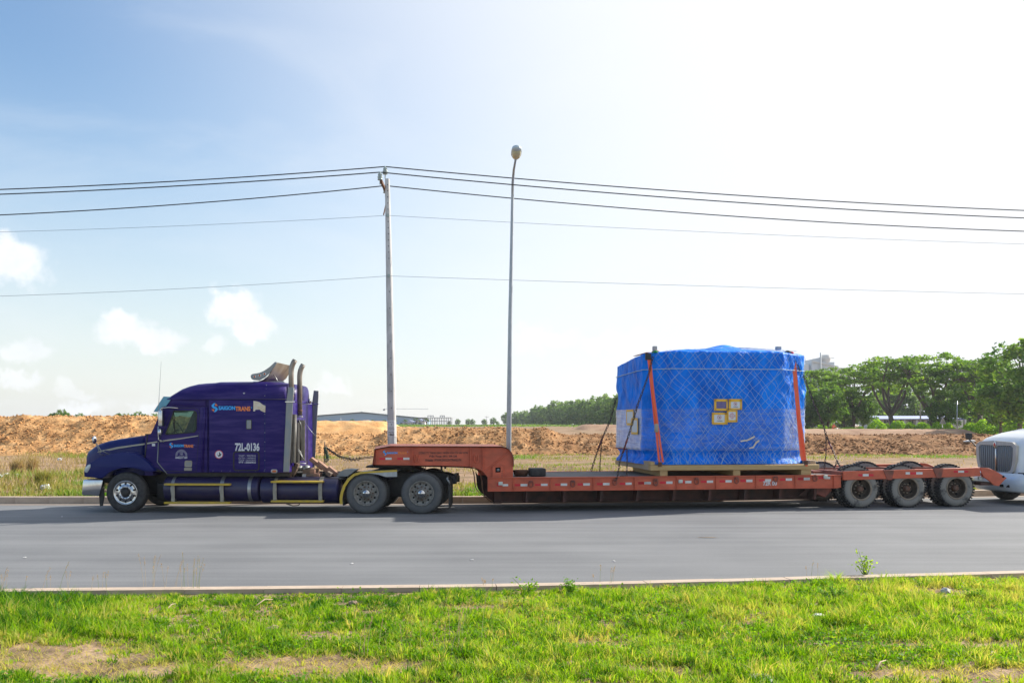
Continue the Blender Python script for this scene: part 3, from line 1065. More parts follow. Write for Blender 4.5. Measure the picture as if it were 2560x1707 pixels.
def tyre_profile(Ro, Rb, w):
    return [(Rb, .035), (Rb + .02, .012), (Rb + .06, .001), (Ro - .10, -.004), (Ro - .045, .012), (Ro - .012, .035), (Ro, .07), (Ro, w - .07), (Ro - .012, w - .035),
            (Ro - .045, w - .012), (Ro - .10, w + .004), (Rb + .04, w), (Rb, w - .03)]


def make_wheel_meshes():
    # --- steer wheel: polished alloy with ten hand holes
    mb = MB(); mb.lathe_y(tyre_profile(.52, .305, .30), 48, close=True); WH['steer_tyre'] = mb.mesh('tyre', M['rubber'])
    mb = MB(); mb.lathe_y([(.312, .03), (.315, .0), (.300, -.004), (.288, .012), (.275, .022), (.19, .004), (.185, -.004), (.12, -.012), (.118, .03), (.0, .03)], 40); WH['steer_rim'] = mb.mesh('rim', M['chrome'])
    mb = MB()
    for k in range(10):
        a = 2 * math.pi * (k + .5) / 10
        mb.lathe_y([(.0, -.003), (.026, -.003), (.026, .03)], 12, (math.cos(a) * .232, .006, math.sin(a) * .232))
    WH['steer_hole'] = mb.mesh('hand_holes', M['hole'])
    mb = MB()
    for k in range(10):
        a = 2 * math.pi * k / 10
        mb.lathe_y([(.0, -.045), (.014, -.04), (.017, 0)], 8, (math.cos(a) * .153, -.006, math.sin(a) * .153))
    WH['steer_nut'] = mb.mesh('wheel_nuts', M['alu'])
    mb = MB(); mb.lathe_y([(.0, -.03), (.085, -.025), (.105, -.01), (.108, .03)], 24); WH['steer_hub'] = mb.mesh('hub_cap', M['black'])
    # --- drive wheel: grey dished disc, bright domed hub
    mb = MB(); mb.lathe_y(tyre_profile(.525, .31, .27), 48, close=True)
    WH['drive_tyre'] = mb.mesh('tyre', M['grey_tyre'])
    mb = MB(); ring_boxes(mb, 58, .515, .015, .045, .026, .022); ring_boxes(mb, 58, .523, .06, .21, .03, .012, .5)
    WH['drive_tread'] = mb.mesh('tread_blocks', M['tread'])
    mb = MB(); mb.lathe_y([(.315, .04), (.322, .0), (.308, -.006), (.295, .012), (.285, .05), (.272, .07), (.20, .075), (.195, .06), (.135, .06), (.13, .02), (.0, .02)], 40); WH['drive_rim'] = mb.mesh('rim', M['rim_grey'])
    mb = MB()
    for k in range(10):
        a = 2 * math.pi * (k + .2) / 10
        mb.lathe_y([(.0, -.003), (.026, -.003), (.026, .02)], 12, (math.cos(a) * .235, .066, math.sin(a) * .235))
    WH['drive_hole'] = mb.mesh('hand_holes', M['hole'])
    mb = MB()
    for k in range(10):
        a = 2 * math.pi * k / 10
        mb.lathe_y([(.0, -.035), (.016, -.03), (.019, 0.01)], 8, (math.cos(a) * .163, .055, math.sin(a) * .163))
    WH['drive_nut'] = mb.mesh('wheel_nuts', M['hub_rust'])
    mb = MB(); mb.lathe_y([(.0, -.075), (.02, -.072), (.022, -.06), (.06, -.05), (.095, -.02), (.112, .02), (.114, .05)], 28); WH['drive_hub'] = mb.mesh('hub_cap', M['chrome'])
    # --- trailer wheel: lugged tyre, deep rusty dish, its colour darkened for the shade inside
    mb = MB(); mb.lathe_y(tyre_profile(.50, .295, .27), 48, close=True); WH['trail_tyre'] = mb.mesh('tyre', M['dusty_rubber'])
    mb = MB()
    ring_boxes(mb, 40, .505, .0, .125, .042, .045, 0, R(14)); ring_boxes(mb, 40, .505, .145, .27, .042, .045, .5, R(-14))
    mb.lathe_y([(.488, .03), (.505, .05), (.505, .22), (.488, .24)], 40)
    WH['trail_tread'] = mb.mesh('tread_lugs', M['tread'])
    mb = MB(); mb.lathe_y([(.300, .05), (.305, .004), (.292, -.004), (.28, .012), (.268, .03)], 40); WH['trail_rim'] = mb.mesh('rim', M['rim_rust'])
    mb = MB(); mb.lathe_y([(.268, .03), (.262, .18), (.25, .20), (.16, .21), (.13, .17), (.0, .17)], 40); WH['trail_dish'] = mb.mesh('dish', M['dish_shade'])
    mb = MB()
    for k in range(5):
        a = 2 * math.pi * k / 5
        mb.lathe_y([(.0, -.003), (.035, -.003), (.035, .02)], 12, (math.cos(a) * .205, .203, math.sin(a) * .205))
    WH['trail_hole'] = mb.mesh('hand_holes', M['hole'])
    mb = MB()
    for k in range(8):
        a = 2 * math.pi * k / 8
        mb.lathe_y([(.0, -.03), (.016, -.028), (.018, .02)], 6, (math.cos(a) * .125, .15, math.sin(a) * .125))
    WH['trail_nut'] = mb.mesh('wheel_nuts', M['rim_rust'])
    mb = MB(); mb.lathe_y([(.0, .03), (.06, .03), (.078, .045), (.085, .15)], 16); WH['trail_hub'] = mb.mesh('hub_cap', M['hub_rust'])


make_wheel_meshes()


def wheel(kind, parent, lx, ly, r, far=False, detail=True, spin=0.0):
    w = mkobj('wheel', WH[kind + '_tyre'], parent, (lx, ly, r))
    w.rotation_euler = (0, spin, R(180) if far else 0)
    if kind + '_tread' in WH:
        mkobj('tread', WH[kind + '_tread'], w)
    rim = mkobj('rim', WH[kind + '_rim'], w)
    if kind + '_dish' in WH: mkobj('dish', WH[kind + '_dish'], w)
    if detail:
        for nm, k in (('hand_holes', '_hole'), ('wheel_nuts', '_nut'), ('hub_cap', '_hub')):
            mkobj(nm, WH[kind + k], w)
    return w


# ------------------------------------------------------------------ the purple tractor unit
T = Frame(-3.69, 23.3, R(-2.2))
tr = empty('tractor_unit', (T.o.x, T.o.y, 0), T.yaw)
tag(tr, 'purple long nosed lorry tractor with sleeper cab and twin exhaust stacks', 'lorry')
WID = 2.5

# running gear
lx_s = T.p(312.5, 1228, 0)[0]
lx_1 = T.p(915.3, 1232, 0)[0]
lx_2 = T.p(1053.5, 1232, 0)[0]
wheel('steer', tr, lx_s, .02, .515)
wheel('steer', tr, lx_s, WID - .02, .515, far=True, detail=False)
for lx in (lx_1, lx_2):
    wheel('drive', tr, lx, 0.0, .52, spin=.2 * lx)
    wheel('drive', tr, lx, .60, .52, far=True, detail=False)
    wheel('drive', tr, lx, WID - .60, .52, detail=False)
    wheel('drive', tr, lx, WID, .52, far=True, detail=False)
for lx in (lx_s, lx_1, lx_2):
    mb = MB(); mb.tube([(lx, .3, .52), (lx, WID - .3, .52)], .075, 10)
    if lx != lx_s: mb.sphere((lx, WID / 2, .54), .22, .2, .24)
    mb.build('axle', M['black'], tr)
fr_end = T.p(*C3([(1770, 700)])[0], .8)[0]
fr_start = T.p(255, 1200, .8)[0]
mb = MB()
for a, b_ in ((.80, .88), (WID - .88, WID - .80)):
    x_t = T.p(*C3([(1420, 640)])[0], .8)[0]
    mb.plate([(fr_start, .72), (fr_start, .98), (x_t, 1.0), (fr_end - .3, .98), (fr_end, .88), (fr_end, .72), (fr_end - .35, .66), (x_t, .70)], a, b_)
for x in np.linspace(fr_start + .3, fr_end - .1, 8):
    mb.box(x, x + .09, .88, WID - .88, .74, .96)
mb.build('chassis_frame', M['black'], tr)
mb = MB()   # suspension and air tanks between the drive wheels
mb.box(lx_1 + .38, lx_2 - .38, .62, .80, .38, .92)
mb.box(lx_1 - .25, lx_1 + .25, .66, .79, .46, .80); mb.box(lx_2 - .25, lx_2 + .25, .66, .79, .46, .80)
mb.tube([(lx_1 - .5, .70, .62), (lx_1 - .28, .7, .50), (lx_1, .7, .44)], .05)
mb.build('rear_suspension', M['black'], tr, bevel=.02)
mb = MB()   # engine and gearbox seen dark under the bonnet
mb.box(lx_s - .35, lx_s + 1.9, .72, WID - .72, .42, 1.05)
mb.box(lx_s + .62, lx_s + 1.15, .45, .72, .30, .75)
mb.build('engine_block', M['black'], tr, bevel=.05)

# bonnet
hood_top = C1([(192, 928), (215, 908), (260, 884), (330, 862), (420, 845), (550, 826), (682, 806)])
side_ly = [.62, .56, .50, .44, .40, .36, .32]
secs = []
for (p_, ls) in zip(hood_top, side_ly):
    lx, zt = T.p(p_[0], p_[1], ls + .22)
    h0 = []
    half = [(ls, .95), (ls, zt - .30), (ls + .012, zt - .17), (ls + .05, zt - .08), (ls + .13, zt - .02), (ls + .26, zt), (ls + .5, zt + .012)]
    h0 = half + [(WID / 2, zt + .02)] + [(WID - y_, z_) for (y_, z_) in reversed(half)]
    secs.append([(lx, y_, z_) for (y_, z_) in h0])
nose = [(x - .05 - .10 * (1.0 if z_ < 1.25 else .4), y_ * .97 + WID / 2 * .03, z_ - .06 if z_ > 1.1 else z_) for (x, y_, z_) in secs[0]]
mb = MB(); mb.loft([nose] + secs)
hood = mb.build('bonnet', M['blue_paint'], tr)
mb = MB()
sp_ = C1([(192, 992), (236, 952), (400, 916), (560, 894), (661, 880)]); sq = C1([(198, 1012), (250, 968), (400, 933), (560, 907), (661, 894)])
va, vb = [], []
for i, (a, b_) in enumerate(zip(sp_, sq)):
    ls = [.58, .49, .385, .34, .31][i] - .006
    pa, pb = T.p(a[0], a[1], ls), T.p(b_[0], b_[1], ls)
    va.append((pa[0], ls, pa[1])); vb.append((pb[0], ls, pb[1]))
mb.loft([[va[i], vb[i]] for i in range(5)], caps=False)
mb.build('bonnet_stripe', M['stripe'], hood)
# front grille
gx = T.p(*C1([(196, 985)])[0], .7)[0]
mb = MB()
for i in range(9):
    z_ = .98 + i * .05
    mb.box(gx - .10, gx - .075, .72, WID - .72, z_, z_ + .028)
mb.box(gx - .11, gx - .06, .66, .72, .93, 1.45); mb.box(gx - .11, gx - .06, WID - .72, WID - .66, .93, 1.45); mb.box(gx - .11, gx - .06, .66, WID - .66, 1.43, 1.47)
mb.build('radiator_grille', M['chrome'], tr, bevel=.006, seg=1)

# front wings
fend = C1([(108, 1180), (106, 1128), (120, 1090), (165, 1052), (230, 1016), (310, 988), (400, 968), (480, 960), (550, 972), (610, 1000), (660, 1040), (705, 1090), (735, 1130),
           (690, 1136), (645, 1132), (600, 1116), (545, 1103), (490, 1100), (430, 1106), (370, 1122), (320, 1148), (285, 1178), (265, 1196)])
fp = T.pts(fend, 0.0)
for (a, b_) in ((.0, .62), (WID - .62, WID)):
    mb = MB(); mb.plate(fp, a, b_)
    o = mb.build('front_wing', M['blue_paint'], tr, bevel=.075, seg=3, angle=50)
    o.data.set_sharp_from_angle(angle=R(55))
# headlamps
hl = T.pts(C1([(118, 1140), (108, 1125), (122, 1095), (145, 1072), (166, 1068), (165, 1095), (150, 1125), (132, 1146)]), -.002)
for (a, b_) in ((-.012, .02), (WID - .02, WID + .012)):
    mb = MB(); mb.plate(hl, a, b_); mb.build('headlamp', M['headlight'], tr, bevel=.008)
# bumper
bp_ = T.pts(C1([(98, 1208), (276, 1208), (262, 1275), (240, 1352), (84, 1342), (90, 1270)]), .03)
mb = MB()
for (a, b_) in ((.03, .20), (WID - .20, WID - .03)):
    mb.plate(bp_, a, b_)
x0 = min(p[0] for p in bp_)
mb.box(x0 - .03, x0 + .05, .18, WID - .18, bp_[3][1] + .0, bp_[0][1])
mb.build('bumper', M['chrome'], tr, bevel=.025)
# rubber flap behind the bumper
fl = T.pts(C1([(240, 1345), (280, 1280), (285, 1360), (270, 1440), (248, 1444)]), .10)
mb = MB(); mb.plate(fl, .10, .14); mb.build('splash_flap', M['black'], tr)

# cab shell
LYC = .16
cab_out = T.pts(C1([(672, 812), (700, 803), (728, 745), (768, 655), (815, 560), (850, 492), (1222, 488), (1222, 1142), (850, 1152), (700, 1078), (646, 1032)]), LYC)
win_px = C1([(906, 592), (1086, 594), (1104, 602), (1112, 622), (1106, 762), (1094, 784), (842, 806), (832, 800), (860, 728)])
win = T.pts(win_px, LYC)
for (a, b_) in ((LYC, LYC + .05), (WID - LYC - .05, WID - LYC)):
    mb = MB(); mb.plate(cab_out, a, b_, [win]); mb.build('cab_side', M['purple'], tr)
# door with its window opening
door_out = T.pts(C1([(778, 862), (800, 800), (868, 640), (898, 572), (1086, 570), (1118, 582), (1132, 612), (1138, 740), (1128, 830), (1108, 1134), (832, 1128), (800, 1092), (764, 1046)]), LYC - .014)
mb = MB(); mb.plate(door_out, LYC - .014, LYC - .002, [T.pts(win_px, LYC - .014)])
door = mb.build('door', M['purple'], tr)
tag(door, 'purple cab door with company emblem and white print')
mb = MB(); dsl = [(p[0], LYC - .012, p[1]) for p in door_out]; mb.tube(dsl + [dsl[0]], .0075, 5); mb.build('door_seal', M['black'], door)
hs_ = T.pts(C1([(672, 812), (664, 880), (654, 960), (646, 1032)]), LYC - .01)
mb = MB(); mb.tube([(p[0], LYC - .004, p[1]) for p in hs_], .016, 6); mb.build('bonnet_seam', M['black'], tr)
gl = T.pts(win_px, LYC + .02)
mb = MB(); mb.plate(gl, LYC + .018, LYC + .024); mb.build('window_pane', M['glass'], door)
mb = MB(); mb.plate(gl, WID - LYC - .024, WID - LYC - .018); mb.build('far_window_pane', M['glass'], tr)
# rubber seal round the window
mb = MB()
seal = [(p[0], LYC - .018, p[1]) for p in T.pts(win_px, LYC - .018)]
mb.tube(seal + [seal[0]], .012, 6); mb.build('window_seal', M['black'], door)
qb = T.pts(C1([(908, 600), (916, 772)]), LYC + .01)
mb = MB(); mb.bar((qb[0][0], LYC, qb[0][1]), (qb[1][0], LYC, qb[1][1]), .014, .018); mb.build('quarter_bar', M['black'], door)
qb = T.pts(C1([(905, 620), (838, 770)]), LYC + .01)
mb = MB(); mb.bar((qb[0][0], LYC, qb[0][1]), (qb[1][0], LYC, qb[1][1]), .014, .018); mb.build('quarter_bar', M['black'], door)
# beige line across the cab side and door
for pl, ly in (([(668, 878), (760, 864), (760, 875), (668, 890)], LYC - .006), ([(782, 858), (960, 836), (1124, 812), (1123, 820), (960, 847), (782, 871)], LYC - .02)):
    mb = MB(); mb.plate(T.pts(C1(pl), ly), ly - .002, ly + .004); mb.build('trim_line', M['stripe'], door)
# small plates low on the door
for pl, mt in (([(1004, 1044), (1012, 1036), (1062, 1036), (1070, 1044), (1068, 1086), (1060, 1094), (1010, 1094), (1002, 1086)], 'beige'), ([(1000, 1100), (1066, 1100), (1070, 1106), (1066, 1126), (1002, 1126), (998, 1118)], 'beige')):
    mb = MB(); mb.plate(T.pts(C1(pl), LYC - .02), LYC - .026, LYC - .013); mb.build('door_vent', M[mt], door, bevel=.004, seg=1)
mb = MB(); mb.plate(T.pts(C1([(1014, 1050), (1058, 1050), (1056, 1084), (1014, 1084)]), LYC - .03), LYC - .029, LYC - .025); mb.build('vent_mesh', M['steel'], door)
mb = MB(); mb.plate(T.pts(C1([(712, 886), (740, 886), (740, 908), (712, 908)]), LYC - .006), LYC - .005, LYC - .001); mb.build('white_sticker', M['white_print'], tr)
# door handle
hp_ = T.pts(C1([(812, 878), (822, 848)]), LYC - .03)
mb = MB(); mb.tube([(hp_[0][0], LYC - .02, hp_[0][1]), (hp_[0][0] + .03, LYC - .05, (hp_[0][1] + hp_[1][1]) / 2), (hp_[1][0], LYC - .02, hp_[1][1])], .012, 8); mb.build('door_handle', M['chrome'], door)
# grab rail down the door's front edge
rl = T.pts(C1([(770, 870), (760, 1050), (800, 1100), (848, 1156)]), LYC - .03)
mb = MB(); mb.tube([(p[0], LYC - .03, p[1]) for p in rl], .012, 8); mb.build('grab_rail', M['steel'], tr)
# print on the door
lyd = LYC - .018
brand(door, T, lyd, C1, (866, 902, 876, 926), (906, 996, 892, 916), (996, 1080, 894, 921), (1082, 1092, 893, 902))
tb = lambda c, x0, x1, y0, y1, ly: (lambda a, b_: (a[0], b_[0], b_[1], a[1]))(*T.pts(c([(x0, y0), (x1, y1)]), ly))
text_part('hotline_print', 'OTHERS', tb(C1, 957, 990, 958, 972, lyd), lyd, M['faint_print'], door, .02)
text_part('hotline_print', 'FM', tb(C1, 962, 988, 975, 987, lyd), lyd, M['faint_print'], door, .02)
text_part('hotline_print', 'ĐT: HOTLINE 24H', tb(C1, 922, 1027, 992, 1003, lyd), lyd, M['faint_print'], door, .02)
text_part('hotline_print', '0908.217 289', tb(C1, 921, 1027, 1004, 1019, lyd), lyd, M['white_print'], door, .03)
mb = MB()
ac = T.p(*C1([(974, 990)])[0], lyd); ar = 51 / 3.563 / F * 23.5
for (r0, r1) in ((ar * .97, ar * 1.03), (ar * .70, ar * .75)):
    n_ = 20
    pts = [(ac[0] + math.cos(math.pi * i / n_) * r1, ac[1] + math.sin(math.pi * i / n_) * r1) for i in range(n_ + 1)] + [(ac[0] + math.cos(math.pi * i / n_) * r0, ac[1] + math.sin(math.pi * i / n_) * r0) for i in range(n_, -1, -1)]
    mb.plate(pts, lyd - .001, lyd)
for i in range(15):
    a = math.pi * (i + .5) / 15
    rot = Matrix.Rotation(-(a - math.pi / 2), 3, 'Y')
    mb.obox((ac[0] + math.cos(a) * ar * .86, lyd - .0005, ac[1] + math.sin(a) * ar * .86), .016, .001, .022, rot)
mb.build('emblem_arch', M['faint_print'], door)

# windscreen, cowl and cab front
wp = T.pts(C1([(700, 803), (768, 655), (836, 520)]), LYC)
mb = MB(); mb.loft([[(p[0], LYC + .05, p[1]), (p[0] - .10, .7, p[1]), (p[0] - .13, WID / 2, p[1]), (p[0] - .10, WID - .7, p[1]), (p[0], WID - LYC - .05, p[1])] for p in wp], caps=False)
mb.build('windscreen', M['windscreen'], tr)
cw = T.pts(C1([(672, 812), (700, 803), (646, 1032)]), LYC)
mb = MB(); mb.box(cw[2][0] - .02, cw[0][0] + .12, LYC + .055, WID - LYC - .055, .95, cw[0][1] - .01); mb.build('bulkhead', M['purple'], tr)
# floor, seats, wheel, dash
fx0, fx1 = cab_out[0][0], cab_out[6][0]
zfl = T.p(*C1([(850, 1120)])[0], LYC)[1]
mb = MB(); mb.box(fx0 + .2, fx1 + .02, LYC + .06, WID - LYC - .06, zfl - .05, zfl); mb.build('cab_floor', M['seat'], tr)
zw = win[6][1]
sx = T.p(*C1([(1070, 760)])[0], .6)[0]
for yc in (.65, WID - .65):
    mb = MB(); mb.box(sx - .45, sx + .10, yc - .25, yc + .25, zfl + .25, zfl + .5)
    mb.plate([(sx - .03, zfl + .45), (sx + .16, zw + .55), (sx + .26, zw + .55), (sx + .16, zfl + .45)], yc - .24, yc + .24)
    mb.plate([(sx + .17, zw + .56), (sx + .19, zw + .74), (sx + .27, zw + .74), (sx + .27, zw + .56)], yc - .13, yc + .13)
    mb.build('seat', M['seat'], tr, bevel=.04)
mb = MB()
dx = T.p(*C1([(790, 800)])[0], .6)[0]
mb.box(dx - .25, dx + .22, LYC + .07, WID - LYC - .07, zw - .35, zw + .02)
st_c = T.p(*C1([(945, 760)])[0], .62)
tilt = Matrix.Rotation(R(62), 3, 'Y')
mb.tube([Vector((st_c[0], .64, st_c[1])) + tilt @ Vector((math.cos(a) * .22, math.sin(a) * .22, 0)) for a in np.linspace(0, 6.283, 25)], .016, 6, cap=False)
mb.tube([(st_c[0], .64, st_c[1]), (dx + .1, .64, zw - .1)], .03, 6)
mb.build('dashboard', M['seat'], tr)

# roof over cab and sleeper
LYS = .05
zsh = T.p(*C1([(1100, 490)])[0], LYS)[1]
roof_px = C1([(846, 500), (880, 486), (915, 460), (955, 428), (1005, 396), (1070, 370), (1130, 356), (1200, 349), (1280, 345)]) + C2([(250, 302), (430, 300), (640, 299), (760, 302), (862, 318)])
secs = []
for i, p_ in enumerate(roof_px):
    k = min(1.0, i / 6.0)
    ls = LYC + (LYS - LYC) * k
    lx, zt = T.p(p_[0], p_[1], ls + .35)
    hgt = max(.012, zt - zsh)
    half = [(ls, zsh - .01), (ls + .004, zsh + hgt * .25), (ls + .03, zsh + hgt * .52), (ls + .09, zsh + hgt * .76), (ls + .20, zsh + hgt * .93), (ls + .38, zsh + hgt), (ls + .7, zsh + hgt * 1.02)]
    secs.append([(lx, y_, z_) for (y_, z_) in half + [(WID / 2, zsh + hgt * 1.03)] + [(WID - y_, z_) for (y_, z_) in reversed(half)]])
mb = MB(); mb.loft(secs)
roof = mb.build('roof_cap', M['purple'], tr)
mk = T.pts(C2([(462, 402), (435, 401)]), LYS)
mb = MB(); mb.sphere((mk[0][0], LYS + .02, mk[0][1]), .03, .02, .02); mb.build('marker_lamp', M['lamp_white'], roof)
# visor
vz = T.pts(C1([(728, 602), (818, 466), (898, 470)]), LYC)
mb = MB()
vy = [(LYC - .02, 0), (.5, -.10), (WID / 2, -.16), (WID - .5, -.10), (WID - LYC + .02, 0)]
mb.loft([[(vz[0][0] + dx_, y_, vz[0][1]) for (y_, dx_) in vy], [(vz[1][0] + dx_, y_, vz[1][1]) for (y_, dx_) in vy]], caps=False)
mb.loft([[(vz[0][0] + dx_ + .02, y_, vz[0][1]) for (y_, dx_) in vy], [(vz[1][0] + dx_ + .02, y_, vz[1][1]) for (y_, dx_) in vy]], caps=False)
mb.plate(T.pts(C1([(728, 602), (818, 466), (898, 470), (838, 552), (806, 556), (786, 596)]), LYC - .02), LYC - .025, LYC - .015)
mb.build('sun_visor', M['visor'], tr)
# fairing strip over the door
mb = MB(); mb.plate(T.pts(C1([(878, 528), (902, 490), (1194, 490), (1190, 556), (890, 544)]), LYC - .03), LYC - .03, LYC - .001); mb.build('door_fairing', M['purple'], tr, bevel=.012)
# sleeper box
s0 = T.p(*C1([(1216, 500)])[0], LYS)[0]; s1 = T.p(*C2([(862, 600)])[0], LYS)[0]
zb = T.p(*C2([(300, 1108)])[0], LYS)[1]
mb = MB(); mb.box(s0, s1, LYS, WID - LYS, zb, zsh - .012)
slp = mb.build('sleeper_box', M['purple'], tr, bevel=.03, seg=3)
# pillar between door and sleeper
mb = MB()
pl = T.pts(C1([(1112, 1138), (1134, 830), (1142, 620), (1150, 560), (1214, 560), (1214, 1140)]), LYC)
mb.plate(pl, LYC - .05, LYC - .012); mb.build('cab_pillar', M['purple'], tr, bevel=.02)
mb = MB(); pl = T.pts(C1([(1160, 1135), (1178, 700), (1186, 560)]), LYC - .05)
mb.tube([(p[0], LYC - .05, p[1]) for p in pl], .035, 8); mb.build('cab_pillar_rib', M['purple'], tr)
# panel join, rivets
jx = T.p(*C2([(648, 800)])[0], LYS)[0]
mb = MB(); mb.box(jx - .012, jx + .012, LYS - .004, LYS - .001, zb + .03, zsh - .05); mb.build('panel_strip', M['blue_paint'], slp)
mb = MB()
for k in range(9):
    mb.sphere((jx + .003, LYS - .004, zb + .08 + k * .235), .009, .006, .009, 6, 4)
for k in range(4):
    mb.sphere((jx + .02, LYS + .01 + .02 * k, zsh + .06 + k * .10), .009, .009, .009, 6, 4)
for k in range(8):
    mb.sphere((s0 + .12 + k * .22, LYS - .003, zb + .045), .008, .006, .008, 6, 4)
mb.build('rivets', M['alu'], slp)
mb = MB(); mb.tube([(s0 + .02, LYS + .002, zsh - .008), (s1 - .02, LYS + .002, zsh - .008)], .007, 5); mb.build('roof_seam', M['black'], slp)
# sleeper porthole, luggage hatch, lamp, stickers
def slab(px_list, c, ly, th, name, mt, par, bev=.006):
    mb = MB(); mb.plate(T.pts(c(px_list), ly), ly - th, ly); return mb.build(name, M[mt], par, bevel=bev, seg=2)


def rrect(x0, x1, y0, y1, r):
    pts = []
    for (cx_0, cy_0, a0) in ((x1 - r, y0 + r, -90), (x1 - r, y1 - r, 0), (x0 + r, y1 - r, 90), (x0 + r, y0 + r, 180)):
        for k in range(4):
            a = R(a0 + 30 * k)
            pts.append((cx_0 + math.cos(a) * r, cy_0 + math.sin(a) * r))
    return pts


slab(rrect(482, 532, 635, 723, 9), C2, LYS - .001, .012, 'porthole_frame', 'black', slp)
slab(rrect(487, 527, 641, 717, 7), C2, LYS - .014, .004, 'porthole_glass', 'steel', slp)
mb = MB()
hp1 = T.pts(C2(rrect(372, 596, 922, 1088, 22)), LYS)
mb.tube([(p[0], LYS - .004, p[1]) for p in hp1] + [(hp1[0][0], LYS - .004, hp1[0][1])], .018, 6); mb.build('hatch_seal', M['black'], slp)
slab(rrect(704, 762, 1078, 1112, 15), C2, LYS - .001, .02, 'marker_lamp_base', 'alu', slp)
slab(rrect(714, 750, 1085, 1105, 9), C2, LYS - .022, .008, 'marker_lamp_lens', 'lamp_amber', slp)
disc = [(240 + math.cos(a) * 38, 946 + math.sin(a) * 38) for a in np.linspace(0, 6.283, 21)[:-1]]
slab(disc, C2, LYS - .002, .001, 'sticker_ring', 'red_print', slp, 0)
slab([(240 + (x - 240) * .84, 946 + (y_ - 946) * .84) for x, y_ in disc], C2, LYS - .0045, .001, 'sticker_disc', 'white_print', slp, 0)
slab([(222, 940), (232, 952), (244, 950), (240, 935), (248, 922), (252, 940), (262, 944), (252, 962), (234, 964)], C2, LYS - .007, .001, 'sticker_mark', 'black_print', slp, 0)
slab([(548, 470), (575, 474), (600, 480), (628, 502), (655, 516), (652, 574), (612, 556), (604, 546), (566, 548), (560, 562), (546, 562)], C2, LYS - .006, .002, 'tape_patch', 'tape', slp, 0)
lys = LYS - .005
brand(slp, T, lys, C2, (172, 232, 488, 570), (236, 384, 515, 551), (386, 520, 519, 561), (526, 538, 522, 538))
tb2 = lambda x0, x1, y0, y1: tb(C2, x0, x1, y0, y1, lys)
text_part('fleet_number', '72L-0136', tb2(383, 601, 843, 917), lys, M['white_print'], slp, .035)
for (s_, y0) in (('TLBT : 9057KG', 950), ('CLTN : 14490KG', 971), ('TLCP : 36313KG', 990), ('TTT : 23587KG', 1010)):
    text_part('weights_print', s_, tb2(414, 568, y0, y0 + 15), lys, M['white_print'] if y0 > 1000 else M['faint_print'], slp, .03)

# dark skirt under cab and sleeper
mb = MB(); mb.box(T.p(*C1([(850, 1150)])[0], .3)[0], s1 - .05, .28, WID - .28, .93, zb + .05); mb.build('under_skirt', M['black'], tr)

# mirrors
mp_ = T.pts(C1([(775, 640), (770, 600), (786, 568), (850, 562), (925, 570)]), .0)
mb = MB(); mb.tube([(p[0], .02 + .03 * i, p[1]) for i, p in enumerate(mp_)], .018, 8); mb.build('mirror_arm', M['chrome'], tr)
mb = MB()
lp = T.pts(C1([(768, 730), (762, 850), (800, 862)]), .02)
mb.tube([(p[0], .02 + .05 * i, p[1]) for i, p in enumerate(lp)], .014, 8); mb.build('mirror_arm', M['chrome'], tr)
mc = T.pts(C1([(798, 658)]), -.02)[0]
mb = MB(); mb.box(mc[0] - .055, mc[0] + .055, -.12, .10, mc[1] - .21, mc[1] + .20); mb.build('door_mirror', M['chrome'], tr, bevel=.03, seg=3)
mc = T.pts(C1([(788, 784)]), -.02)[0]
mb = MB(); mb.sphere((mc[0], -.01, mc[1]), .05, .09, .10); mb.build('convex_mirror', M['chrome'], tr)
mc = T.pts(C1([(208, 852)]), .2)[0]
mb = MB(); mb.sphere((mc[0], .15, mc[1]), .045, .10, .105); mb.build('bonnet_mirror', M['chrome'], tr)
ar1 = T.pts(C1([(215, 880), (250, 945), (325, 992)]), .15)
mb = MB(); mb.tube([(ar1[0][0], .15, ar1[0][1]), (ar1[1][0], .18, ar1[1][1]), (ar1[2][0], .30, ar1[2][1])], .013, 6); mb.tube([(ar1[0][0], .15, ar1[0][1]), (ar1[1][0] - .02, .2, ar1[1][1] - .1), (ar1[1][0] + .02, .45, ar1[1][1] - .16)], .010, 6); mb.build('bonnet_mirror_arm', M['steel'], tr)
an = T.pts(C1([(764, 655), (793, 156)]), .02)
mb = MB(); mb.tube([(an[0][0], .03, an[0][1] - .05), (an[0][0], .03, an[0][1]), (an[1][0], .03, an[1][1])], [.012, .008, .004], 6); mb.build('aerial', M['steel'], tr)

# roof wing: two end plates with marker lamps and a curved blade between
wg_out = T.pts(C2([(522, 256), (524, 240), (540, 230), (600, 220), (640, 202), (690, 168), (738, 124), (750, 122), (756, 130), (730, 172), (690, 222), (650, 262), (600, 288), (550, 284), (530, 274)]), .38)
wing = MB(); wing.plate(wg_out, .38, .40)
wing = wing.build('roof_wing_end', M['steel'], tr, bevel=.006, seg=1)
mb = MB(); mb.plate(wg_out, WID - .52, WID - .50); mb.build('roof_wing_end', M['steel'], tr, bevel=.006, seg=1)
bl = T.pts(C2([(592, 296), (640, 280), (684, 246), (712, 200), (738, 156), (750, 126)]), .4)
mb = MB()
mb.loft([[(p[0], .402, p[1]), (p[0], WID - .522, p[1])] for p in bl], caps=False)
mb.loft([[(p[0] - .02, .402, p[1] - .004), (p[0] - .02, WID - .522, p[1] - .004)] for p in bl], caps=False)
mb.build('roof_wing_blade', M['stack'], tr)
for (x, y_) in ((556, 254), (602, 244), (645, 230)):
    c = T.p(*C2([(x, y_)])[0], .37)
    mb = MB(); mb.lathe_y([(.0, -.012), (.022, -.010), (.026, 0.0)], 14, (c[0], .379, c[1])); lm = mb.build('wing_lamp', M['lamp_amber'], tr)
    mb = MB(); mb.lathe_y([(.027, -.006), (.037, -.010), (.042, .001)], 16, (c[0], .379, c[1])); mb.build('lamp_bezel', M['chrome'], lm)
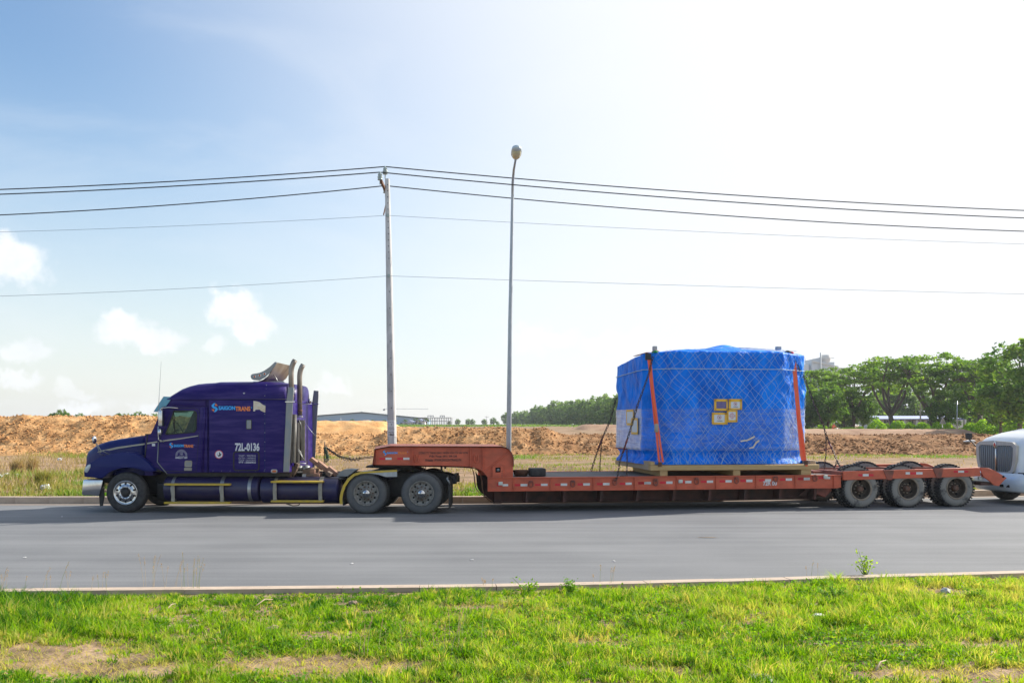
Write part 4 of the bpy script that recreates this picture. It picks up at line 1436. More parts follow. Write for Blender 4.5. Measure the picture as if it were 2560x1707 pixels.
zr = T.p(*C2([(700, 300)])[0], .5)[1]
for yc in (.75, WID - .9):
    mb = MB()
    a = T.p(*C2([(730, 238)])[0], yc); b_ = T.p(*C2([(752, 296)])[0], yc)
    mb.tube([(a[0], yc, a[1]), (b_[0] + .05, yc, zr)], .014, 6)
    mb.box(b_[0] - .6, b_[0] + .2, yc - .04, yc + .04, zr - .02, zr + .025)
    mb.build('roof_wing_stay', M['alu'], tr)

# side deflectors behind the sleeper, near and far
df = T.pts(C2([(860, 346), (912, 350), (902, 480), (896, 580), (868, 1102), (814, 1102), (842, 480)]), .03)
for (a, b_) in ((.0, .03), (WID - .03, WID)):
    dxo = .0 if a < 1 else .02
    mb = MB(); mb.plate([(p[0] + dxo, p[1]) for p in df], a, b_); o = mb.build('side_deflector', M['steel'], tr, bevel=.008, seg=1)
    cz = T.p(*C2([(870, 478)])[0], 0)[1]
    mb = MB(); mb.box(df[6][0] - .02, df[1][0] + .01, a - .02, b_ + .02, cz - .012, cz + .012); mb.build('deflector_clip', M['chrome'], o)
# exhaust stacks with slash-cut tops
def stack(xc, ybot, ytop, ytip, xtip, ly, shield, nm):
    b0 = T.p(*C2([(xc, ybot)])[0], ly); k0 = T.p(*C2([(xc, ytop)])[0], ly); tip = T.p(*C2([(xtip, ytip)])[0], ly)
    dx_, dz = tip[0] - k0[0], tip[1] - k0[1]
    path = [(b0[0], ly, b0[1]), (k0[0], ly, k0[1] - .05), (k0[0], ly, k0[1]), (k0[0] + dx_ * .07, ly, k0[1] + dz * .28), (k0[0] + dx_ * .28, ly, k0[1] + dz * .55), (k0[0] + dx_ * .60, ly, k0[1] + dz * .80), (tip[0], ly, tip[1])]
    mb = MB(); mb.tube(path, .066, 18)
    s_ = mb.build('exhaust_stack', M['stack'], tr)
    mb = MB(); p_ = Vector(path[-1]); d_ = (p_ - Vector(path[-2])).normalized()
    mb.tube([p_ - d_ * .004, p_ + d_ * .006], .057, 18); mb.build('stack_mouth', M['hole'], s_)
    mb = MB(); mb.lathe_z([(.067, 0), (.076, .005), (.076, .04), (.067, .045)], 18, (b0[0], ly, b0[1] + .10)); mb.build('stack_clamp', M['rust'], s_)
    m0 = T.p(*C2([(shield[0], shield[1])])[0], ly); m1 = T.p(*C2([(shield[0], shield[2])])[0], ly)
    mb = MB(); mb.tube([(m0[0], ly, m0[1]), (m1[0], ly, m1[1])], .085, 18); mb.build('muffler', M['black'], s_)
    for sx_, wd in ((shield[3], .075), (shield[4], .10)):
        q = T.p(*C2([(sx_, shield[1])])[0], ly - .1)
        mb = MB(); mb.box(q[0] - wd / 2, q[0] + wd / 2, ly - .13, ly - .115, m1[1], m0[1]); mb.build('heat_shield', M['beige'], s_)
    return s_


stack(883, 470, 215, 108, 918, .30, (905, 590, 1020, 898, 905), 'near')
stack(959, 600, 250, 148, 990, .95, (958, 640, 1000, 905, 992), 'mid')
# bracket, hoses and wiring behind the sleeper
mb = MB()
for (pts, r_) in (([(915, 610), (985, 612)], .014), ([(990, 640), (1050, 730), (1100, 790)], .008), ([(930, 640), (912, 720), (905, 780)], .012), ([(945, 630), (968, 680), (975, 760)], .008),
                  ([(910, 905), (935, 892), (960, 925), (975, 985), (1005, 1020)], .010), ([(915, 915), (945, 915), (968, 960), (1000, 1010)], .010), ([(905, 1020), (940, 1022), (1010, 1030)], .012), ([(918, 480), (1000, 500), (1060, 496)], .010)):
    q = T.pts(C2(pts), .55)
    mb.tube([(p[0], .55 + .04 * i, p[1]) for i, p in enumerate(q)], r_, 6)
mb.build('hoses', M['steel'], tr)
mb = MB(); c = T.p(*C2([(1033, 472)])[0], 1.9); mb.sphere((c[0] + .06, 1.85, c[1]), .05, .05, .07); mb.build('work_lamp', M['chrome'], tr)
wx = s1
mb = MB(); mb.box(wx + .03, wx + .09, .55, .80, zb + .1, zsh - .6); mb.build('rear_louvre', M['black'], tr)

# fuel tanks with straps and yellow steps
def tank(x0, c0, x1, c1, y0, y1, nm):
    a = T.p(*c0([(x0, y0)])[0], .12); b_ = T.p(*c1([(x1, y0)])[0], .12); lo = T.p(*c0([(x0, y1)])[0], .12)
    rr = (a[1] - lo[1]) / 2; zc = (a[1] + lo[1]) / 2; yc = .10 + rr
    mb = MB(); mb.lathe_x([(.0, a[0]), (rr * .8, a[0] + .005), (rr * .97, a[0] + .03), (rr, a[0] + .06), (rr, b_[0] - .06), (rr * .97, b_[0] - .03), (rr * .8, b_[0] - .005), (.0, b_[0])], 32, (0, yc, zc))
    o = mb.build('fuel_tank', M['purple_tank'], tr)
    mb = MB(); mb.lathe_x([(.0, a[0]), (rr * .8, a[0] + .005), (rr * .97, a[0] + .03), (rr, a[0] + .06), (rr, b_[0] - .06), (rr * .97, b_[0] - .03), (rr * .8, b_[0] - .005), (.0, b_[0])], 20, (0, WID - yc, zc))
    mb.build('fuel_tank', M['purple_tank'], tr)
    return o, yc, zc, rr


def strap_ring(o, c, x, wpx, yc, zc, rr, mt='alu'):
    q = T.p(*c([(x, 1280)])[0], .1)[0]; w = wpx / 3.563 / 100.0
    mb = MB(); mb.lathe_x([(rr + .001, q - w / 2), (rr + .008, q - w / 2), (rr + .008, q + w / 2), (rr + .001, q + w / 2)], 32, (0, yc, zc), smooth=False)
    mb.build('tank_strap', M[mt], o)


t1, yc, zc, rr = tank(802, C1, 590, C2, 1178, 1406, 'front')
for (c, x, w) in ((C1, 892, 28), (C2, 262, 34), (C2, 508, 30)):
    strap_ring(t1, c, x, w, yc, zc, rr)
t2, yc2, zc2, rr2 = tank(596, C2, 1300, C2, 1150, 1385, 'rear')
for (c, x, w) in ((C2, 734, 30), (C2, 1140, 36)):
    strap_ring(t2, c, x, w, yc2, zc2, rr2, 'beige')


def step(x0, c0, x1, c1, yt0, yt1, yb0, nm, br):
    a = T.p(*c0([(x0, yt0)])[0], .0); b_ = T.p(*c1([(x1, yt1)])[0], .0); lo = T.p(*c1([(x1, yb0)])[0], .0)
    for z_ in (b_[1], lo[1]):
        mb = MB(); mb.box(a[0], b_[0], -.02, .16, z_ - .045, z_ + .005); o = mb.build('step', M['yellow'], tr, bevel=.008, seg=1)
    for xb in br:
        q = T.p(*xb, .0)[0]
        mb = MB(); mb.plate([(q - .04, b_[1] - .04), (q + .04, b_[1] - .04), (q + .045, lo[1]), (q - .045, lo[1])], .03, .05)
        mb.box(q - .045, q + .045, .03, .16, lo[1] - .01, lo[1] + .01); mb.build('step_bracket', M['beige'], tr)


step(820, C1, 335, C2, 1238, 1208, 1372, 'front', [C1([(895, 1300)])[0], C2([(262, 1300)])[0]])
step(702, C2, 1166, C2, 1186, 1184, 1358, 'rear', [C2([(734, 1280)])[0], C2([(1140, 1280)])[0]])
mb = MB(); lo = T.pts(C2([(840, 1385), (900, 1402), (950, 1398), (960, 1382)]), .2); mb.tube([(p[0], .2, p[1]) for p in lo], .014, 6); mb.build('hanging_hose', M['black'], tr)

# catwalk behind the cab
q0, q1 = T.p(*C2([(700, 1160)])[0], .2)[0], T.p(*C2([(1330, 1150)])[0], .2)[0]
zq = T.p(*C2([(1000, 1155)])[0], .3)[1]
mb = MB(); mb.box(q0, q1, .28, WID - .28, zq - .06, zq); mb.build('catwalk', M['black'], tr, bevel=.01, seg=1)

# mudguard over the leading drive wheel
mg = C3([(345, 1030), (338, 960), (352, 880), (385, 790), (440, 710), (510, 655), (590, 630), (700, 622), (860, 616), (1042, 606)])
mo = T.pts(mg, -.02)
mi = T.pts(C3([(378, 1030), (372, 965), (384, 892), (412, 812), (462, 738), (522, 684), (598, 657), (700, 648), (860, 640), (1042, 630)]), -.02)
n_ = len(mo)
mb = MB()
mb.loft([[(mo[i][0], -.02, mo[i][1]), (mo[i][0], .62, mo[i][1]), (mi[i][0], .62, mi[i][1] + .012), (mi[i][0], .0, mi[i][1] + .012)] for i in range(n_)], smooth=False)
mgd = mb.build('mudguard', M['steel'], tr)
mb = MB(); mb.plate(mo + mi[::-1], -.032, -.021); mb.build('mudguard_edge', M['yellow'], mgd)
mb = MB(); mb.plate(T.pts(C3([(640, 650), (1042, 631), (1042, 692), (905, 694), (820, 668), (740, 655)]), -.02), -.028, -.018); mb.build('mudguard_plate', M['galv'], mgd)
pr = T.pts(C3([(378, 1032), (372, 965), (386, 892), (414, 812), (464, 740), (526, 688), (600, 662), (690, 655), (760, 662), (820, 690), (860, 712), (950, 712)]), -.01)
mb = MB(); mb.loft([[(p[0], -.012, p[1]), (p[0], .60, p[1] - .002), (p[0], .60, p[1] - .03), (p[0], -.012, p[1] - .035)] for p in pr], smooth=False); mb.build('mudguard_liner', M['purple_tank'], mgd)
# fifth wheel
c0 = T.p(*C3([(1030, 575)])[0], 1.2)
zf_ = T.p(*C3([(1030, 590)])[0], .8)[1]
mb = MB()
mb.plate([(c0[0] - .75, zf_ + .02), (c0[0] - .70, zf_ + .075), (c0[0] + .35, zf_ + .075), (c0[0] + .75, zf_ - .05), (c0[0] + .70, zf_ - .09), (c0[0] + .2, zf_ - .02)], .78, WID - .78)
mb.box(c0[0] - .35, c0[0] + .35, .80, WID - .80, .95, zf_)
mb.box(c0[0] + .05, c0[0] + .70, .62, .80, .90, zf_ - .10)
mb.build('fifth_wheel', M['black'], tr, bevel=.015, seg=1)
# rear lamps, flaps and chain at the frame end
for (x, yt, yb, ly) in ((1682, 735, 1072, .06), (1712, 760, 1018, .5)):
    q = T.p(*C3([(x, yt)])[0], ly); lo = T.p(*C3([(x, yb)])[0], ly)
    mb = MB(); mb.box(q[0] - .02, q[0] + .02, ly, ly + .55 if ly < .3 else ly + .1, lo[1], q[1]); mb.build('mud_flap', M['black'], tr)
q = T.pts(C3([(1655, 716), (1690, 780)]), .06)
mb = MB(); mb.tube([(q[0][0], .06, q[0][1]), (q[1][0], .06, q[1][1])], .022, 8); mb.tube([(q[0][0], .06, q[0][1]), (q[0][0] - .05, .8, q[0][1] + .02)], .025, 8); mb.build('flap_bracket', M['steel'], tr)
ch = T.pts(C3([(1640, 800), (1650, 880), (1680, 900)]), .2)
mb = MB(); mb.tube([(p[0], .2, p[1]) for p in ch], .012, 6); mb.build('chain_end', M['chain'], tr)

# coiled air line on its spring post
pp = T.pts([(810, 1140), (811, 1112), (812, 1110)], 1.25)
mb = MB(); mb.tube([(pp[0][0], 1.25, zq), (pp[1][0], 1.25, pp[1][1] - .1), (pp[2][0], 1.25, pp[2][1] + .06)], .012, 6); post = mb.build('hose_post', M['black'], tr)
def coil(pts, ly, r_coil, turns, rr_, mt, nm, par):
    q = [Vector((p[0], ly, p[1])) for p in T.pts(pts, ly)]
    seg = [0]
    for a, b_ in zip(q, q[1:]): seg.append(seg[-1] + (b_ - a).length)
    tot = seg[-1]
    path = []
    nS = turns * 10
    for i in range(nS + 1):
        s_ = tot * i / nS
        j = max(k for k in range(len(q)) if seg[k] <= s_ + 1e-9); j = min(j, len(q) - 2)
        f_ = (s_ - seg[j]) / max(1e-9, seg[j + 1] - seg[j])
        c_ = q[j].lerp(q[j + 1], f_); d_ = (q[j + 1] - q[j]).normalized()
        n1_ = d_.cross(Vector((0, 1, 0))).normalized(); n2_ = d_.cross(n1_)
        a = 2 * math.pi * turns * i / nS
        path.append(c_ + (n1_ * math.cos(a) + n2_ * math.sin(a)) * r_coil)
    mb = MB(); mb.tube(path, rr_, 5); return mb.build(nm, M[mt], par)
M['hose_green'] = mat('air_line_green', (.05, .13, .08), .5, 0, (.02, .03, .03), 9, .7)
coil([(812, 1118), (816, 1132), (820, 1146), (812, 1153)], 1.25, .045, 12, .012, 'hose_green', 'air_line', tr)
coil([(814, 1117), (828, 1128), (845, 1138), (858, 1146)], 1.25, .030, 9, .010, 'black', 'air_line', tr)
coil([(858, 1146), (880, 1148), (900, 1146)], 1.25, .05, 5, .009, 'black', 'air_line', tr)
for k, dv in enumerate((0, 3)):
    q = T.pts([(814, 1116 + dv), (845, 1138 + dv), (880, 1147 + dv), (905, 1144 + dv), (933, 1140 + dv)], 1.25)
    mb = MB(); mb.tube([(p[0], 1.25 + .05 * k, p[1]) for p in q], .011, 6); mb.build('air_line', M['black'], tr)

# ------------------------------------------------------------------ the red lowbed trailer
Q = Frame(-2.3, 23.3, R(7.5))
tl = empty('lowbed_trailer', (Q.o.x, Q.o.y, 0), Q.yaw)
tag(tl, 'rust red lowbed semi trailer with gooseneck and three rows of wheels', 'trailer')
TW = 2.9
GN = .25                                  # gooseneck side plates stand in from the deck edge
DZ = .90
# gooseneck
gn_px = C3([(738, 545), (765, 362), (960, 326), (1400, 327), (2352, 330)]) + C4([(200, 184), (440, 184), (500, 192), (545, 216), (578, 258), (596, 310), (600, 420), (600, 585), (330, 585), (290, 556), (262, 515), (225, 478), (175, 448), (110, 428), (40, 420)]) + C3([(1960, 574), (1840, 564), (1600, 557), (1230, 552)])
gn = Q.pts(gn_px, GN)
for (a, b_) in ((GN, GN + .025), (TW - GN - .025, TW - GN)):
    mb = MB(); mb.plate(gn, a, b_); o = mb.build('gooseneck_side', M['oxide'], tl)
    if a < 1: gside = o
top_px = gn_px[1:12]
tp_ = Q.pts(top_px, GN)
mb = MB(); mb.loft([[(p[0], GN - .09, p[1]), (p[0], TW - GN + .09, p[1]), (p[0], TW - GN + .09, p[1] + .022), (p[0], GN - .09, p[1] + .022)] for p in tp_[:8]], smooth=False); mb.build('gooseneck_top', M['oxide_dark'], tl)  # darker worn colour put on the sunlit top to dim its bright band
mb = MB(); mb.loft([[(p[0], GN - .07, p[1]), (p[0] + .02, GN - .07, p[1] + .006), (p[0] + .02, TW - GN + .07, p[1] + .006), (p[0], TW - GN + .07, p[1])] for p in tp_[7:]], smooth=False); mb.build('gooseneck_back', M['oxide_dark'], tl)
mb = MB(); mb.loft([[(p[0], GN - .06, p[1]), (p[0], TW - GN + .06, p[1]), (p[0] + .025, TW - GN + .06, p[1]), (p[0] + .025, GN - .06, p[1])] for p in (gn[0], gn[1])], smooth=False); mb.build('gooseneck_front', M['oxide'], tl)
bot_px = C3([(740, 548), (1230, 554), (1600, 559), (1840, 566), (1960, 576)]) + C4([(40, 422), (110, 430), (160, 452), (190, 485), (208, 530), (222, 600), (228, 690), (245, 760), (285, 812), (345, 852)])
bt = Q.pts(bot_px, GN)
mb = MB()
mb.loft([[(p[0], GN - .07, p[1]), (p[0], GN + .28, p[1]), (p[0] + .012, GN + .28, p[1] - .028), (p[0] + .012, GN - .07, p[1] - .028)] for p in bt], smooth=False)
mb.build('gooseneck_flange', M['oxide_dark'], tl)
mb = MB()
mb.loft([[(p[0], TW - GN - .28, p[1]), (p[0], TW - GN + .07, p[1]), (p[0] + .012, TW - GN + .07, p[1] - .028), (p[0] + .012, TW - GN - .28, p[1] - .028)] for p in bt], smooth=False)
mb.build('gooseneck_flange', M['oxide_dark'], tl)
mb = MB()   # underside plate with the kingpin coupler
mb.box(gn[0][0] + .1, Q.p(*C3([(1240, 552)])[0], GN)[0], GN + .03, TW - GN - .03, gn[0][1] - .05, gn[0][1] + .02)
mb.box(Q.p(*C3([(830, 552)])[0], .6)[0], Q.p(*C3([(1225, 552)])[0], .6)[0], .6, TW - .6, gn[0][1] - .09, gn[0][1] - .05)
mb.build('coupler_plate', M['black'], tl)
# stiffeners on the gooseneck side
def stiff(c, x0, y0, x1, y1, par, nm='stiffener', ly=GN, d=.07, th=.014):
    a, b_ = Q.pts(c([(x0, y0), (x1, y1)]), ly)
    v = Vector((b_[0] - a[0], 0, b_[1] - a[1])); n_ = Vector((-v.z, 0, v.x)).normalized() * th / 2
    mb = MB(); mb.plate([(a[0] - n_.x, a[1] - n_.z), (a[0] + n_.x, a[1] + n_.z), (b_[0] + n_.x, b_[1] + n_.z), (b_[0] - n_.x, b_[1] - n_.z)], ly - d, ly - .001)
    return mb.build(nm, M['oxide'], par)


stiff(C3, 788, 362, 788, 546, gside); stiff(C3, 1228, 330, 1228, 550, gside); stiff(C3, 1940, 332, 1940, 572, gside); stiff(C3, 2090, 334, 2090, 610, gside)
stiff(C4, 245, 486, 552, 236, gside, d=.05)
sq = Q.pts(C4([(345, 420), (478, 414), (478, 570), (345, 570)]), GN)
mb = MB(); mb.plate(sq, GN - .05, GN - .002, [Q.pts(C4([(382, 432), (446, 428), (446, 490), (382, 492)]), GN)]); mb.build('lock_box', M['oxide'], gside, bevel=.006, seg=1)
mb = MB(); mb.plate(Q.pts(C4([(376, 426), (452, 422), (452, 496), (376, 498)]), GN), GN - .012, GN - .004); mb.build('lock_box_recess', M['hole'], gside)
c = Q.p(*C4([(418, 462)])[0], GN)
mb = MB(); mb.lathe_y([(0, -.02), (.035, -.02), (.04, 0)], 12, (c[0], GN - .014, c[1])); mb.build('lock_pin', M['steel'], gside)
mb = MB()
for k in range(4):
    q = Q.p(*C4([(466, 478 + 22 * k)])[0], GN - .05); mb.sphere((q[0], GN - .052, q[1]), .012, .01, .012, 6, 4)
tag(mb.build('lock_bolts', M['rust'], gside), kind='stuff')


def uring(parent, c, x, y, ly, w=.105, h=.17, r=.016, mt='oxide'):
    q = Q.p(*c([(x, y)])[0], ly)
    hw = w / 2
    path = [(q[0] - hw, ly - .03, q[1] + h * .5)]
    path += [(q[0] - hw * math.cos(a), ly - .035, q[1] - h * .5 + hw - hw * math.sin(a)) for a in np.linspace(0, math.pi, 9)]
    path += [(q[0] + hw, ly - .03, q[1] + h * .5)] + [(q[0] + hw * math.cos(a), ly - .03, q[1] + h * .5 + .6 * hw * math.sin(a)) for a in np.linspace(0, math.pi, 7)]
    mb = MB(); mb.tube(path, r, 6)
    mb.box(q[0] - .025, q[0] + .025, ly - .05, ly - .001, q[1] + h * .32, q[1] + h * .72)
    return mb.build('lashing_ring', M[mt], parent)


uring(gside, C3, 1285, 475, GN); uring(gside, C4, 150, 330, GN)
# lettering and reflectors on the gooseneck
lg_ = GN - .004
brand(gside, Q, lg_, C3, (868, 916, 368, 434), (918, 1046, 388, 412), (1050, 1162, 388, 416), (1166, 1176, 384, 394))
qb = lambda c, x0, x1, y0, y1, ly: (lambda a, b_: (a[0], b_[0], b_[1], a[1]))(*Q.pts(c([(x0, y0), (x1, y1)]), ly))
text_part('address_print', 'CÔNG TY TNHH GIAO NHẬN VẬN TẢI SÀI GÒN', qb(C3, 1308, 1908, 380, 418, lg_), lg_, M['black_print'], gside, .02)
text_part('address_print', 'Điện Thoại: 0931 338 338', qb(C3, 1437, 1775, 428, 460, lg_), lg_, M['black_print'], gside, .02)
text_part('address_print', 'Website: WWW.SAIGONTRANS.VN', qb(C3, 1384, 1828, 472, 503, lg_), lg_, M['black_print'], gside, .02)


def reflector(c, x0, xm, x1, y0, y1, ly, par):
    for nm, a, b_, mt in (('red_reflector', x0, xm - 3, 'refl_red'), ('white_reflector', xm + 3, x1, 'refl_white')):
        (l_, t_), (r_, b0) = Q.pts(c([(a, y0), (b_, y1)]), ly)
        mb = MB(); mb.box(l_, r_, ly - .005, ly - .001, b0, t_); mb.build(nm, M[mt], par)


reflector(C3, 826, 898, 976, 458, 484, GN, gside); reflector(C3, 1044, 1116, 1194, 458, 484, GN, gside)
# small hooks under the gooseneck
mb = MB()
for x in (1376,):
    q = Q.p(*C3([(x, 580)])[0], GN); mb.tube([(q[0] + .03 * math.sin(a), GN, q[1] + .045 * math.cos(a)) for a in np.linspace(0, 6.28, 12)], .008, 5)
mb.build('hook', M['rust'], tl)
mb = MB(); q = Q.p(*C3([(1588, 595)])[0], GN + .1); mb.box(q[0] - .025, q[0] + .025, GN + .1, GN + .2, q[1] - .05, q[1] + .1)
q = Q.p(*C3([(1632, 582)])[0], GN + .1); mb.sphere((q[0], GN + .1, q[1]), .03); mb.build('valve_bracket', M['black'], tl)

# deck
d0 = Q.p(*C4([(300, 600)])[0], 0)[0]
d1 = Q.p(*C6([(735, 360)])[0], 0)[0]
zbm = Q.p(*C4([(700, 722)])[0], 0)[1]
gback = gn[12][0]
nplank = 9
pw = (TW - .16) / nplank
for k in range(nplank):
    y0 = .08 + k * pw
    mb = MB(); mb.box(gback + .02, d1, y0 + .004, y0 + pw - .004, DZ - .05, DZ - .006 - .003 * (k % 2)); mb.build('deck_plank', M['deck'], tl)
for (yo, yi) in ((.0, .08), (TW - .08, TW)):
    near = yo < 1
    mb = MB()
    yw = .045 if near else TW - .065
    mb.box(d0, d1 - .02, yw, yw + .02, zbm + .012, DZ - .013)
    mb.box(d0, d1 - .02, yo, yi + (.03 if near else 0), DZ - .012, DZ + .006)
    mb.box(d0, d1 - .12, yo, yi, zbm, zbm + .014)
    o = mb.build('side_beam', M['oxide'], tl)
    if near: sb_ = o
LYB = .045
for k, u in enumerate([1160 + x / 4.9 for x in (605, 1060, 1585, 2090)] + [1500 + x / 4.127 for x in (790, 1195, 1610, 2012)] + [1900 + x / 3.5636 for x in (655,)]):
    x = Q.p(u, 1200, LYB)[0]
    mb = MB(); mb.box(x - .008, x + .008, .004, LYB - .001, zbm + .015, DZ - .013); mb.build('stiffener', M['oxide'], sb_)
mb = MB(); mb.box(d0 - .014, d0 - .001, .0, .12, zbm, DZ); mb.build('beam_end', M['oxide'], sb_)
for (c, x, y_) in ((C4, 818, 640), (C4, 1330, 636), (C4, 1846, 615), (C4, 2345, 622), (C5, 572, 1508), (C5, 993, 1500), (C5, 1404, 1492), (C5, 1808, 1475), (C5, 2211, 1470), (C6, 487, 412)):
    uring(sb_, c, x, y_, LYB, .10, .13, .015, 'oxide_dark')
for (c, a) in ((C4, [(400, 470, 540, 634, 660), (620, 690, 776, 632, 660), (870, 940, 1024, 630, 656), (1114, 1182, 1264, 627, 655), (1390, 1458, 1542, 624, 652), (1626, 1700, 1782, 620, 648), (1906, 1976, 2054, 616, 644), (2138, 2206, 2290, 608, 636)]),
               (C5, [(392, 458, 524, 1502, 1526), (618, 680, 748, 1497, 1522), (812, 876, 942, 1492, 1516), (1040, 1100, 1166, 1488, 1512), (1232, 1292, 1358, 1484, 1508), (1448, 1506, 1572, 1478, 1504), (1640, 1700, 1764, 1474, 1498), (1856, 1914, 1980, 1466, 1490), (2042, 2100, 2164, 1460, 1484)]),
               (C6, [(338, 388, 442, 404, 424), (520, 570, 624, 396, 416)])):
    for (x0, xm, x1, y0, y1) in a:
        reflector(c, x0, xm, x1, y0, y1, LYB, sb_)
for (c, x, y_) in ((C4, 448, 628), (C5, 832, 1497), (C6, 585, 396)):
    q = Q.p(*c([(x, y_)])[0], .0)
    mb = MB(); mb.box(q[0] - .055, q[0] + .055, -.015, LYB - .008, q[1] - .045, q[1] + .045); o = mb.build('side_lamp', M['lamp_white'], tl, bevel=.01)
    mb = MB(); mb.box(q[0] - .10, q[0] - .02, -.005, LYB - .007, q[1] + .02, q[1] + .055); mb.build('side_lamp_base', M['oxide'], o)
nb = qb(C5, 1682, 1824, 1484, 1532, LYB - .006)
text_part('fleet_number', '72R 00', (nb[0], nb[1], nb[2] - .02, nb[3] - .03), LYB - .008, M['white_print'], sb_, .03)

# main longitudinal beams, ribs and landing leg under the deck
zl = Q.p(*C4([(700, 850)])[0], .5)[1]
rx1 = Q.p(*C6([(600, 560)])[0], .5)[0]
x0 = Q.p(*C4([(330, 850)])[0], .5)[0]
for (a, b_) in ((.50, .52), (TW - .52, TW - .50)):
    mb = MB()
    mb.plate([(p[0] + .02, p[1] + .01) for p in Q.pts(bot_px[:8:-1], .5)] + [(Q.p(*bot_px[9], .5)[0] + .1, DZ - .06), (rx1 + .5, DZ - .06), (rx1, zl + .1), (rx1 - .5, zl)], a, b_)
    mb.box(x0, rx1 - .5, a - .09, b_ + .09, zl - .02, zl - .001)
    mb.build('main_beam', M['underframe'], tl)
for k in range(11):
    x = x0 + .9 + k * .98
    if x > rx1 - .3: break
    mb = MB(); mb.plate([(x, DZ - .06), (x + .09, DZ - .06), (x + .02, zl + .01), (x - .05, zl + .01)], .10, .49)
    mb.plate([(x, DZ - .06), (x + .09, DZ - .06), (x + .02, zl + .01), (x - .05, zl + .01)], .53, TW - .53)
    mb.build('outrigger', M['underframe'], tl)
q = Q.p(*C4([(415, 780)])[0], .3)
mb = MB(); mb.box(q[0] - .09, q[0] + .09, .34, .46, .24, DZ - .06); mb.box(q[0] - .12, q[0] + .10, .31, .48, .21, .26); mb.build('landing_leg', M['underframe'], tl)
# rusty box under the deck in front of the rear wheels
bq = Q.pts(C6([(480, 470), (620, 465), (640, 520), (580, 582), (520, 555), (470, 545)]), .25)
mb = MB(); mb.plate(bq, .25, .50); mb.build('tool_box', M['oxide_dark'], tl, bevel=.01, seg=1)
bq = Q.pts(C6([(350, 560), (440, 475), (480, 475), (400, 565)]), .3)
mb = MB(); mb.plate(bq, .30, .34); mb.build('brace', M['underframe'], tl)

# rear bogie
WR = .515
rx = [Q.p(u, 1221, 0)[0] for u in (2154, 2272, 2393)]
for i, x in enumerate(rx):
    wheel('trail', tl, x, .0, WR, spin=.5 * i)
    for w_ in (wheel('trail', tl, x, .62, .575, far=True, detail=False, spin=.3), wheel('trail', tl, x, TW - .62, .575, detail=False, spin=.7)):
        w_.scale = (1.13, 1.0, 1.13)
    wheel('trail', tl, x, TW, WR, far=True, detail=False, spin=.2)
for x in rx:
    mb = MB(); mb.tube([(x, .2, WR), (x, TW - .2, WR)], .07, 10); mb.build('axle', M['black'], tl)
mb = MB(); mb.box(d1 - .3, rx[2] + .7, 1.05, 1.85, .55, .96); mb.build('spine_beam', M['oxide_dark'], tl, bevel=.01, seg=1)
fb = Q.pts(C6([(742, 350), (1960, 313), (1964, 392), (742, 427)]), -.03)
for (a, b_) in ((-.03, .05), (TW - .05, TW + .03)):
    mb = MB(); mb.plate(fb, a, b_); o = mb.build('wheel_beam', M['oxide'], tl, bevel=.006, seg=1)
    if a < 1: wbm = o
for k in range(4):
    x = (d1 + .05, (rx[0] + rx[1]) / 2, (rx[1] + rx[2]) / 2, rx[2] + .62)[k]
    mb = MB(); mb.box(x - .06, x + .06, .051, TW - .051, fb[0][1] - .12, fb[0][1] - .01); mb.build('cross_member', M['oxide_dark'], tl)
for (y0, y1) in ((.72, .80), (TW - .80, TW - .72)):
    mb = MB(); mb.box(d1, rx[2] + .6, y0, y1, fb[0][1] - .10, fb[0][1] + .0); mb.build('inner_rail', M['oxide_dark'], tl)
for xx in (1145, 1585):
    pts = Q.pts(C6([(xx - 48, 338 if xx < 1300 else 322), (xx + 50, 336 if xx < 1300 else 320), (xx + 28, 425 if xx < 1300 else 408), (xx - 12, 425 if xx < 1300 else 408)]), -.035)
    mb = MB(); mb.plate(pts, -.05, -.031); mb.build('beam_bracket', M['oxide_dark'], wbm, bevel=.004, seg=1)
for (x0_, xm, x1_, y0, y1, w0) in ((876, 912, 1012, 372, 392, 0), (1298, 1350, 1448, 355, 376, 1), (1726, 1764, 1856, 342, 360, 0)):
    for (a, b_, mt) in ((x0_, x0_ + 38, 'refl_white' if w0 else 'refl_red'), (x0_ + 40, x0_ + 92, 'refl_red' if w0 else 'refl_white'), (x0_ + 94, x1_, 'refl_white' if w0 else 'refl_red')):
        (l_, t_), (r_, b0) = Q.pts(C6([(a, y0), (b_, y1)]), -.035)
        mb = MB(); mb.box(l_, r_, -.036, -.031, b0, t_); mb.build('white_reflector' if 'white' in mt else 'red_reflector', M[mt], wbm)
tp2 = Q.pts(C6([(1962, 312), (2035, 318), (2085, 338), (2135, 366), (2200, 408), (2175, 430), (2128, 480), (2088, 474), (2040, 430), (1992, 398)]), -.03)
for (a, b_) in ((-.03, .02), (TW - .02, TW + .03)):
    mb = MB(); mb.plate(tp2, a, b_); mb.build('tail_piece', M['oxide'], tl, bevel=.006, seg=1)
mb = MB(); mb.box(tp2[0][0] + .1, tp2[3][0] - .02, .03, TW - .03, tp2[3][1] - .06, tp2[3][1] - .02); mb.box(tp2[6][0] - .5, tp2[6][0] - .1, .03, TW - .03, tp2[6][1] + .02, tp2[6][1] + .1); mb.build('tail_deck', M['underframe'], tl)
q = Q.p(*C6([(2168, 396)])[0], -.03)
mb = MB(); mb.lathe_y([(0, -.01), (.03, -.01), (.034, 0)], 12, (q[0], -.031, q[1])); mb.build('tail_pin', M['hole'], tl)
q = Q.p(*C6([(1965, 408)])[0], .1)
mb = MB(); mb.box(q[0] - .07, q[0] + .05, .06, .14, q[1] - .05, q[1] + .04); mb.build('tail_lamp', M['lamp_white'], tl, bevel=.01)

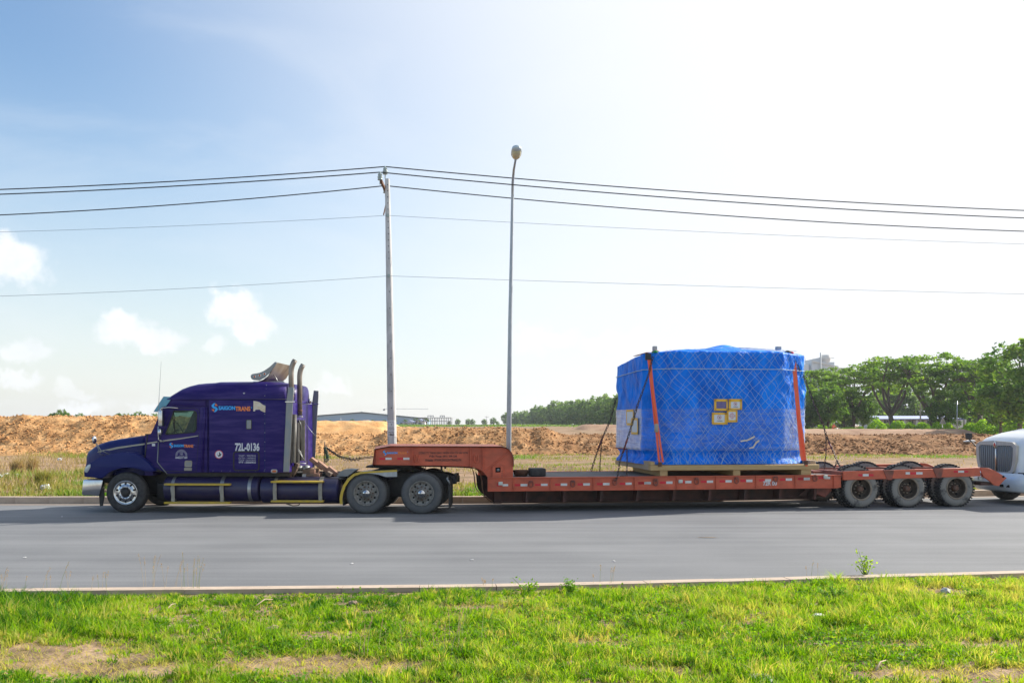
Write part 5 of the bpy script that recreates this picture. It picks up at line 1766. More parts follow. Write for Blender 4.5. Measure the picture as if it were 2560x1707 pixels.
# ------------------------------------------------------------------ loose things on the tractor's catwalk and the trailer deck
def block(name, FR, u, v, ly, sx, sy, sz, rx_=0, ry_=0, rz_=0, mt='wood_old', label=None, cat=None, group=None, bevel=.006):
    q = FR.p(u, v, ly)
    mb = MB(); mb.box(-sx / 2, sx / 2, -sy / 2, sy / 2, -sz / 2, sz / 2)
    o = mb.build(name, M[mt], None, bevel=bevel, seg=1)
    w = FR.world(q[0], ly, q[1])
    o.location = w
    o.rotation_euler = (R(rx_), R(ry_), FR.yaw + R(rz_))
    return tag(o, label, cat, group)


G_ = 'timber offcuts behind the sleeper cab'
zq_v = lambda z, ly: None
bl_ = [  # column, row in crop 2, depth, size, tilt, material, label
    (1022, 1098, .50, .12, .45, .115, 0, 'wood_old', 'leftmost squared timber end in the upper row of the stack'),
    (1056, 1096, .50, .115, .45, .115, 0, 'wood_old', 'middle squared timber end in the upper row of the stack'),
    (1092, 1094, .50, .13, .55, .12, 0, 'wood_red', 'rightmost squared timber in the upper row, pale brown side showing'),
    (1012, 1137, .42, .10, .35, .105, 0, 'grey_block', 'pale grey block at the left of the lower stack row'),
    (1046, 1139, .42, .10, .4, .11, 0, 'wood_old', 'dark timber end beside the grey block in the lower row'),
    (1082, 1137, .42, .11, .4, .11, 0, 'wood_old', 'third timber end along the lower row of the stack'),
    (1126, 1133, .42, .15, .5, .125, 0, 'wood_red', 'rightmost timber in the lower row of the stack')]
for (x, y_, ly, sx_, sy_, sz_, ry, mt, lb) in bl_:
    u, v = C2([(x, y_)])[0]
    block('timber_block', T, u, v, ly + sy_ / 2, sx_, sy_, sz_, 0, ry, 2, mt, lb, 'timber', G_)
for (x, y_, ly, sx_, sy_, sz_, ry, mt, lb) in ((1115, 1028, .9, .42, .22, .10, 38, 'wood_red', 'long reddish beam sloping down at the top of the stack'),
                                               (1190, 1072, .8, .50, .24, .12, 38, 'wood_red', 'largest sloping reddish beam with a pale upper face'),
                                               (1255, 1098, .7, .30, .2, .12, 38, 'wood_red', 'short sloping reddish beam nearest the yellow mudguard'),
                                               (925, 1075, .45, .09, .12, .30, 20, 'wood_old', 'brown board leaning against the sleeper rear'),
                                               (1225, 1118, .5, .12, .3, .10, 30, 'wood_old', 'dark tipped timber end under the sloping beams'),
                                               (890, 1100, .4, .05, .10, .28, 14, 'wood_old', 'thin upright board by the sleeper corner')):
    u, v = C2([(x, y_)])[0]
    block('timber_block', T, u, v, ly, sx_, sy_, sz_, 0, ry, 0, mt, lb, 'timber', G_)
# heap of sacking and ropes
mb = MB()
for k in range(7):
    u, v = C2([(930 + 16 * k, 1072 - 10 * math.sin(k) - (k > 3) * 12)])[0]
    q = T.p(u, v, .7); mb.sphere((q[0], .7 + .08 * math.sin(k * 2), q[1]), .10, .14, .07, 8, 6)
o = mb.build('sacking', M['steel'], None); o.location = (T.o.x, T.o.y, 0); o.rotation_euler = (0, 0, T.yaw)
tag(o, 'grey rumpled sacking lying behind the sleeper on the catwalk', 'sacking')
for k, pts in enumerate(([(960, 1062), (920, 1080), (885, 1130), (835, 1172)], [(945, 1050), (925, 1090), (905, 1140), (850, 1176)], [(1150, 1040), (1120, 1050), (1108, 1090), (1100, 1112)])):
    q = T.pts(C2(pts), .36)
    mb = MB(); mb.tube([(p[0], .36, p[1]) for p in q], .011, 6)
    o = mb.build('rope', M['wood_old'], None); o.location = (T.o.x, T.o.y, 0); o.rotation_euler = (0, 0, T.yaw)
    tag(o, ['brown rope hanging over the rear fuel tank, left strand', 'brown rope hanging over the rear fuel tank, right strand', 'pale rope looped round the sloping timber beams'][k], 'rope', 'ropes behind the cab')
# grey plate lying by the mudguard
pl = T.pts(C3([(300, 690), (330, 640), (400, 600), (470, 595), (560, 600), (500, 650), (440, 690)]), .7)
mb = MB(); mb.plate([(p[0], p[1]) for p in pl], .62, .95); o = mb.build('bent_plate', M['steel'], None, bevel=.01, seg=1); o.location = (T.o.x, T.o.y, 0); o.rotation_euler = (0, 0, T.yaw)
tag(o, 'bent grey steel sheet lying just ahead of the yellow mudguard', 'steel sheet')

# on the trailer deck behind the gooseneck
q = Q.pts(C4([(608, 470), (640, 520), (670, 540), (790, 540), (815, 500), (815, 470)]), .55)
mb = MB(); c_ = (q[0][0] + q[5][0]) / 2; r0 = (q[5][0] - q[0][0]) / 2
mb.lathe_z([(.0, DZ + .02), (r0 * .75, DZ + .001), (r0, q[0][1]), (r0 * .96, q[0][1] + .005), (r0 * .70, DZ + .03), (0, DZ + .04)], 24, (c_, .55 + r0, 0))
o = mb.build('rusty_dish', M['rust'], None); o.location = (Q.o.x, Q.o.y, 0); o.rotation_euler = (0, 0, Q.yaw)
tag(o, 'shallow rusty steel dish on the deck behind the gooseneck', 'steel dish')
q0 = Q.p(*C4([(818, 445)])[0], .45); q1 = Q.p(*C4([(1005, 532)])[0], .45)
mb = MB(); mb.box(q0[0], q1[0], .45, .95, DZ, q0[1]); o = mb.build('dark_block', M['rubber'], None, bevel=.03); o.location = (Q.o.x, Q.o.y, 0); o.rotation_euler = (0, 0, Q.yaw)
tag(o, 'black rubber block standing on the trailer deck near the gooseneck', 'block')

# ------------------------------------------------------------------ the wrapped load
def in_q(o):
    o.location = (Q.o.x, Q.o.y, 0); o.rotation_euler = (0, 0, Q.yaw); return o


skid = in_q(empty('timber_skid'))
tag(skid, 'pale sawn timber skid under the blue wrapped load on the trailer', 'pallet')
PX0 = Q.p(1626, 1175, .02)[0]; PX1 = Q.p(2048, 1168, .02)[0]; PD = 3.85
PZ0 = Q.p(1640, 1176, .02)[1]; PZ1 = Q.p(1640, 1163, .02)[1]
for k, (u0, u1) in enumerate(((1650, 1669), (1833, 1851), (2003, 2028))):
    a, b_ = Q.p(u0, 1190, .06)[0], Q.p(u1, 1190, .06)[0]
    mb = MB(); mb.box(a, b_, .06, 2.8, DZ + .008, PZ0 - .002); o = mb.build('bearer', M['wood'], skid, bevel=.006, seg=1)
mb = MB(); mb.box(PX0, PX1, .02, .22, PZ0, PZ1); mb.build('edge_beam', M['wood'], skid, bevel=.008, seg=1)
mb = MB(); mb.box(PX0, PX1, PD - .2, PD, PZ0, PZ1); mb.build('edge_beam', M['wood'], skid, bevel=.008, seg=1)
zt2 = PZ1 + .10
mb = MB(); mb.box(PX0 - .002, PX0 + .16, .222, PD - .2, PZ0 + .002, zt2); mb.build('end_beam', M['wood_end'], skid, bevel=.008, seg=1)
mb = MB(); mb.box(PX0, PX0 + .12, .03, .20, PZ1 + .002, zt2 - .01); mb.build('corner_block', M['wood'], skid, bevel=.006, seg=1)
mb = MB(); mb.box(PX1 - .16, PX1 + .002, .222, PD - .2, PZ0 + .002, zt2); mb.build('end_beam', M['wood_end'], skid, bevel=.008, seg=1)
nbd = 14
for k in range(nbd):
    a = PX0 + .17 + (PX1 - PX0 - .34) * k / nbd
    mb = MB(); mb.box(a + .004, a + (PX1 - PX0 - .34) / nbd - .004, .225, PD - .21, PZ0 + .06, PZ1 - .012); mb.build('board', M['wood'], skid)

# plan of the load: octagon with soft corners
CZ0 = PZ1
LA = (Q.p(1679, 1000, .24)[0], .24); LB = (Q.p(1957, 1000, .24)[0], .24); LC = (Q.p(2011, 1000, .80)[0], .80); LD = (LC[0], 3.2)
LE = (LB[0], 3.75); LF = (LA[0], 3.75); LG = (Q.p(1541, 1000, 3.3)[0], 3.3); LH = (Q.p(1606, 1000, .70)[0], .70)
plan = [LH, LA, LB, LC, LD, LE, LF, LG]
cen = Vector((sum(p[0] for p in plan) / 8, sum(p[1] for p in plan) / 8))
per = [0]
for i in range(8):
    a, b_ = Vector(plan[i]), Vector(plan[(i + 1) % 8]); per.append(per[-1] + (b_ - a).length)
PT = per[-1]


def plan_raw(s):
    s = s % PT
    for i in range(8):
        if s <= per[i + 1]:
            f_ = (s - per[i]) / (per[i + 1] - per[i])
            return Vector(plan[i]).lerp(Vector(plan[(i + 1) % 8]), f_)
    return Vector(plan[0])


def plan_pt(s, soft=.05):
    return (plan_raw(s - soft) + plan_raw(s) * 2 + plan_raw(s + soft)) / 4


def ztop(p):
    f_ = max(0, min(1, (p[1] - .24) / 3.5))
    return 4.19 - .26 * f_ * (1.0 if p[0] < cen.x else .55)


FILM0, FILM1 = Q.p(1750, 1124, .24)[1], Q.p(1750, 1022, .24)[1]


def tarp_pt(s, f_, off=0.0):
    """s along the perimeter, f from 0 at the skid to 1 at the top edge"""
    p = plan_pt(s); zt = ztop(p); z = CZ0 + .01 + (zt - CZ0 - .01) * f_
    d = (plan_pt(s + .05) - plan_pt(s - .05)).normalized(); n_ = Vector((d.y, -d.x))
    if n_.dot(p - cen) < 0: n_ = -n_
    hz_ = z - FILM1
    w = 0.0
    if hz_ > 0:     # loose upper tarp: hanging folds, deeper lower down, drawn towards the lashing points
        k_ = min(1, hz_ / .5)
        w += (.12 * mnoise.noise((s * 1.5 + z * 1.1, z * .5, 1.0)) + .095 * mnoise.noise((s * 3.4 - z * 2.0, z * .9, 4.0)) + .042 * mnoise.noise((s * 8 + z * 3, z * 1.7, 7.0))) * (.35 + .65 * (1 - f_) * 2.2) * k_
        w += .02 * (1 - f_)
    elif z > FILM0:  # stretched film pulls the tarp tight
        w += .012 * mnoise.noise((s * 2.2, z * 6, 2.0)) + .008 * mnoise.noise((s * 9, z * 2, 3.0))
    else:           # bunched skirt at the foot
        k_ = (FILM0 - z) / (FILM0 - CZ0)
        w += -.10 * math.sin(math.pi * min(1, k_ * 1.25)) + .06 * mnoise.noise((s * 4.0, z * 4, 6.0)) + .10 * max(0, k_ - .7) * (1 + mnoise.noise((s * 3, 1, 2)))
    w += off
    return Vector((p.x + n_.x * w, p.y + n_.y * w, z))


load = in_q(empty('wrapped_load'))
tag(load, 'big machine crate under blue tarpaulin, film and net on the trailer', 'cargo')
NS, NF, NTp = 300, 64, 22
vs_, fs = [], []
for j in range(NF + 1):
    for i in range(NS):
        vs_.append(tarp_pt(PT * i / NS, j / NF))
for j in range(1, NTp + 1):
    k_ = 1 - j / NTp
    for i in range(NS):
        e_ = tarp_pt(PT * i / NS, 1.0)
        x, y_ = cen.x + (e_.x - cen.x) * k_, cen.y + (e_.y - cen.y) * k_
        px_, py_ = x - (cen.x + .35), y_ - (cen.y - .1)
        ridge = .20 * math.exp(-(px_ / 1.5) ** 2 - (py_ / 1.4) ** 2) + .05 * math.exp(-((px_ - .05) / .25) ** 2 - (py_ / .7) ** 2)
        rd = min(1, (1 - k_) * 9)
        zz = e_.z + .05 * math.sqrt(rd) + ridge * min(1, (1 - k_) * 2.4) + .05 * mnoise.noise((x * 1.6, y_ * 1.6, 3)) * rd
        vs_.append(Vector((x, y_, zz)))
nr = NF + NTp + 1
for j in range(nr - 1):
    for i in range(NS):
        i2 = (i + 1) % NS
        fs.append((j * NS + i, j * NS + i2, (j + 1) * NS + i2, (j + 1) * NS + i))
mb = MB(); mb.add(vs_, fs, True)
tarp = mb.build('tarpaulin', M['tarp'], load)
# stretch film
m = bpy.data.materials.new('stretch_film'); m.use_nodes = True
t = m.node_tree; b = t.nodes['Principled BSDF']
b.inputs['Base Color'].default_value = (.72, .78, .84, 1); b.inputs['Roughness'].default_value = .22; b.inputs['Specular IOR Level'].default_value = .8
tcn = t.nodes.new('ShaderNodeTexCoord'); mpn = t.nodes.new('ShaderNodeMapping'); t.links.new(tcn.outputs['Object'], mpn.inputs['Vector']); mpn.inputs['Scale'].default_value = (1.5, 1.5, 16)
n1 = t.nodes.new('ShaderNodeTexNoise'); t.links.new(mpn.outputs[0], n1.inputs['Vector']); n1.inputs['Scale'].default_value = 1.6; n1.inputs['Detail'].default_value = 5
r = t.nodes.new('ShaderNodeMapRange'); t.links.new(n1.outputs['Fac'], r.inputs['Value']); r.inputs['From Min'].default_value = .35; r.inputs['From Max'].default_value = .75; r.inputs['To Min'].default_value = .0; r.inputs['To Max'].default_value = .20
bpn = t.nodes.new('ShaderNodeBump'); bpn.inputs['Strength'].default_value = .5; bpn.inputs['Distance'].default_value = .03; t.links.new(n1.outputs['Fac'], bpn.inputs['Height']); t.links.new(bpn.outputs[0], b.inputs['Normal'])
fr_ = t.nodes.new('ShaderNodeLayerWeight'); fr_.inputs['Blend'].default_value = .5
al = math_node(t, 'ADD', r.outputs[0], math_node(t, 'MULTIPLY', math_node(t, 'POWER', fr_.outputs['Facing'], 2.0), .95), clamp=True)
tp = t.nodes.new('ShaderNodeBsdfTransparent'); tp.inputs[0].default_value = (.97, .98, 1, 1)
mxs = t.nodes.new('ShaderNodeMixShader'); t.links.new(al, mxs.inputs[0]); t.links.new(tp.outputs[0], mxs.inputs[1]); t.links.new(b.outputs[0], mxs.inputs[2])
t.links.new(mxs.outputs[0], t.nodes['Material Output'].inputs['Surface'])
M['film'] = m
vs_, fs = [], []
NFm = 26
for j in range(NFm + 1):
    for i in range(NS):
        s_ = PT * i / NS
        z = FILM0 - .03 + (FILM1 + .012 - FILM0 + .03) * j / NFm
        p = plan_pt(s_); f_ = (z - CZ0 - .01) / (ztop(p) - CZ0 - .01)
        q = tarp_pt(s_, f_, .022)
        # overlapping winds of the film
        d = Vector((q.x - cen.x, q.y - cen.y)).normalized() * (.006 * ((j * .37) % 1))
        vs_.append(Vector((q.x + d.x, q.y + d.y, z)))
for j in range(NFm):
    for i in range(NS):
        i2 = (i + 1) % NS
        fs.append((j * NS + i, j * NS + i2, (j + 1) * NS + i2, (j + 1) * NS + i))
mb = MB(); mb.add(vs_, fs, True); mb.build('stretch_film', M['film'], load)
# heavier winds of film on the end facing the road ahead, the left face and its corners
b = None

# cargo net: two families of diagonal cords over the near face and its corners
S0, S1 = per[0] + .30, per[3] + .45
mb = MB()
sp_n = .205
for fam in (1, -1):
    k = -26
    while k < 44:
        path = []
        for i in range(0, 29):
            z_f = i / 28.0
            s_ = S0 + k * sp_n + fam * (z_f * 2.55) + .17 * mnoise.noise((k * .9, i * .16, fam * 3.0)) + .05 * mnoise.noise((k * 2.7, i * .45, fam * 5.0))
            if fam < 0: s_ += 0
            if s_ < S0 or s_ > S1:
                if len(path) > 1: mb.tube(path, .0033, 3, cap=False, smooth=False)
                path = []
                continue
            path.append(tarp_pt(s_, max(.004, z_f), .034 + .008 * (fam > 0)))
        if len(path) > 1: mb.tube(path, .0033, 3, cap=False, smooth=False)
        k += 1
# slack, tangled foot of the net
for k in range(70):
    s_ = S0 + (S1 - S0) * (k + random.random() * .6) / 70
    ds = random.uniform(-.25, .25)
    mb.tube([tarp_pt(s_ + ds * f_, .10 * (1 - f_) + .003, .06 + .12 * f_ * random.uniform(.4, 1.1)) for f_ in (0, .35, .7, 1.0)], .0033, 3, cap=False, smooth=False)
# net over the crown
for fam in (1, -1):
    for k in range(-12, 13):
        path = []
        for i in range(22):
            a = -1.9 + 3.8 * i / 21
            x, y_ = cen.x + k * .22 + fam * a * .55, cen.y + a
            if not (LA[0] - .1 < x < LC[0] - .15 and .5 < y_ < 3.4): continue
            px_, py_ = x - (cen.x + .35), y_ - (cen.y - .1)
            ridge = .20 * math.exp(-(px_ / 1.5) ** 2 - (py_ / 1.4) ** 2) + .05 * math.exp(-((px_ - .05) / .25) ** 2 - (py_ / .7) ** 2)
            path.append(Vector((x, y_, ztop((x, y_)) + .09 + ridge)))
        if len(path) > 1: mb.tube(path, .005, 3, cap=False, smooth=False)
tag(mb.build('cargo_net', M['net'], load, fix=False), kind='stuff')
# white cord tied round the load
mb = MB(); path = []
for i in range(161):
    s_ = PT * i / 160
    p = plan_pt(s_)
    z = Q.p(1750, 922, .24)[1] - .10 * (p[1] - .24) / 3.5 * 1.0
    path.append(tarp_pt(s_, (z - CZ0) / (ztop(p) - CZ0), .03))
mb.tube(path, .010, 5, cap=False); mb.build('tie_cord', M['net'], load)

# taped notices on the near face
def s_at(u):      # perimeter position under a column on the near face
    x = Q.p(u, 1000, .24)[0]
    return per[1] + (x - LA[0])


CL = crop(1760, 980, 15.68)
lyl = .24 - .075


def notice(b_, inner, kind_):
    (x0, z1), (x1, z0) = Q.pts(CL([(b_[0], b_[2]), (b_[1], b_[3])]), lyl)
    (i0, j1), (i1, j0) = Q.pts(CL([(inner[0], inner[2]), (inner[1], inner[3])]), lyl)
    mb = MB(); mb.box(i0 - .01, i1 + .01, lyl, lyl + .003, j0 - .01, j1 + .01); sheet = mb.build('notice_sheet', M['photo' if kind_ == 'photo' else 'paper'], load)
    for (a, b0, c, d) in ((x0, x1, j1, z1), (x0 + .012, x1 - .006, z0, j0), (x0, i0, z0 + .006, z1 - .008), (i1, x1, z0, z1)):
        mb = MB(); mb.box(a, b0, lyl - .006, lyl - .002, c, d); mb.build('tape_strip', M['label_tape'], sheet)
    xc = (i0 + i1) / 2; hh_ = j1 - j0
    if kind_ in ('ban', 'aim'):
        zc_ = j0 + hh_ * (.66 if kind_ == 'ban' else .5); r_ = hh_ * (.27 if kind_ == 'ban' else .30)
        mb = MB()
        outer = [(xc + math.cos(a) * r_, zc_ + math.sin(a) * r_) for a in np.linspace(0, 6.283, 25)[:-1]]
        inn = [(xc + math.cos(a) * r_ * .82, zc_ + math.sin(a) * r_ * .82) for a in np.linspace(0, 6.283, 25)[:-1]]
        mb.plate(outer, lyl - .003, lyl - .001, [inn]); mb.build('ban_ring', M['red_print'], sheet)
        if kind_ == 'ban':
            mb = MB(); mb.obox((xc, lyl - .002, zc_), r_ * 1.7, .002, r_ * .16, Matrix.Rotation(R(40), 3, 'Y')); mb.build('ban_bar', M['red_print'], sheet)
            mb = MB(); mb.plate([(xc - r_ * .1, zc_ - r_ * .5), (xc + r_ * .45, zc_ - r_ * .35), (xc + r_ * .30, zc_ + r_ * .45), (xc - r_ * .05, zc_ + r_ * .1)], lyl - .0028, lyl - .0012); mb.build('ban_figure', M['black_print'], sheet)
            text_part('notice_print', '严禁翻滚', (i0 + .25 * (i1 - i0), i1 - .2 * (i1 - i0), j0 + hh_ * .12, j0 + hh_ * .26), lyl - .003, M['black_print'], sheet, .01)
        else:
            for dx_, dz in ((r_ * 1.35, 0), (0, r_ * 1.35)):
                mb = MB(); mb.box(xc - max(dx_, .004), xc + max(dx_, .004), lyl - .0035, lyl - .0015, zc_ - max(dz, .004), zc_ + max(dz, .004)); mb.build('aim_cross', M['red_print'], sheet)


notice((395, 930, 270, 730), (480, 875, 370, 640), 'photo')
notice((965, 1490, 265, 690), (1050, 1410, 375, 630), 'ban')
notice((305, 925, 800, 1268), (395, 808, 880, 1185), 'ban')
notice((895, 1310, 700, 1180), (965, 1240, 765, 1090), 'aim')
for pts in ([(1448, 1076), (1520, 1066), (1596, 1026), (1600, 1042), (1530, 1078), (1452, 1092)], [(1536, 1150), (1576, 1140), (1608, 1088), (1642, 1068), (1646, 1084), (1618, 1104), (1584, 1154), (1540, 1162)]):
    lq = .24 - .045
    mb = MB(); mb.plate(Q.pts(C5(pts), lq), lq - .003, lq); mb.build('tape_scrap', M['tape'], load)
# taped notice outlines on the left face
nL = Vector((-(LG[1] - LH[1]), LG[0] - LH[0])).normalized()
if nL.x > 0: nL = -nL
for (f0, f1, z0, z1) in ((.28, .50, 2.30, 2.62), (.12, .32, 2.05, 2.38)):
    def lp_(f_, z, o_=.05):
        p = Vector(LH).lerp(Vector(LG), f_) + nL * o_; return (p.x, p.y, z)
    mb = MB(); mb.add([lp_(f0, z0), lp_(f1, z0), lp_(f1, z1), lp_(f0, z1)], [(0, 1, 2, 3)]); sheet = mb.build('notice_sheet', M['paper'], load)
    for (a, b0, c, d) in ((f0 - .02, f1 + .02, z1, z1 + .06), (f0 - .02, f1 + .02, z0 - .06, z0), (f0 - .03, f0, z0, z1), (f1, f1 + .03, z0, z1)):
        mb = MB(); mb.add([lp_(a, c, .054), lp_(b0, c, .054), lp_(b0, d, .054), lp_(a, d, .054)], [(0, 1, 2, 3)]); mb.build('tape_strip', M['label_tape'], sheet)

# ---- lashings: webbing straps, chains
def ribbon(path, wdt, th=.006):
    """flat band along a path, facing the viewer's side of the load"""
    mb = MB(); secs = []
    for i, p in enumerate(path):
        d = (Vector(path[min(i + 1, len(path) - 1)]) - Vector(path[max(0, i - 1)])).normalized()
        side = d.cross(Vector((0, 1, 0))).normalized() * wdt / 2
        n_ = Vector((0, th / 2, 0)); p = Vector(p)
        secs.append([p - side - n_, p + side - n_, p + side + n_, p - side + n_, p - side - n_])
    mb.loft(secs, smooth=False, caps=False)
    return mb


def web_strap(strands, label, buckle, hook):
    root = in_q(empty('ratchet_strap')); tag(root, label, 'strap', 'orange webbing straps over the load')
    for (pts, ly0, ly1, w) in strands:
        q = []
        for i, p in enumerate(C5(pts)):
            f_ = i / (len(pts) - 1); ly = ly0 + (ly1 - ly0) * f_
            r_ = Q.p(p[0], p[1], ly); q.append((r_[0], ly, r_[1]))
        # carry the band over the top edge of the load
        if w > .08:
            mb = MB(); mb.box(q[0][0] - .05, q[0][0] + .05, q[0][1] + .01, q[0][1] + 1.4, q[0][2] + .035, q[0][2] + .042); mb.build('webbing', M['strap'], root)
        ribbon(q, w).build('webbing', M['strap'], root)
    if buckle:
        r_ = Q.p(*C5([buckle])[0], .12)
        mb = MB(); mb.box(r_[0] - .05, r_[0] + .05, .07, .13, r_[1] - .11, r_[1] + .11); mb.build('ratchet', M['beige'], root, bevel=.01)
    r_ = Q.p(*C5([hook])[0], .02)
    mb = MB(); mb.box(r_[0] - .05, r_[0] + .05, -.01, .03, r_[1] - .07, r_[1] + .05); mb.build('hook', M['rust'], root, bevel=.008)
    return root


web_strap([([(500, 182), (515, 300), (532, 480), (556, 700), (575, 900), (585, 960)], .44, .14, .10), ([(580, 960), (592, 1100), (606, 1250), (618, 1325)], .14, .04, .055),
           ([(538, 480), (570, 720), (598, 940), (622, 1120), (650, 1300)], .20, .05, .055)], 'orange webbing strap over the left corner of the blue load', (580, 948), (618, 1318))
web_strap([([(2000, 265), (2018, 480), (2042, 740), (2062, 980), (2078, 1150), (2096, 1280)], .55, .06, .12), ([(2046, 760), (2086, 980), (2106, 1140), (2120, 1280)], .30, .05, .05), ([(2098, 1270), (2126, 1300), (2132, 1342)], .03, .0, .06)],
          'orange webbing strap over the right corner of the blue load', None, (2124, 1300))


def chain_mesh(path, pitch=.085, r=.011, w=.026):
    mb = MB()
    path = [Vector(p) for p in path]
    seg = [0]
    for a, b_ in zip(path, path[1:]): seg.append(seg[-1] + (b_ - a).length)
    n_ = max(2, int(seg[-1] / pitch))
    for k in range(n_):
        s_ = seg[-1] * (k + .5) / n_
        j = min(max(i for i in range(len(path)) if seg[i] <= s_), len(path) - 2)
        c_ = path[j].lerp(path[j + 1], (s_ - seg[j]) / (seg[j + 1] - seg[j])); d = (path[j + 1] - path[j]).normalized()
        a = d.orthogonal().normalized(); b2 = d.cross(a)
        side = a if k % 2 else b2
        pts = [c_ + d * (pitch * .62 * math.cos(t_)) + side * (w * math.sin(t_)) for t_ in np.linspace(0, 6.283, 9)]
        mb.tube(pts, r, 4, cap=False, smooth=False)
    return mb


def lash(pts, label, lever=None, loose=None):
    root = in_q(empty('lashing_chain')); tag(root, label, 'chain', 'chains lashing the load')
    q = []
    for (x, y_, ly, c) in pts:
        r_ = Q.p(*c([(x, y_)])[0], ly); q.append((r_[0], ly, r_[1]))
    tag(chain_mesh(q).build('links', M['chain'], root, fix=False), kind='stuff')
    if lever:
        r0 = [(Q.p(*c([(x, y_)])[0], ly), ly) for (x, y_, ly, c) in lever]
        mb = MB(); mb.tube([(p[0], ly, p[1]) for (p, ly) in r0[:2]], .022, 8); mb.build('load_binder', M['binder'], root)
        mb = MB(); mb.tube([(r0[2][0][0], r0[2][1], r0[2][0][1]), (r0[3][0][0], r0[3][1], r0[3][0][1])], [.016, .011], 6); mb.build('binder_handle', M['binder'], root)
    if loose:
        q2 = [(Q.p(*c([(x, y_)])[0], ly), ly) for (x, y_, ly, c) in loose]
        tag(chain_mesh([(p[0], ly, p[1]) for (p, ly) in q2], .075, .009, .02).build('loose_end', M['chain'], root, fix=False), kind='stuff')
    return root


lash([(545, 215, .42, C5), (500, 400, .30, C5), (385, 720, .22, C5), (300, 1010, .14, C5), (205, 1290, .08, C5), (180, 1450, .02, C5), (152, 1490, .0, C5)],
     'dark chain from the upper left of the load to the near deck edge', [(282, 1060, .12, C5), (240, 1200, .10, C5), (275, 1165, .12, C5), (138, 1148, .10, C5)], [(276, 1160, .12, C5), (280, 1300, .1, C5), (275, 1440, .1, C5), (210, 1444, .05, C5)])
lash([(166, 640, 3.3, C5), (110, 860, 3.2, C5), (12, 1080, 3.0, C5), (1600, 340, 2.9, C4), (1560, 470, 2.8, C4)],
     'dark chain on the far left side of the load down to the deck', [(1690, 95, 3.0, C4), (1640, 210, 2.95, C4), (1680, 100, 3.0, C4), (1700, 60, 3.0, C4)], [(1684, 100, 3.0, C4), (1672, 300, 2.9, C4), (1662, 488, 2.8, C4)])
lash([(2006, 250, .55, C5), (2110, 440, .8, C5), (2210, 700, 1.1, C5), (2300, 905, 1.35, C5), (590, 30, 1.6, C6), (635, 130, 1.5, C6), (680, 240, 1.2, C6), (705, 290, .8, C6), (740, 370, .0, C6)],
     'dark chain from the upper right of the load back to the wheel beam', [(612, 85, 1.55, C6), (650, 170, 1.45, C6), (640, 140, 1.5, C6), (528, 165, 1.6, C6)], [(590, 40, 1.6, C6), (588, 180, 1.6, C6), (572, 340, 1.6, C6)])
lash([(690, 250, 1.2, C6), (672, 300, 1.2, C6), (655, 345, 1.2, C6)], 'short dark chain end hanging behind the right strap', None, None)
# corner blocks and rags on top of the load
def on_load(x, y_, ly, sx_, sy_, sz_, mt, name, label, cat, bev=.02, sph=False):
    r_ = Q.p(*C5([(x, y_)])[0], ly)
    mb = MB()
    if sph:
        for k in range(4):
            mb.sphere((r_[0] + sx_ * .4 * math.sin(k * 2.1), ly + .05 * k, r_[1] + sz_ * .3 * math.cos(k * 1.7)), sx_ * .45, sy_ * .4, sz_ * .4, 7, 5)
        o = mb.build(name, M[mt], None)
    else:
        mb.box(r_[0] - sx_ / 2, r_[0] + sx_ / 2, ly, ly + sy_, r_[1] - sz_ / 2, r_[1] + sz_ / 2); o = mb.build(name, M[mt], None, bevel=bev)
    return tag(in_q(o), label, cat)


on_load(573, 128, .60, .11, .14, .14, 'grey_block', 'edge_protector', 'grey block standing on the top left corner of the blue load', 'edge protector')
on_load(1850, 124, .60, .14, .14, .10, 'grey_block', 'edge_protector', 'grey block on the top right edge of the blue load', 'edge protector')
on_load(500, 212, .40, .16, .05, .18, 'black', 'edge_protector', 'black corner pad under the left orange strap', 'edge protector', .01)
on_load(572, 172, .50, .14, .16, .10, 'green_rag', 'green_rag', 'green rag knotted at the top left corner of the load', 'rag', sph=True)
on_load(580, 155, .58, .14, .1, .03, 'red_rag', 'red_rag', 'red cord knotted beside the green rag', 'rag', sph=True)
on_load(1975, 195, .62, .16, .2, .14, 'red_rag', 'red_rag', 'red rag at the top right corner of the load', 'rag', sph=True)
on_load(1940, 175, .58, .20, .2, .10, 'black', 'black_pad', 'black rubber pad at the top right corner of the load', 'pad', sph=True)
on_load(2010, 225, .66, .14, .2, .14, 'black', 'black_pad', 'black pad where the right orange strap starts', 'pad', sph=True)

# ------------------------------------------------------------------ white lorry waiting behind
M['grey_bar'] = mat('grille_grey', (.36, .38, .39), .35, .3)
Wf = Frame(14.11 + .195, 26.7 - 1.235, R(9))
wt = empty('white_lorry', (Wf.o.x, Wf.o.y, 0), Wf.yaw)
tag(wt, 'white bonneted lorry with upright slatted grille behind the trailer', 'lorry')
WC = 1.25
def hood_sec(lx, hw, zt, zb_, r_=.22, crown=.03):
    half = [(WC - hw, zb_), (WC - hw, zt - r_ * 1.1), (WC - hw + r_ * .12, zt - r_ * .55), (WC - hw + r_ * .45, zt - r_ * .18), (WC - hw + r_ * 1.0, zt - .01), (WC - hw * .45, zt + crown * .6)]
    return [(lx, y_, z_) for (y_, z_) in half + [(WC, zt + crown)] + [(2 * WC - y_, z_) for (y_, z_) in reversed(half)]]
mb = MB(); mb.loft([hood_sec(-.02, .80, 1.70, .86), hood_sec(.05, .88, 1.80, .86), hood_sec(.25, .95, 1.90, .9), hood_sec(.7, 1.0, 2.02, .95), hood_sec(1.3, 1.03, 2.13, 1.0), hood_sec(1.9, 1.05, 2.20, 1.0)])
wh = mb.build('bonnet', M['white_truck'], wt)
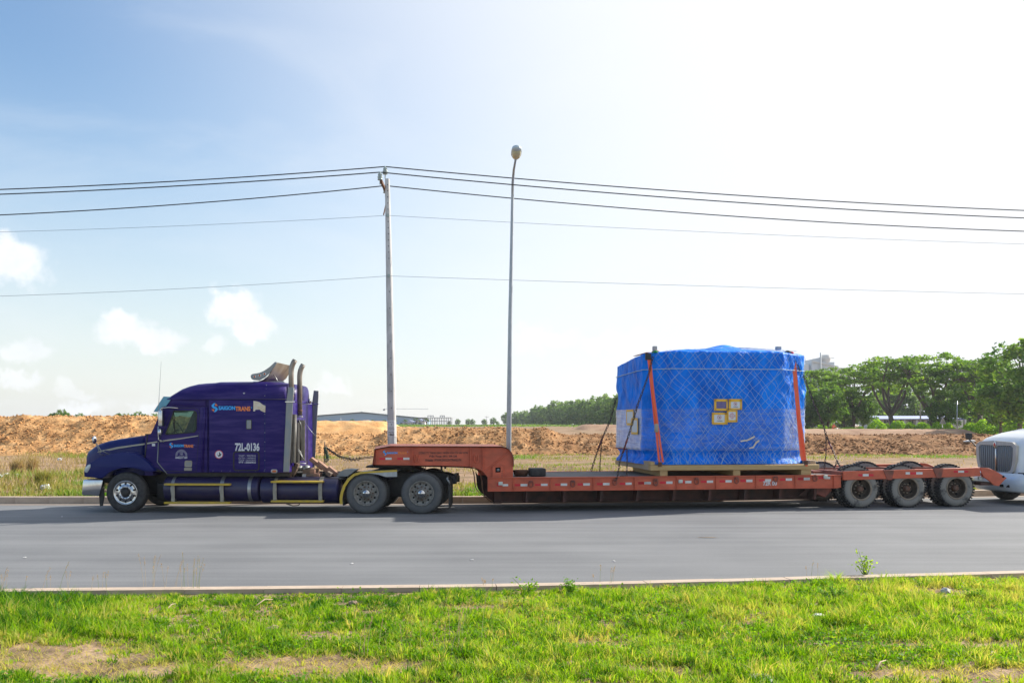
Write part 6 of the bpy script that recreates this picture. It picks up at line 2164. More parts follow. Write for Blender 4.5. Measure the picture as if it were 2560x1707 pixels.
# grille: surround, dark opening and separate upright bars
def gy(k): return WC + k
sur = [(-.74, 1.60), (-.66, 1.66), (-.12, 1.66), (0, 1.56), (.12, 1.66), (.66, 1.66), (.74, 1.60), (.72, 1.25), (.64, .98), (.50, .91), (-.50, .91), (-.64, .98), (-.72, 1.25)]
def front_plate(pts, x0, x1, holes=()):
    """plate facing forwards: pts in (lateral, z)"""
    mb = MB(); mb.plate(pts, x0, x1, holes)
    mb.v = [(y_, WC + x, z_) for (x, y_, z_) in mb.v]
    return mb
big = [(x * 1.12, 1.29 + (z_ - 1.29) * 1.12) for x, z_ in sur]
big = [(-.86, 1.66), (-.70, 1.76), (0, 1.79), (.70, 1.76), (.86, 1.66), (.84, 1.25), (.74, .92), (.55, .83), (-.55, .83), (-.74, .92), (-.84, 1.25)]
front_plate(big, -.09, -.01, [sur]).build('grille_surround', M['grime'], wt, bevel=.02)
front_plate([(x * .995, z_) for x, z_ in sur], -.035, -.022).build('grille_opening', M['hole'], wt)
def lim(x):
    ax = abs(x)
    top = 1.655 if ax > .12 else 1.56 + ax / .12 * .095
    if ax > .66: top = 1.66 - (ax - .66) / .08 * .06
    bot = .915 if ax < .5 else .91 + (ax - .5) / .14 * .07 if ax < .64 else .98 + (ax - .64) / .08 * .27
    return bot, top
for k in range(-8, 9):
    x = k * .083
    if k == 0: continue
    b0, t0 = lim(x)
    front_plate([(x - .013, b0), (x + .013, b0), (x + .013, t0), (x - .013, t0)], -.075, -.035).build('grille_bar', M['grey_bar'], wt, bevel=.01)
front_plate([(-.022, .91), (.022, .91), (.022, 1.57), (-.022, 1.57)], -.085, -.035).build('grille_divider', M['chrome'], wt, bevel=.008)
front_plate([(-.075, 1.69), (0, 1.79), (.075, 1.69), (0, 1.56)], -.115, -.08).build('emblem_diamond', M['chrome'], wt, bevel=.008)
front_plate([(-.045, 1.685), (0, 1.745), (.045, 1.685), (0, 1.61)], -.119, -.116).build('emblem_centre', M['red_print'], wt)
# bumper wrapping round, with lamps and slots
bsec = []
for (y_, x) in ((-.02, .75), (.0, .25), (.10, .02), (.45, -.16), (WC, -.24), (2 * WC - .45, -.16), (2 * WC - .10, .02), (2 * WC, .25), (2 * WC + .02, .75)):
    bsec.append([(x + .05, y_, .88), (x - .01, y_, .80), (x - .03, y_, .62), (x, y_, .40), (x + .10, y_, .34), (x + .22, y_, .40)])
mb = MB(); mb.loft(bsec); bmp = mb.build('bumper', M['white_truck'], wt)
for (l0, l1, z0, z1, mt, nm, x) in ((-.72, -.58, .48, .56, 'hole', 'bumper_slot', -.16), (-.50, -.36, .48, .56, 'hole', 'bumper_slot', -.20), (-.95, -.85, .66, .73, 'refl_red', 'marker_lamp', -.06), (-.40, -.30, .70, .77, 'refl_red', 'marker_lamp', -.23), (.30, .40, .70, .77, 'refl_red', 'marker_lamp', -.23)):
    front_plate([(l0, z0), (l1, z0), (l1, z1), (l0, z1)], x - .035, x + .03).build(nm, M[mt], bmp, bevel=.01)
mb = MB(); mb.box(.0, .9, .12, 2 * WC - .12, .845, .905); mb.build('bonnet_gap', M['hole'], wt)
# wings, headlamps
for sgn in (-1, 1):
    secs = []
    for (lx, zt, w0) in ((.10, .96, .80), (.30, 1.06, .94), (.65, 1.18, 1.10), (1.1, 1.26, 1.20), (1.55, 1.22, 1.24), (1.95, 1.06, 1.24), (2.1, .93, 1.24)):
        secs.append([(lx, WC + sgn * .70, .90), (lx, WC + sgn * .74, zt + .02), (lx, WC + sgn * (w0 - .10), zt), (lx, WC + sgn * w0, zt - .12), (lx, WC + sgn * w0, max(.86, zt - .38))])
    mb = MB(); mb.loft(secs); mb.build('front_wing', M['white_truck'], wt)
    mb = MB(); mb.loft([[(.12, WC + sgn * .80, .95), (.20, WC + sgn * .98, .92)], [(.29, WC + sgn * .93, 1.06), (.36, WC + sgn * 1.06, .99)], [(.62, WC + sgn * 1.06, 1.18), (.66, WC + sgn * 1.14, 1.07)]], caps=False); mb.build('headlamp', M['headlight'], wt)
for (ly, fr) in ((.02, False), (2 * WC - .02, True)):
    wheel('steer', wt, 1.10, ly, .50, far=fr, detail=not fr)
mb = MB(); mb.box(.3, 5.2, .8, .9, .55, .85); mb.box(.3, 5.2, 1.6, 1.7, .55, .85); mb.box(.3, 1.9, .6, 1.9, .45, 1.0); mb.build('chassis_frame', M['black'], wt)
for sd_ in (-1, 1):
    mb = MB(); mb.tube([(.27, WC + sd_ * .955, 1.60), (.7, WC + sd_ * 1.003, 1.66), (1.3, WC + sd_ * 1.033, 1.72), (1.85, WC + sd_ * 1.05, 1.76)], .007, 5); mb.build('bonnet_seam', M['black'], wt)
cabp = [(1.75, .85), (1.72, 2.15), (2.25, 2.95), (2.55, 3.10), (4.6, 3.35), (4.6, .85)]
mb = MB(); mb.plate(cabp, .12, 2 * WC - .12); mb.build('cab', M['white_truck'], wt, bevel=.08, seg=3)
mb = MB(); mb.loft([[(1.735, y_, 2.20) for y_ in (.30, WC, 2 * WC - .30)], [(2.20, y_, 2.90) for y_ in (.38, WC, 2 * WC - .38)]], caps=False); mb.build('windscreen', M['windscreen'], wt)
for lx_ in (4.0, 5.0):
    wheel('drive', wt, lx_, .0, .52, detail=False); wheel('drive', wt, lx_, 2 * WC, .52, far=True, detail=False)
mq = px(2422, 1090, 28.0)
def wloc(p): 
    d = Vector((p[0], p[1])) - Wf.o; return (d.dot(Wf.e), d.dot(Wf.n), p[2])
a = wloc(mq); b2 = wloc(px(2449, 1124, 27.55))
mb = MB(); mb.box(a[0] - .08, a[0] + .08, a[1] - .07, a[1] + .07, a[2] - .10, a[2] + .10); mb.build('bonnet_mirror', M['black'], wt, bevel=.03)
mb = MB(); mb.tube([(a[0], a[1], a[2] - .09), (a[0] + .12, a[1] - .05, a[2] - .22), b2], .018, 6); mb.build('mirror_arm', M['black'], wt)

# ------------------------------------------------------------------ poles and wires
UP = (-3.62, 27.8)
up = empty('utility_pole', (UP[0], UP[1], tz(*UP)))
tag(up, 'tall tapered concrete utility pole with a crossarm and white notice', 'utility pole')
zt_ = 2.27 + 612 / F * UP[1] - tz(*UP)
lean = (973.5 - 985) / F * UP[1] / (zt_ - 2.0)
hole_z = []
mb = MB()
secs = []
for k in range(13):
    f_ = k / 12
    z = -.3 + (zt_ + .3) * f_
    w, d = .285 - .155 * f_, .26 - .12 * f_
    x = lean * max(0, z - 1.5)
    c = w * .18
    secs.append([(x - w / 2, -d / 2 + c, z), (x - w / 2 + c, -d / 2, z), (x + w / 2 - c, -d / 2, z), (x + w / 2, -d / 2 + c, z), (x + w / 2, d / 2 - c, z), (x + w / 2 - c, d / 2, z), (x - w / 2 + c, d / 2, z), (x - w / 2, d / 2 - c, z), (x - w / 2, -d / 2 + c, z)])
mb.loft(secs, smooth=False)
shaft = mb.build('shaft', M['concrete'], up)
for k in range(34):
    z = 2.6 + k * (.50 if k < 9 else .185) - (0 if k < 9 else 9 * -.315)
    if z > zt_ - .1: break
    f_ = (z + .3) / (zt_ + .3); d = .26 - .12 * f_
    x = lean * max(0, z - 1.5)
    mb = MB(); mb.lathe_y([(0, -.003), (.015, -.003), (.015, .01)], 8, (x + .015, -d / 2 - .0005, z)); mb.build('bolt_hole', M['hole'], shaft)
# notice wrapped on the pole
zs1 = 2.27 - (1050 - HY) / F * UP[1] - tz(*UP); zs0 = 2.27 - (1091 - HY) / F * UP[1] - tz(*UP)
def shell(z, o_):
    f_ = (z + .3) / (zt_ + .3); w, d = .285 - .155 * f_, .26 - .12 * f_; x = lean * max(0, z - 1.5); c = w * .18; w += 2 * o_; d += 2 * o_
    return [(x - w / 2, 0, z), (x - w / 2, -d / 2 + c, z), (x - w / 2 + c, -d / 2, z), (x + w / 2 - c, -d / 2, z), (x + w / 2, -d / 2 + c, z), (x + w / 2, 0, z)]
mb = MB(); mb.loft([shell(zs0, .004), shell(zs1, .004)], smooth=False, caps=False); stk = mb.build('notice', M['sticker'], up)
f_ = (zs0 + .3) / (zt_ + .3); yb_ = -(.26 - .12 * f_) / 2 - .008
xo = lean * (zs0 - 1.5)
hS = zs1 - zs0
for (s_, a, b_, x0_, x1_) in (('1863', .05, .21, -.085, .085), ('HKCN 2', .24, .31, -.09, .08), ('ĐIỆN LỰC', .40, .44, -.09, .09), ('ĐT 0918 203', .47, .51, -.085, .09), ('PHÚ MỸ', .54, .575, -.085, .085), ('T', .66, .78, -.015, .015), ('ĐẠI LÝ', .86, .91, -.09, .06)):
    text_part('notice_print', s_, (xo + x0_, xo + x1_, zs0 + a * hS, zs0 + b_ * hS), yb_, M['black_print'], stk, .02)
# crossarm running across the line, insulators
za = 9.35 - tz(*UP)
mb = MB(); mb.bar((lean * zt_ - .02, -.95, za), (lean * zt_ - .14, 1.35, za + .15), .07, .09); arm = mb.build('crossarm', M['rust'], up, bevel=.006, seg=1)
mb = MB(); mb.bar((lean * zt_ - .10, .9, za - .06), (lean * zt_ - .09, .05, za - .75), .035, .02); mb.build('arm_brace', M['rust'], arm)
ins = []
for (x, y_, z) in ((lean * zt_ - .03, -.05, zt_ + .12), (lean * zt_ - .07, -.85, za + .05), (lean * zt_ - .20, 1.25, za + .20)):
    mb = MB(); mb.lathe_z([(.015, -.12), (.015, 0), (.07, .01), (.075, .04), (.045, .06), (.075, .08), (.075, .11), (.045, .13), (.065, .15), (.06, .19), (.03, .21), (.035, .25), (0, .26)], 16, (x, y_, z)); mb.build('insulator', M['porcelain'], up)
    ins.append((UP[0] + x, UP[1] + y_, tz(*UP) + z + .24))
for z in (2.27 + (HY - 539) / F * 27.7 - tz(*UP), 2.27 + (HY - 690) / F * 27.7 - tz(*UP)):
    mb = MB(); x = lean * (z - 1.5); mb.box(x - .03, x + .05, -.12, -.08, z - .04, z + .05); mb.build('wire_clamp', M['porcelain'], up)
    ins.append((UP[0] + x, UP[1] - .11, tz(*UP) + z))
wl = ['topmost thick black power line over the road', 'second thick black power line below the topmost', 'third thick black power line on the far end of the crossarm',
      'upper of the two thin grey wires on the pole', 'lowest thin grey wire crossing the sky']
for k, p in enumerate(ins):
    path = []
    for (dx, dy, drop, Ls) in ((-1, .0, (.082, .079, .107, .059, .072)[k], 42.0),):
        for i in range(40, 0, -1):
            s_ = Ls * i / 40
            path.append((p[0] - s_, p[1] + .0 * s_, p[2] - drop * s_ * (1 - s_ / Ls)))
    path.append(p)
    dr = (.060, .065, .073, .029, .014)[k]
    for i in range(1, 61):
        s_ = 46.0 * i / 60
        path.append((p[0] + s_ * math.cos(R(7.5)), p[1] + s_ * math.sin(R(7.5)), p[2] - dr * s_ * (1 - s_ / 46.0)))
    mb = MB(); mb.tube(path, .018 if k < 3 else .0055, 5)
    tag(mb.build('power_line', M['wire'] if k < 3 else M['wire_grey'], None), wl[k], 'wire', 'wires on the utility pole')

LP = (-.10, 28.0)
lp = empty('street_lamp', (LP[0], LP[1], tz(*LP)))
tag(lp, 'slim galvanised street lamp post with an arm over the road', 'street lamp')
g0 = tz(*LP)
hz_ = lambda v, Y: 2.27 + (HY - v) / F * Y - g0
X = lambda u, Y: (u - CX) / F * Y - LP[0]
path = [(X(1270.5, 28.0), 0, -.1), (X(1272, 28), 0, hz_(1100, 28)), (X(1275.5, 28), 0, hz_(800, 28)), (X(1279.5, 28), 0, hz_(600, 28)), (X(1281, 28), 0, hz_(505, 28)), (X(1282, 27.9), -.1, hz_(455, 27.9)), (X(1284.5, 27.6), -.4, hz_(425, 27.6)), (X(1289.5, 26.9), -1.1, hz_(397, 26.9))]
mb = MB(); mb.tube(path, [.085, .08, .064, .052, .046, .042, .036, .032], 14); mb.build('post', M['galv'], lp)
mb = MB(); mb.box(path[0][0] - .15, path[0][0] + .15, -.15, .15, 0, .03); mb.build('base_plate', M['galv'], lp)
c = Vector(path[-1]); dirn = Vector((.03, -.80, .14)).normalized(); side = Vector((1, .03, 0))
upv = side.cross(dirn).normalized()
if upv.z < 0: upv = -upv
secs = []
for (t_, w, h_) in ((-.05, .05, .05), (.05, .10, .08), (.22, .15, .11), (.45, .155, .13), (.62, .14, .12), (.72, .08, .06)):
    o_ = c + dirn * t_
    secs.append([o_ + side * (w * math.cos(a)) + upv * (h_ * (math.sin(a) if math.sin(a) > 0 else math.sin(a) * .45)) for a in np.linspace(0, 6.283, 17)])
mb = MB(); mb.loft(secs); head = mb.build('lamp_head', M['lamp_shell'], lp)
secs = []
for (t_, w, h_) in ((.12, .09, .05), (.22, .125, .09), (.45, .13, .10), (.58, .11, .08)):
    o_ = c + dirn * t_ - upv * .035
    secs.append([o_ + side * (w * math.cos(a)) + upv * (h_ * math.sin(a)) for a in np.linspace(math.pi, 2 * math.pi, 9)])
M['lens'] = mat('lamp_glass', (.50, .46, .30), .25, 0, (.38, .34, .2), 9, .6)
mb = MB(); mb.loft(secs); mb.build('lamp_lens', M['lens'], head)

# ------------------------------------------------------------------ trees
M['bark'] = mat('bark', (.085, .065, .05), .9, 0, (.15, .125, .10), 3, .7, (1, 1, .4), bump=.2, bscale=12)
M['lime'] = mat('limewash', (.62, .60, .56), .9, 0, (.45, .42, .38), 5, .6)
M['leaf_a'] = leaf_mat('rain_tree_leaf', (.06, .14, .025), (.12, .23, .035), (.24, .36, .05), .5)
M['leaf_b'] = leaf_mat('dense_tree_leaf', (.05, .13, .025), (.10, .21, .035), (.24, .35, .05), .5)
M['leaf_c'] = leaf_mat('hedge_leaf', (.10, .23, .012), (.22, .42, .02), (.42, .56, .03), .5)
M['leaf_far'] = leaf_mat('far_tree_leaf', (.07, .15, .04), (.13, .23, .06), (.23, .33, .08), .48)


def skeleton(mb, a, b_, r0, r1, wob, n=5, rnd=random):
    a, b_ = Vector(a), Vector(b_)
    pts, rs = [], []
    L_ = (b_ - a).length
    off = Vector((rnd.uniform(-1, 1), rnd.uniform(-1, 1), rnd.uniform(-.3, .5))) * wob * L_
    for i in range(n + 1):
        f_ = i / n
        pts.append(a.lerp(b_, f_) + off * math.sin(math.pi * f_))
        rs.append(r0 + (r1 - r0) * f_)
    mb.tube(pts, rs, 6)
    return pts


def tree_meshes(kind, seed, Ht, Rc, leaf, nclus, nleaf, lsize, mt):
    rnd = random.Random(seed)
    g_ = np.random.default_rng(seed)
    mb = MB()
    cl = []
    if kind == 'umbrella':
        fork = Ht * rnd.uniform(.20, .26)
        base = skeleton(mb, (0, 0, -.3), (rnd.uniform(-.3, .3), rnd.uniform(-.3, .3), fork), Ht * .034, Ht * .027, .05, 5, rnd)[-1]
        nl = 6
        ends = []
        for i in range(nl):
            a = 6.283 * (i + rnd.uniform(-.3, .3)) / nl
            rr_ = Rc * rnd.uniform(.32, .52)
            e_ = (math.cos(a) * rr_, math.sin(a) * rr_, Ht * rnd.uniform(.60, .76))
            skeleton(mb, base, e_, Ht * .020, Ht * .009, .10, 6, rnd); ends.append((a, Vector(e_)))
        for k in range(nclus):
            a = rnd.uniform(0, 6.283); rr_ = Rc * math.sqrt(rnd.uniform(.01, 1)) * 1.0
            f_ = rr_ / Rc
            z = Ht * (.96 - .30 * f_ ** 2.2) - abs(rnd.gauss(0, 1)) * Ht * .11
            c_ = Vector((math.cos(a) * rr_, math.sin(a) * rr_, z))
            cl.append((c_, rnd.uniform(.7, 1.25) * Rc * .16, .30))
            e_ = min(ends, key=lambda q: (q[1] - c_).length)[1]
            if k % 2 == 0: skeleton(mb, e_, c_, Ht * .007, Ht * .002, .10, 3, rnd)
    elif kind in ('oval', 'bushy'):
        top = skeleton(mb, (0, 0, -.3), (rnd.uniform(-.3, .3), rnd.uniform(-.3, .3), Ht * .75), Ht * .028, Ht * .008, .04, 7, rnd)
        for k in range(nclus):
            while True:
                p = Vector((rnd.uniform(-1, 1), rnd.uniform(-1, 1), rnd.uniform(-1, 1)))
                if .25 < p.length < 1: break
            z = Ht * .58 + p.z * Ht * .40 if kind == 'oval' else Ht * .50 + p.z * Ht * .48
            w = 1.0 if p.z < .2 else 1 - .25 * (p.z - .2)
            c_ = Vector((p.x * Rc * w, p.y * Rc * w, z))
            cl.append((c_, rnd.uniform(.7, 1.3) * Rc * .24, .75))
            if k % 3 == 0: skeleton(mb, top[min(7, 2 + int(5 * max(0, (z / Ht - .2))))], c_, Ht * .008, Ht * .002, .08, 3, rnd)
    else:  # columnar
        skeleton(mb, (0, 0, -.3), (0, 0, Ht * .9), Ht * .018, Ht * .005, .01, 5, rnd)
        for k in range(nclus):
            f_ = rnd.uniform(.08, 1.0); a = rnd.uniform(0, 6.283); rr_ = Rc * math.sqrt(rnd.random()) * (1 - .75 * f_ ** 2)
            cl.append((Vector((math.cos(a) * rr_, math.sin(a) * rr_, Ht * f_)), Rc * rnd.uniform(.3, .5), 1.0))
    wood = mb.mesh('trunk', M['bark'], fix=False)
    P, tn = [], []
    for (c_, r_, fl) in cl:
        n_ = int(nleaf * g_.uniform(.6, 1.4))
        d = g_.normal(size=(n_, 3)); d /= np.linalg.norm(d, axis=1)[:, None]
        d *= (g_.random(n_) ** .45)[:, None] * r_; d[:, 2] *= fl
        P.append(d + np.array(c_))
        tn.append(np.clip(g_.normal(g_.uniform(.25, .72), .16, n_), 0, 1))
    P = np.concatenate(P); tn = np.concatenate(tn)
    crown = leaf_cards('crown', P, g_.uniform(.6, 1.4, len(P)) * lsize, tn, mt, .55, aspect=.62)
    return wood, crown


TV = {}
for i in range(3):
    TV['u%d' % i] = tree_meshes('umbrella', 40 + i, 11.5, 7.0, None, 125, 50, .38, M['leaf_a'])
for i in range(3):
    TV['o%d' % i] = tree_meshes('oval', 60 + i, 9.5, 3.8, None, 80, 70, .42, M['leaf_b'])
for i in range(3):
    TV['f%d' % i] = tree_meshes('bushy', 80 + i, 10.0, 4.9, None, 75, 52, .72, M['leaf_far'])
TV['c0'] = tree_meshes('column', 90, 9.0, 1.1, None, 40, 40, .45, M['leaf_far'])
TV['p0'] = tree_meshes('umbrella', 95, 6.0, 2.6, None, 34, 40, .45, M['leaf_far'])


def tree(var, x, y, s, rz, name, label, group, zs=1.0, lime=False):
    root = empty(name, (x, y, tz(x, y)), rz)
    root.scale = (s, s, s * zs)
    tag(root, label, 'tree', group)
    w, c_ = TV[var]
    mkobj('trunk', w, root); mkobj('crown', c_, root)
    if lime:
        mb = MB(); mb.tube([(0, 0, -.2), (0, 0, 1.15)], [.48, .43], 10); mb.build('limewashed_base', M['lime'], root)
    return root


ORD = ['first', 'second', 'third', 'fourth', 'fifth', 'sixth', 'seventh', 'eighth', 'ninth', 'tenth', 'eleventh', 'twelfth', 'thirteenth', 'fourteenth', 'fifteenth', 'sixteenth', 'seventeenth', 'eighteenth', 'nineteenth', 'twentieth'] + ['twenty-' + w for w in ('first', 'second', 'third', 'fourth', 'fifth', 'sixth', 'seventh', 'eighth', 'ninth')] + ['thirtieth'] + ['thirty-' + w for w in ('first', 'second', 'third', 'fourth', 'fifth', 'sixth', 'seventh', 'eighth', 'ninth')] + ['fortieth', 'forty-first', 'forty-second', 'forty-third', 'forty-fourth', 'forty-fifth', 'last']
G1 = 'spreading trees along the far road'
for (u, Y, v_top, var, lb, lime, k) in (
        (2232, 132, 884, 'u0', 'spreading tree with a leaning forked trunk behind the wheel beam', True, .95),
        (2332, 134, 876, 'u1', 'widest spreading tree with a dark forked trunk above the round bushes', True, 1.05),
        (2446, 130, 884, 'u2', 'spreading tree just left of the white lorry bonnet', True, .95),
        (2130, 150, 905, 'u2', 'spreading tree in the dense group right of the blue load', False, .9),
        (2030, 148, 918, 'u0', 'spreading tree nearest the right side of the blue load', False, .9)):
    x, _, _ = px(u, 1060, Y)
    hgt = (HY - v_top) / F * Y + H - tz(x, Y)
    tree(var, x, Y, hgt / 11.3 , .7 * u, 'rain_tree', lb, G1, lime=lime)
G2 = 'dense dark trees beyond the far road'
for (u, Y, v_top, var, lb, sx) in (
        (2545, 104, 838, 'o0', 'tall dark tree at the right edge above the white lorry', 1.0),
        (2500, 112, 925, 'o1', 'dark leafy tree low behind the white lorry bonnet', 1.0),
        (2068, 138, 962, 'o2', 'dense dark tree just right of the blue load', 1.0),
        (2010, 140, 955, 'o0', 'dense dark tree partly hidden by the blue load', 1.0),
        (2112, 150, 965, 'o1', 'dense dark tree above the motorbike rider', 1.0),
        (2160, 150, 985, 'o2', 'dense dark tree left of the leaning forked trunk', 1.0),
        (2368, 126, 968, 'o0', 'dark leafy tree in front of the widest spreading tree', .75),
        (2482, 140, 900, 'o2', 'dark tree filling the gap before the right edge', 1.0)):
    x, _, _ = px(u, 1060, Y)
    hgt = (HY - v_top) / F * Y + H - tz(x, Y)
    tree(var, x, Y, hgt / 9.5, .9 * u, 'dense_tree', lb, G2)
rt = random.Random(5)
for i in range(11):
    u = 2205 + i * 27; Y = 205 + rt.uniform(-8, 8)
    x, _, _ = px(u, 1060, Y)
    hgt = (HY - rt.uniform(975, 1000)) / F * Y + H - tz(x, Y)
    tree('c0', x, Y, hgt / 9.0, i, 'columnar_tree', ORD[i] + ' slim columnar tree from the left behind the low blue and white building', 'columnar trees behind the low building')
for i in range(9):
    u = 2000 + i * 62 + rt.uniform(-12, 12); Y = 200 + rt.uniform(-15, 25)
    x, _, _ = px(u, 1060, Y); hgt = (HY - rt.uniform(930, 985)) / F * Y + H - tz(x, Y)
    tree('f%d' % (i % 3), x, Y, hgt / 9.8, i * 1.3, 'far_tree', ORD[i] + ' pale far tree from the left behind the spreading trees', 'far trees on the right')
# the long line of trees receding towards the middle
for i in range(46):
    f_ = i / 45.0
    u = 1640 - 370 * f_ ** .92 + rt.uniform(-4, 4)
    Y = 235 + 330 * f_ ** 1.2 + (14 if i % 2 else 0)
    x, _, _ = px(u, 1060, Y)
    v_t = 986 + 30 * f_ + 22 * f_ ** 3 + rt.uniform(-9, 9) + (8 if i % 3 == 1 else 0)
    hgt = (HY - v_t) / F * Y + H - tz(x, Y)
    tree(('f0', 'f1', 'f2', 'u1')[i % 4] if i % 4 < 3 or i < 20 else 'f1', x, Y, hgt / (11.3 if i % 4 == 3 and i < 20 else 9.8), i * 2.1, 'roadside_tree', ORD[i] + ' tree of the receding line, counted from the blue load', 'line of trees receding to the centre')
for i in range(9):
    u = 1128 + i * 19 + rt.uniform(-11, 11); Y = 560 + rt.uniform(-30, 30)
    x, _, _ = px(u, 1060, Y); hgt = (HY - rt.choice((1040, 1044, 1047, 1050, 1052))) / F * Y + H - tz(x, Y)
    tree('f%d' % (i % 3), x, Y, hgt / 9.8, i * 1.7, 'far_tree', ORD[i] + ' small far tree from the left between the two poles', 'far trees between the poles')
for i in range(11):
    u = 796 + i * 27 + rt.uniform(-5, 5); Y = 330 + rt.uniform(-15, 15)
    x, _, _ = px(u, 1060, Y); hgt = (HY - rt.uniform(1043, 1050)) / F * Y + H - tz(x, Y)
    tree('p0', x, Y, hgt / 6.0, i * 1.1, 'young_tree', ORD[i] + ' young flat topped tree from the left before the warehouse', 'young trees before the warehouse')
for k, (u, v_t, w, lb) in enumerate(((134, 1032, .8, 'small round tree showing over the bank, left of a taller one'), (154, 1024, 1.0, 'tallest of the small trees showing over the left bank'), (200, 1034, .7, 'lowest small tree showing over the left bank'),
                                     (298, 1033, .9, 'light green small tree over the bank by the lorry mirror'), (316, 1034, .9, 'small tree over the bank, second from the lorry visor'), (344, 1030, .9, 'dark small tree over the bank behind the lorry aerial'), (366, 1035, .8, 'small tree over the bank just left of the lorry visor'), (388, 1034, .8, 'small tree half hidden by the lorry visor'))):
    Y = 175; x, _, _ = px(u, 1060, Y); hgt = (HY - v_t) / F * Y + H - tz(x, Y)
    tree('f%d' % (k % 3), x, Y, hgt / 9.8, k * 1.9, 'bank_top_tree', lb, 'small trees over the left bank')

# ------------------------------------------------------------------ clipped bushes along the far road
def bush_mesh(seed, n_, r_, lsize, mt):
    g_ = np.random.default_rng(seed)
    d = g_.normal(size=(n_, 3)); d /= np.linalg.norm(d, axis=1)[:, None]
    rr_ = r_ * (.55 + .45 * g_.random(n_) ** .5) * (1 + .14 * np.sin(d[:, 0] * 5 + seed) * np.cos(d[:, 2] * 4))
    P = d * rr_[:, None]; P[:, 2] = P[:, 2] * 1.05 + r_ * 1.0
    return leaf_cards('foliage', P, g_.uniform(.6, 1.4, n_) * lsize, np.clip(g_.normal(.5, .2, n_), 0, 1), mt, .8, aspect=.65)


BM = [bush_mesh(300 + i, 1500, 1.0, .22, M['leaf_c']) for i in range(3)]
mb = MB(); mb.tube([(0, 0, -.1), (0, 0, .5)], .06, 6); stem_me = mb.mesh('stem', M['bark'])
bl2 = [(2192, 1049, 118, 'tall bright bush beside the motorbike rider'), (2106, 1072, 118, 'low round bush just right of the motorbike rider'), (2212, 1058, 121, 'bush between the rider and the forked trunk, dark'), (2245, 1052, 120, 'bright bush left of the round row'),
       (2275, 1056, 120, 'smallest ball shaped bush behind the parked motorbikes'), (2308, 1055, 119, 'biggest ball shaped bush right of the parked motorbikes'), (2346, 1056, 121, 'ball bush partly behind the dark forked trunk'), (2369, 1057, 119, 'neat ball bush on a bare stem by the warning sign'),
       (2426, 1056, 119, 'dark bush right of the slim lamp post'), (2457, 1049, 117, 'tall yellow green bush near the white lorry mirror'), (2478, 1062, 117, 'low yellow green bush next to the tall one'), (2515, 1052, 116, 'bright bush low behind the white lorry bonnet'), (2545, 1050, 116, 'bright bush at the right edge of the row'),
       (2078, 1074, 121, 'low bush behind the motorbike rider'), (2055, 1062, 121, 'bright bush by the chain right of the blue load'), (2150, 1066, 121, 'bush in the low hedge right of the rider'), (2130, 1068, 121, 'small bush in the low hedge behind the track')]
for k, (u, v_t, Y, lb) in enumerate(bl2):
    x, _, _ = px(u, 1060, Y); hgt = (HY - v_t) / F * Y + H - tz(x, Y)
    root = empty('clipped_bush', (x, Y, tz(x, Y)), k * 1.3); s_ = hgt / 2.05; root.scale = (s_ * rt.uniform(1.0, 1.2), s_ * 1.1, s_)
    tag(root, lb, 'bush', 'bushes along the far road')
    mkobj('foliage', BM[k % 3], root); mkobj('stem', stem_me, root)
# long low hedge and far field grass that nobody could count
n = 9000
hx = rng.uniform(40, 95, n); hy_ = rng.normal(127, 1.2, n)
hzv = np.array([tz(a, b_) for a, b_ in zip(hx, hy_)]) + rng.random(n) * (.7 + .5 * vnoise(hx, hy_, .4, 44))
me = leaf_cards('hedge', np.stack([hx, hy_, hzv], 1), rng.uniform(.15, .35, n), np.clip(rng.normal(.35, .2, n), 0, 1), M['leaf_c'], .8)
tag(mkobj('hedge', me), 'low uneven hedge running behind the round bushes', 'hedge', kind='stuff')
n = 16000
fy = rng.uniform(190, 420, n); q_ = rng.uniform(-.26, .16, n); fx_ = fy * q_
fzv = np.array([tz(a, b_) for a, b_ in zip(fx_, fy)]) + rng.random(n) * (.15 + .45 * vnoise(fx_, fy, .05, 45))
me = leaf_cards('field_grass', np.stack([fx_, fy, fzv], 1), rng.uniform(.2, .55, n), np.clip(rng.normal(.45, .2, n), 0, 1), M['leaf_far'], .8)
tag(mkobj('field_grass', me), 'tall green grass of the field before the warehouse', 'grass', kind='stuff')

# ------------------------------------------------------------------ far buildings
M['wh_wall'] = mat('warehouse_cladding', (.33, .46, .58), .6, 0, (.28, .40, .52), .8, .6, (8, 8, .2))
M['wh_roof'] = mat('warehouse_roof', (.42, .47, .50), .5)
M['wall_white'] = mat('white_wall', (.62, .63, .62), .8, 0, (.52, .52, .50), .5, .6)
M['roof_blue'] = mat('blue_roof', (.40, .45, .62), .5, 0, (.30, .35, .55), .4, .6)
M['roof_navy'] = mat('navy_fascia', (.03, .05, .22), .5)
M['shade_glass'] = mat('dark_window', (.05, .07, .09), .2)
M['raw_concrete'] = mat('raw_concrete', (.34, .35, .36), .85, 0, (.26, .27, .28), .3, .6)
M['far_grey'] = mat('far_plant_grey', (.55, .61, .66), .6, 0, (.48, .54, .60), .2, .6)

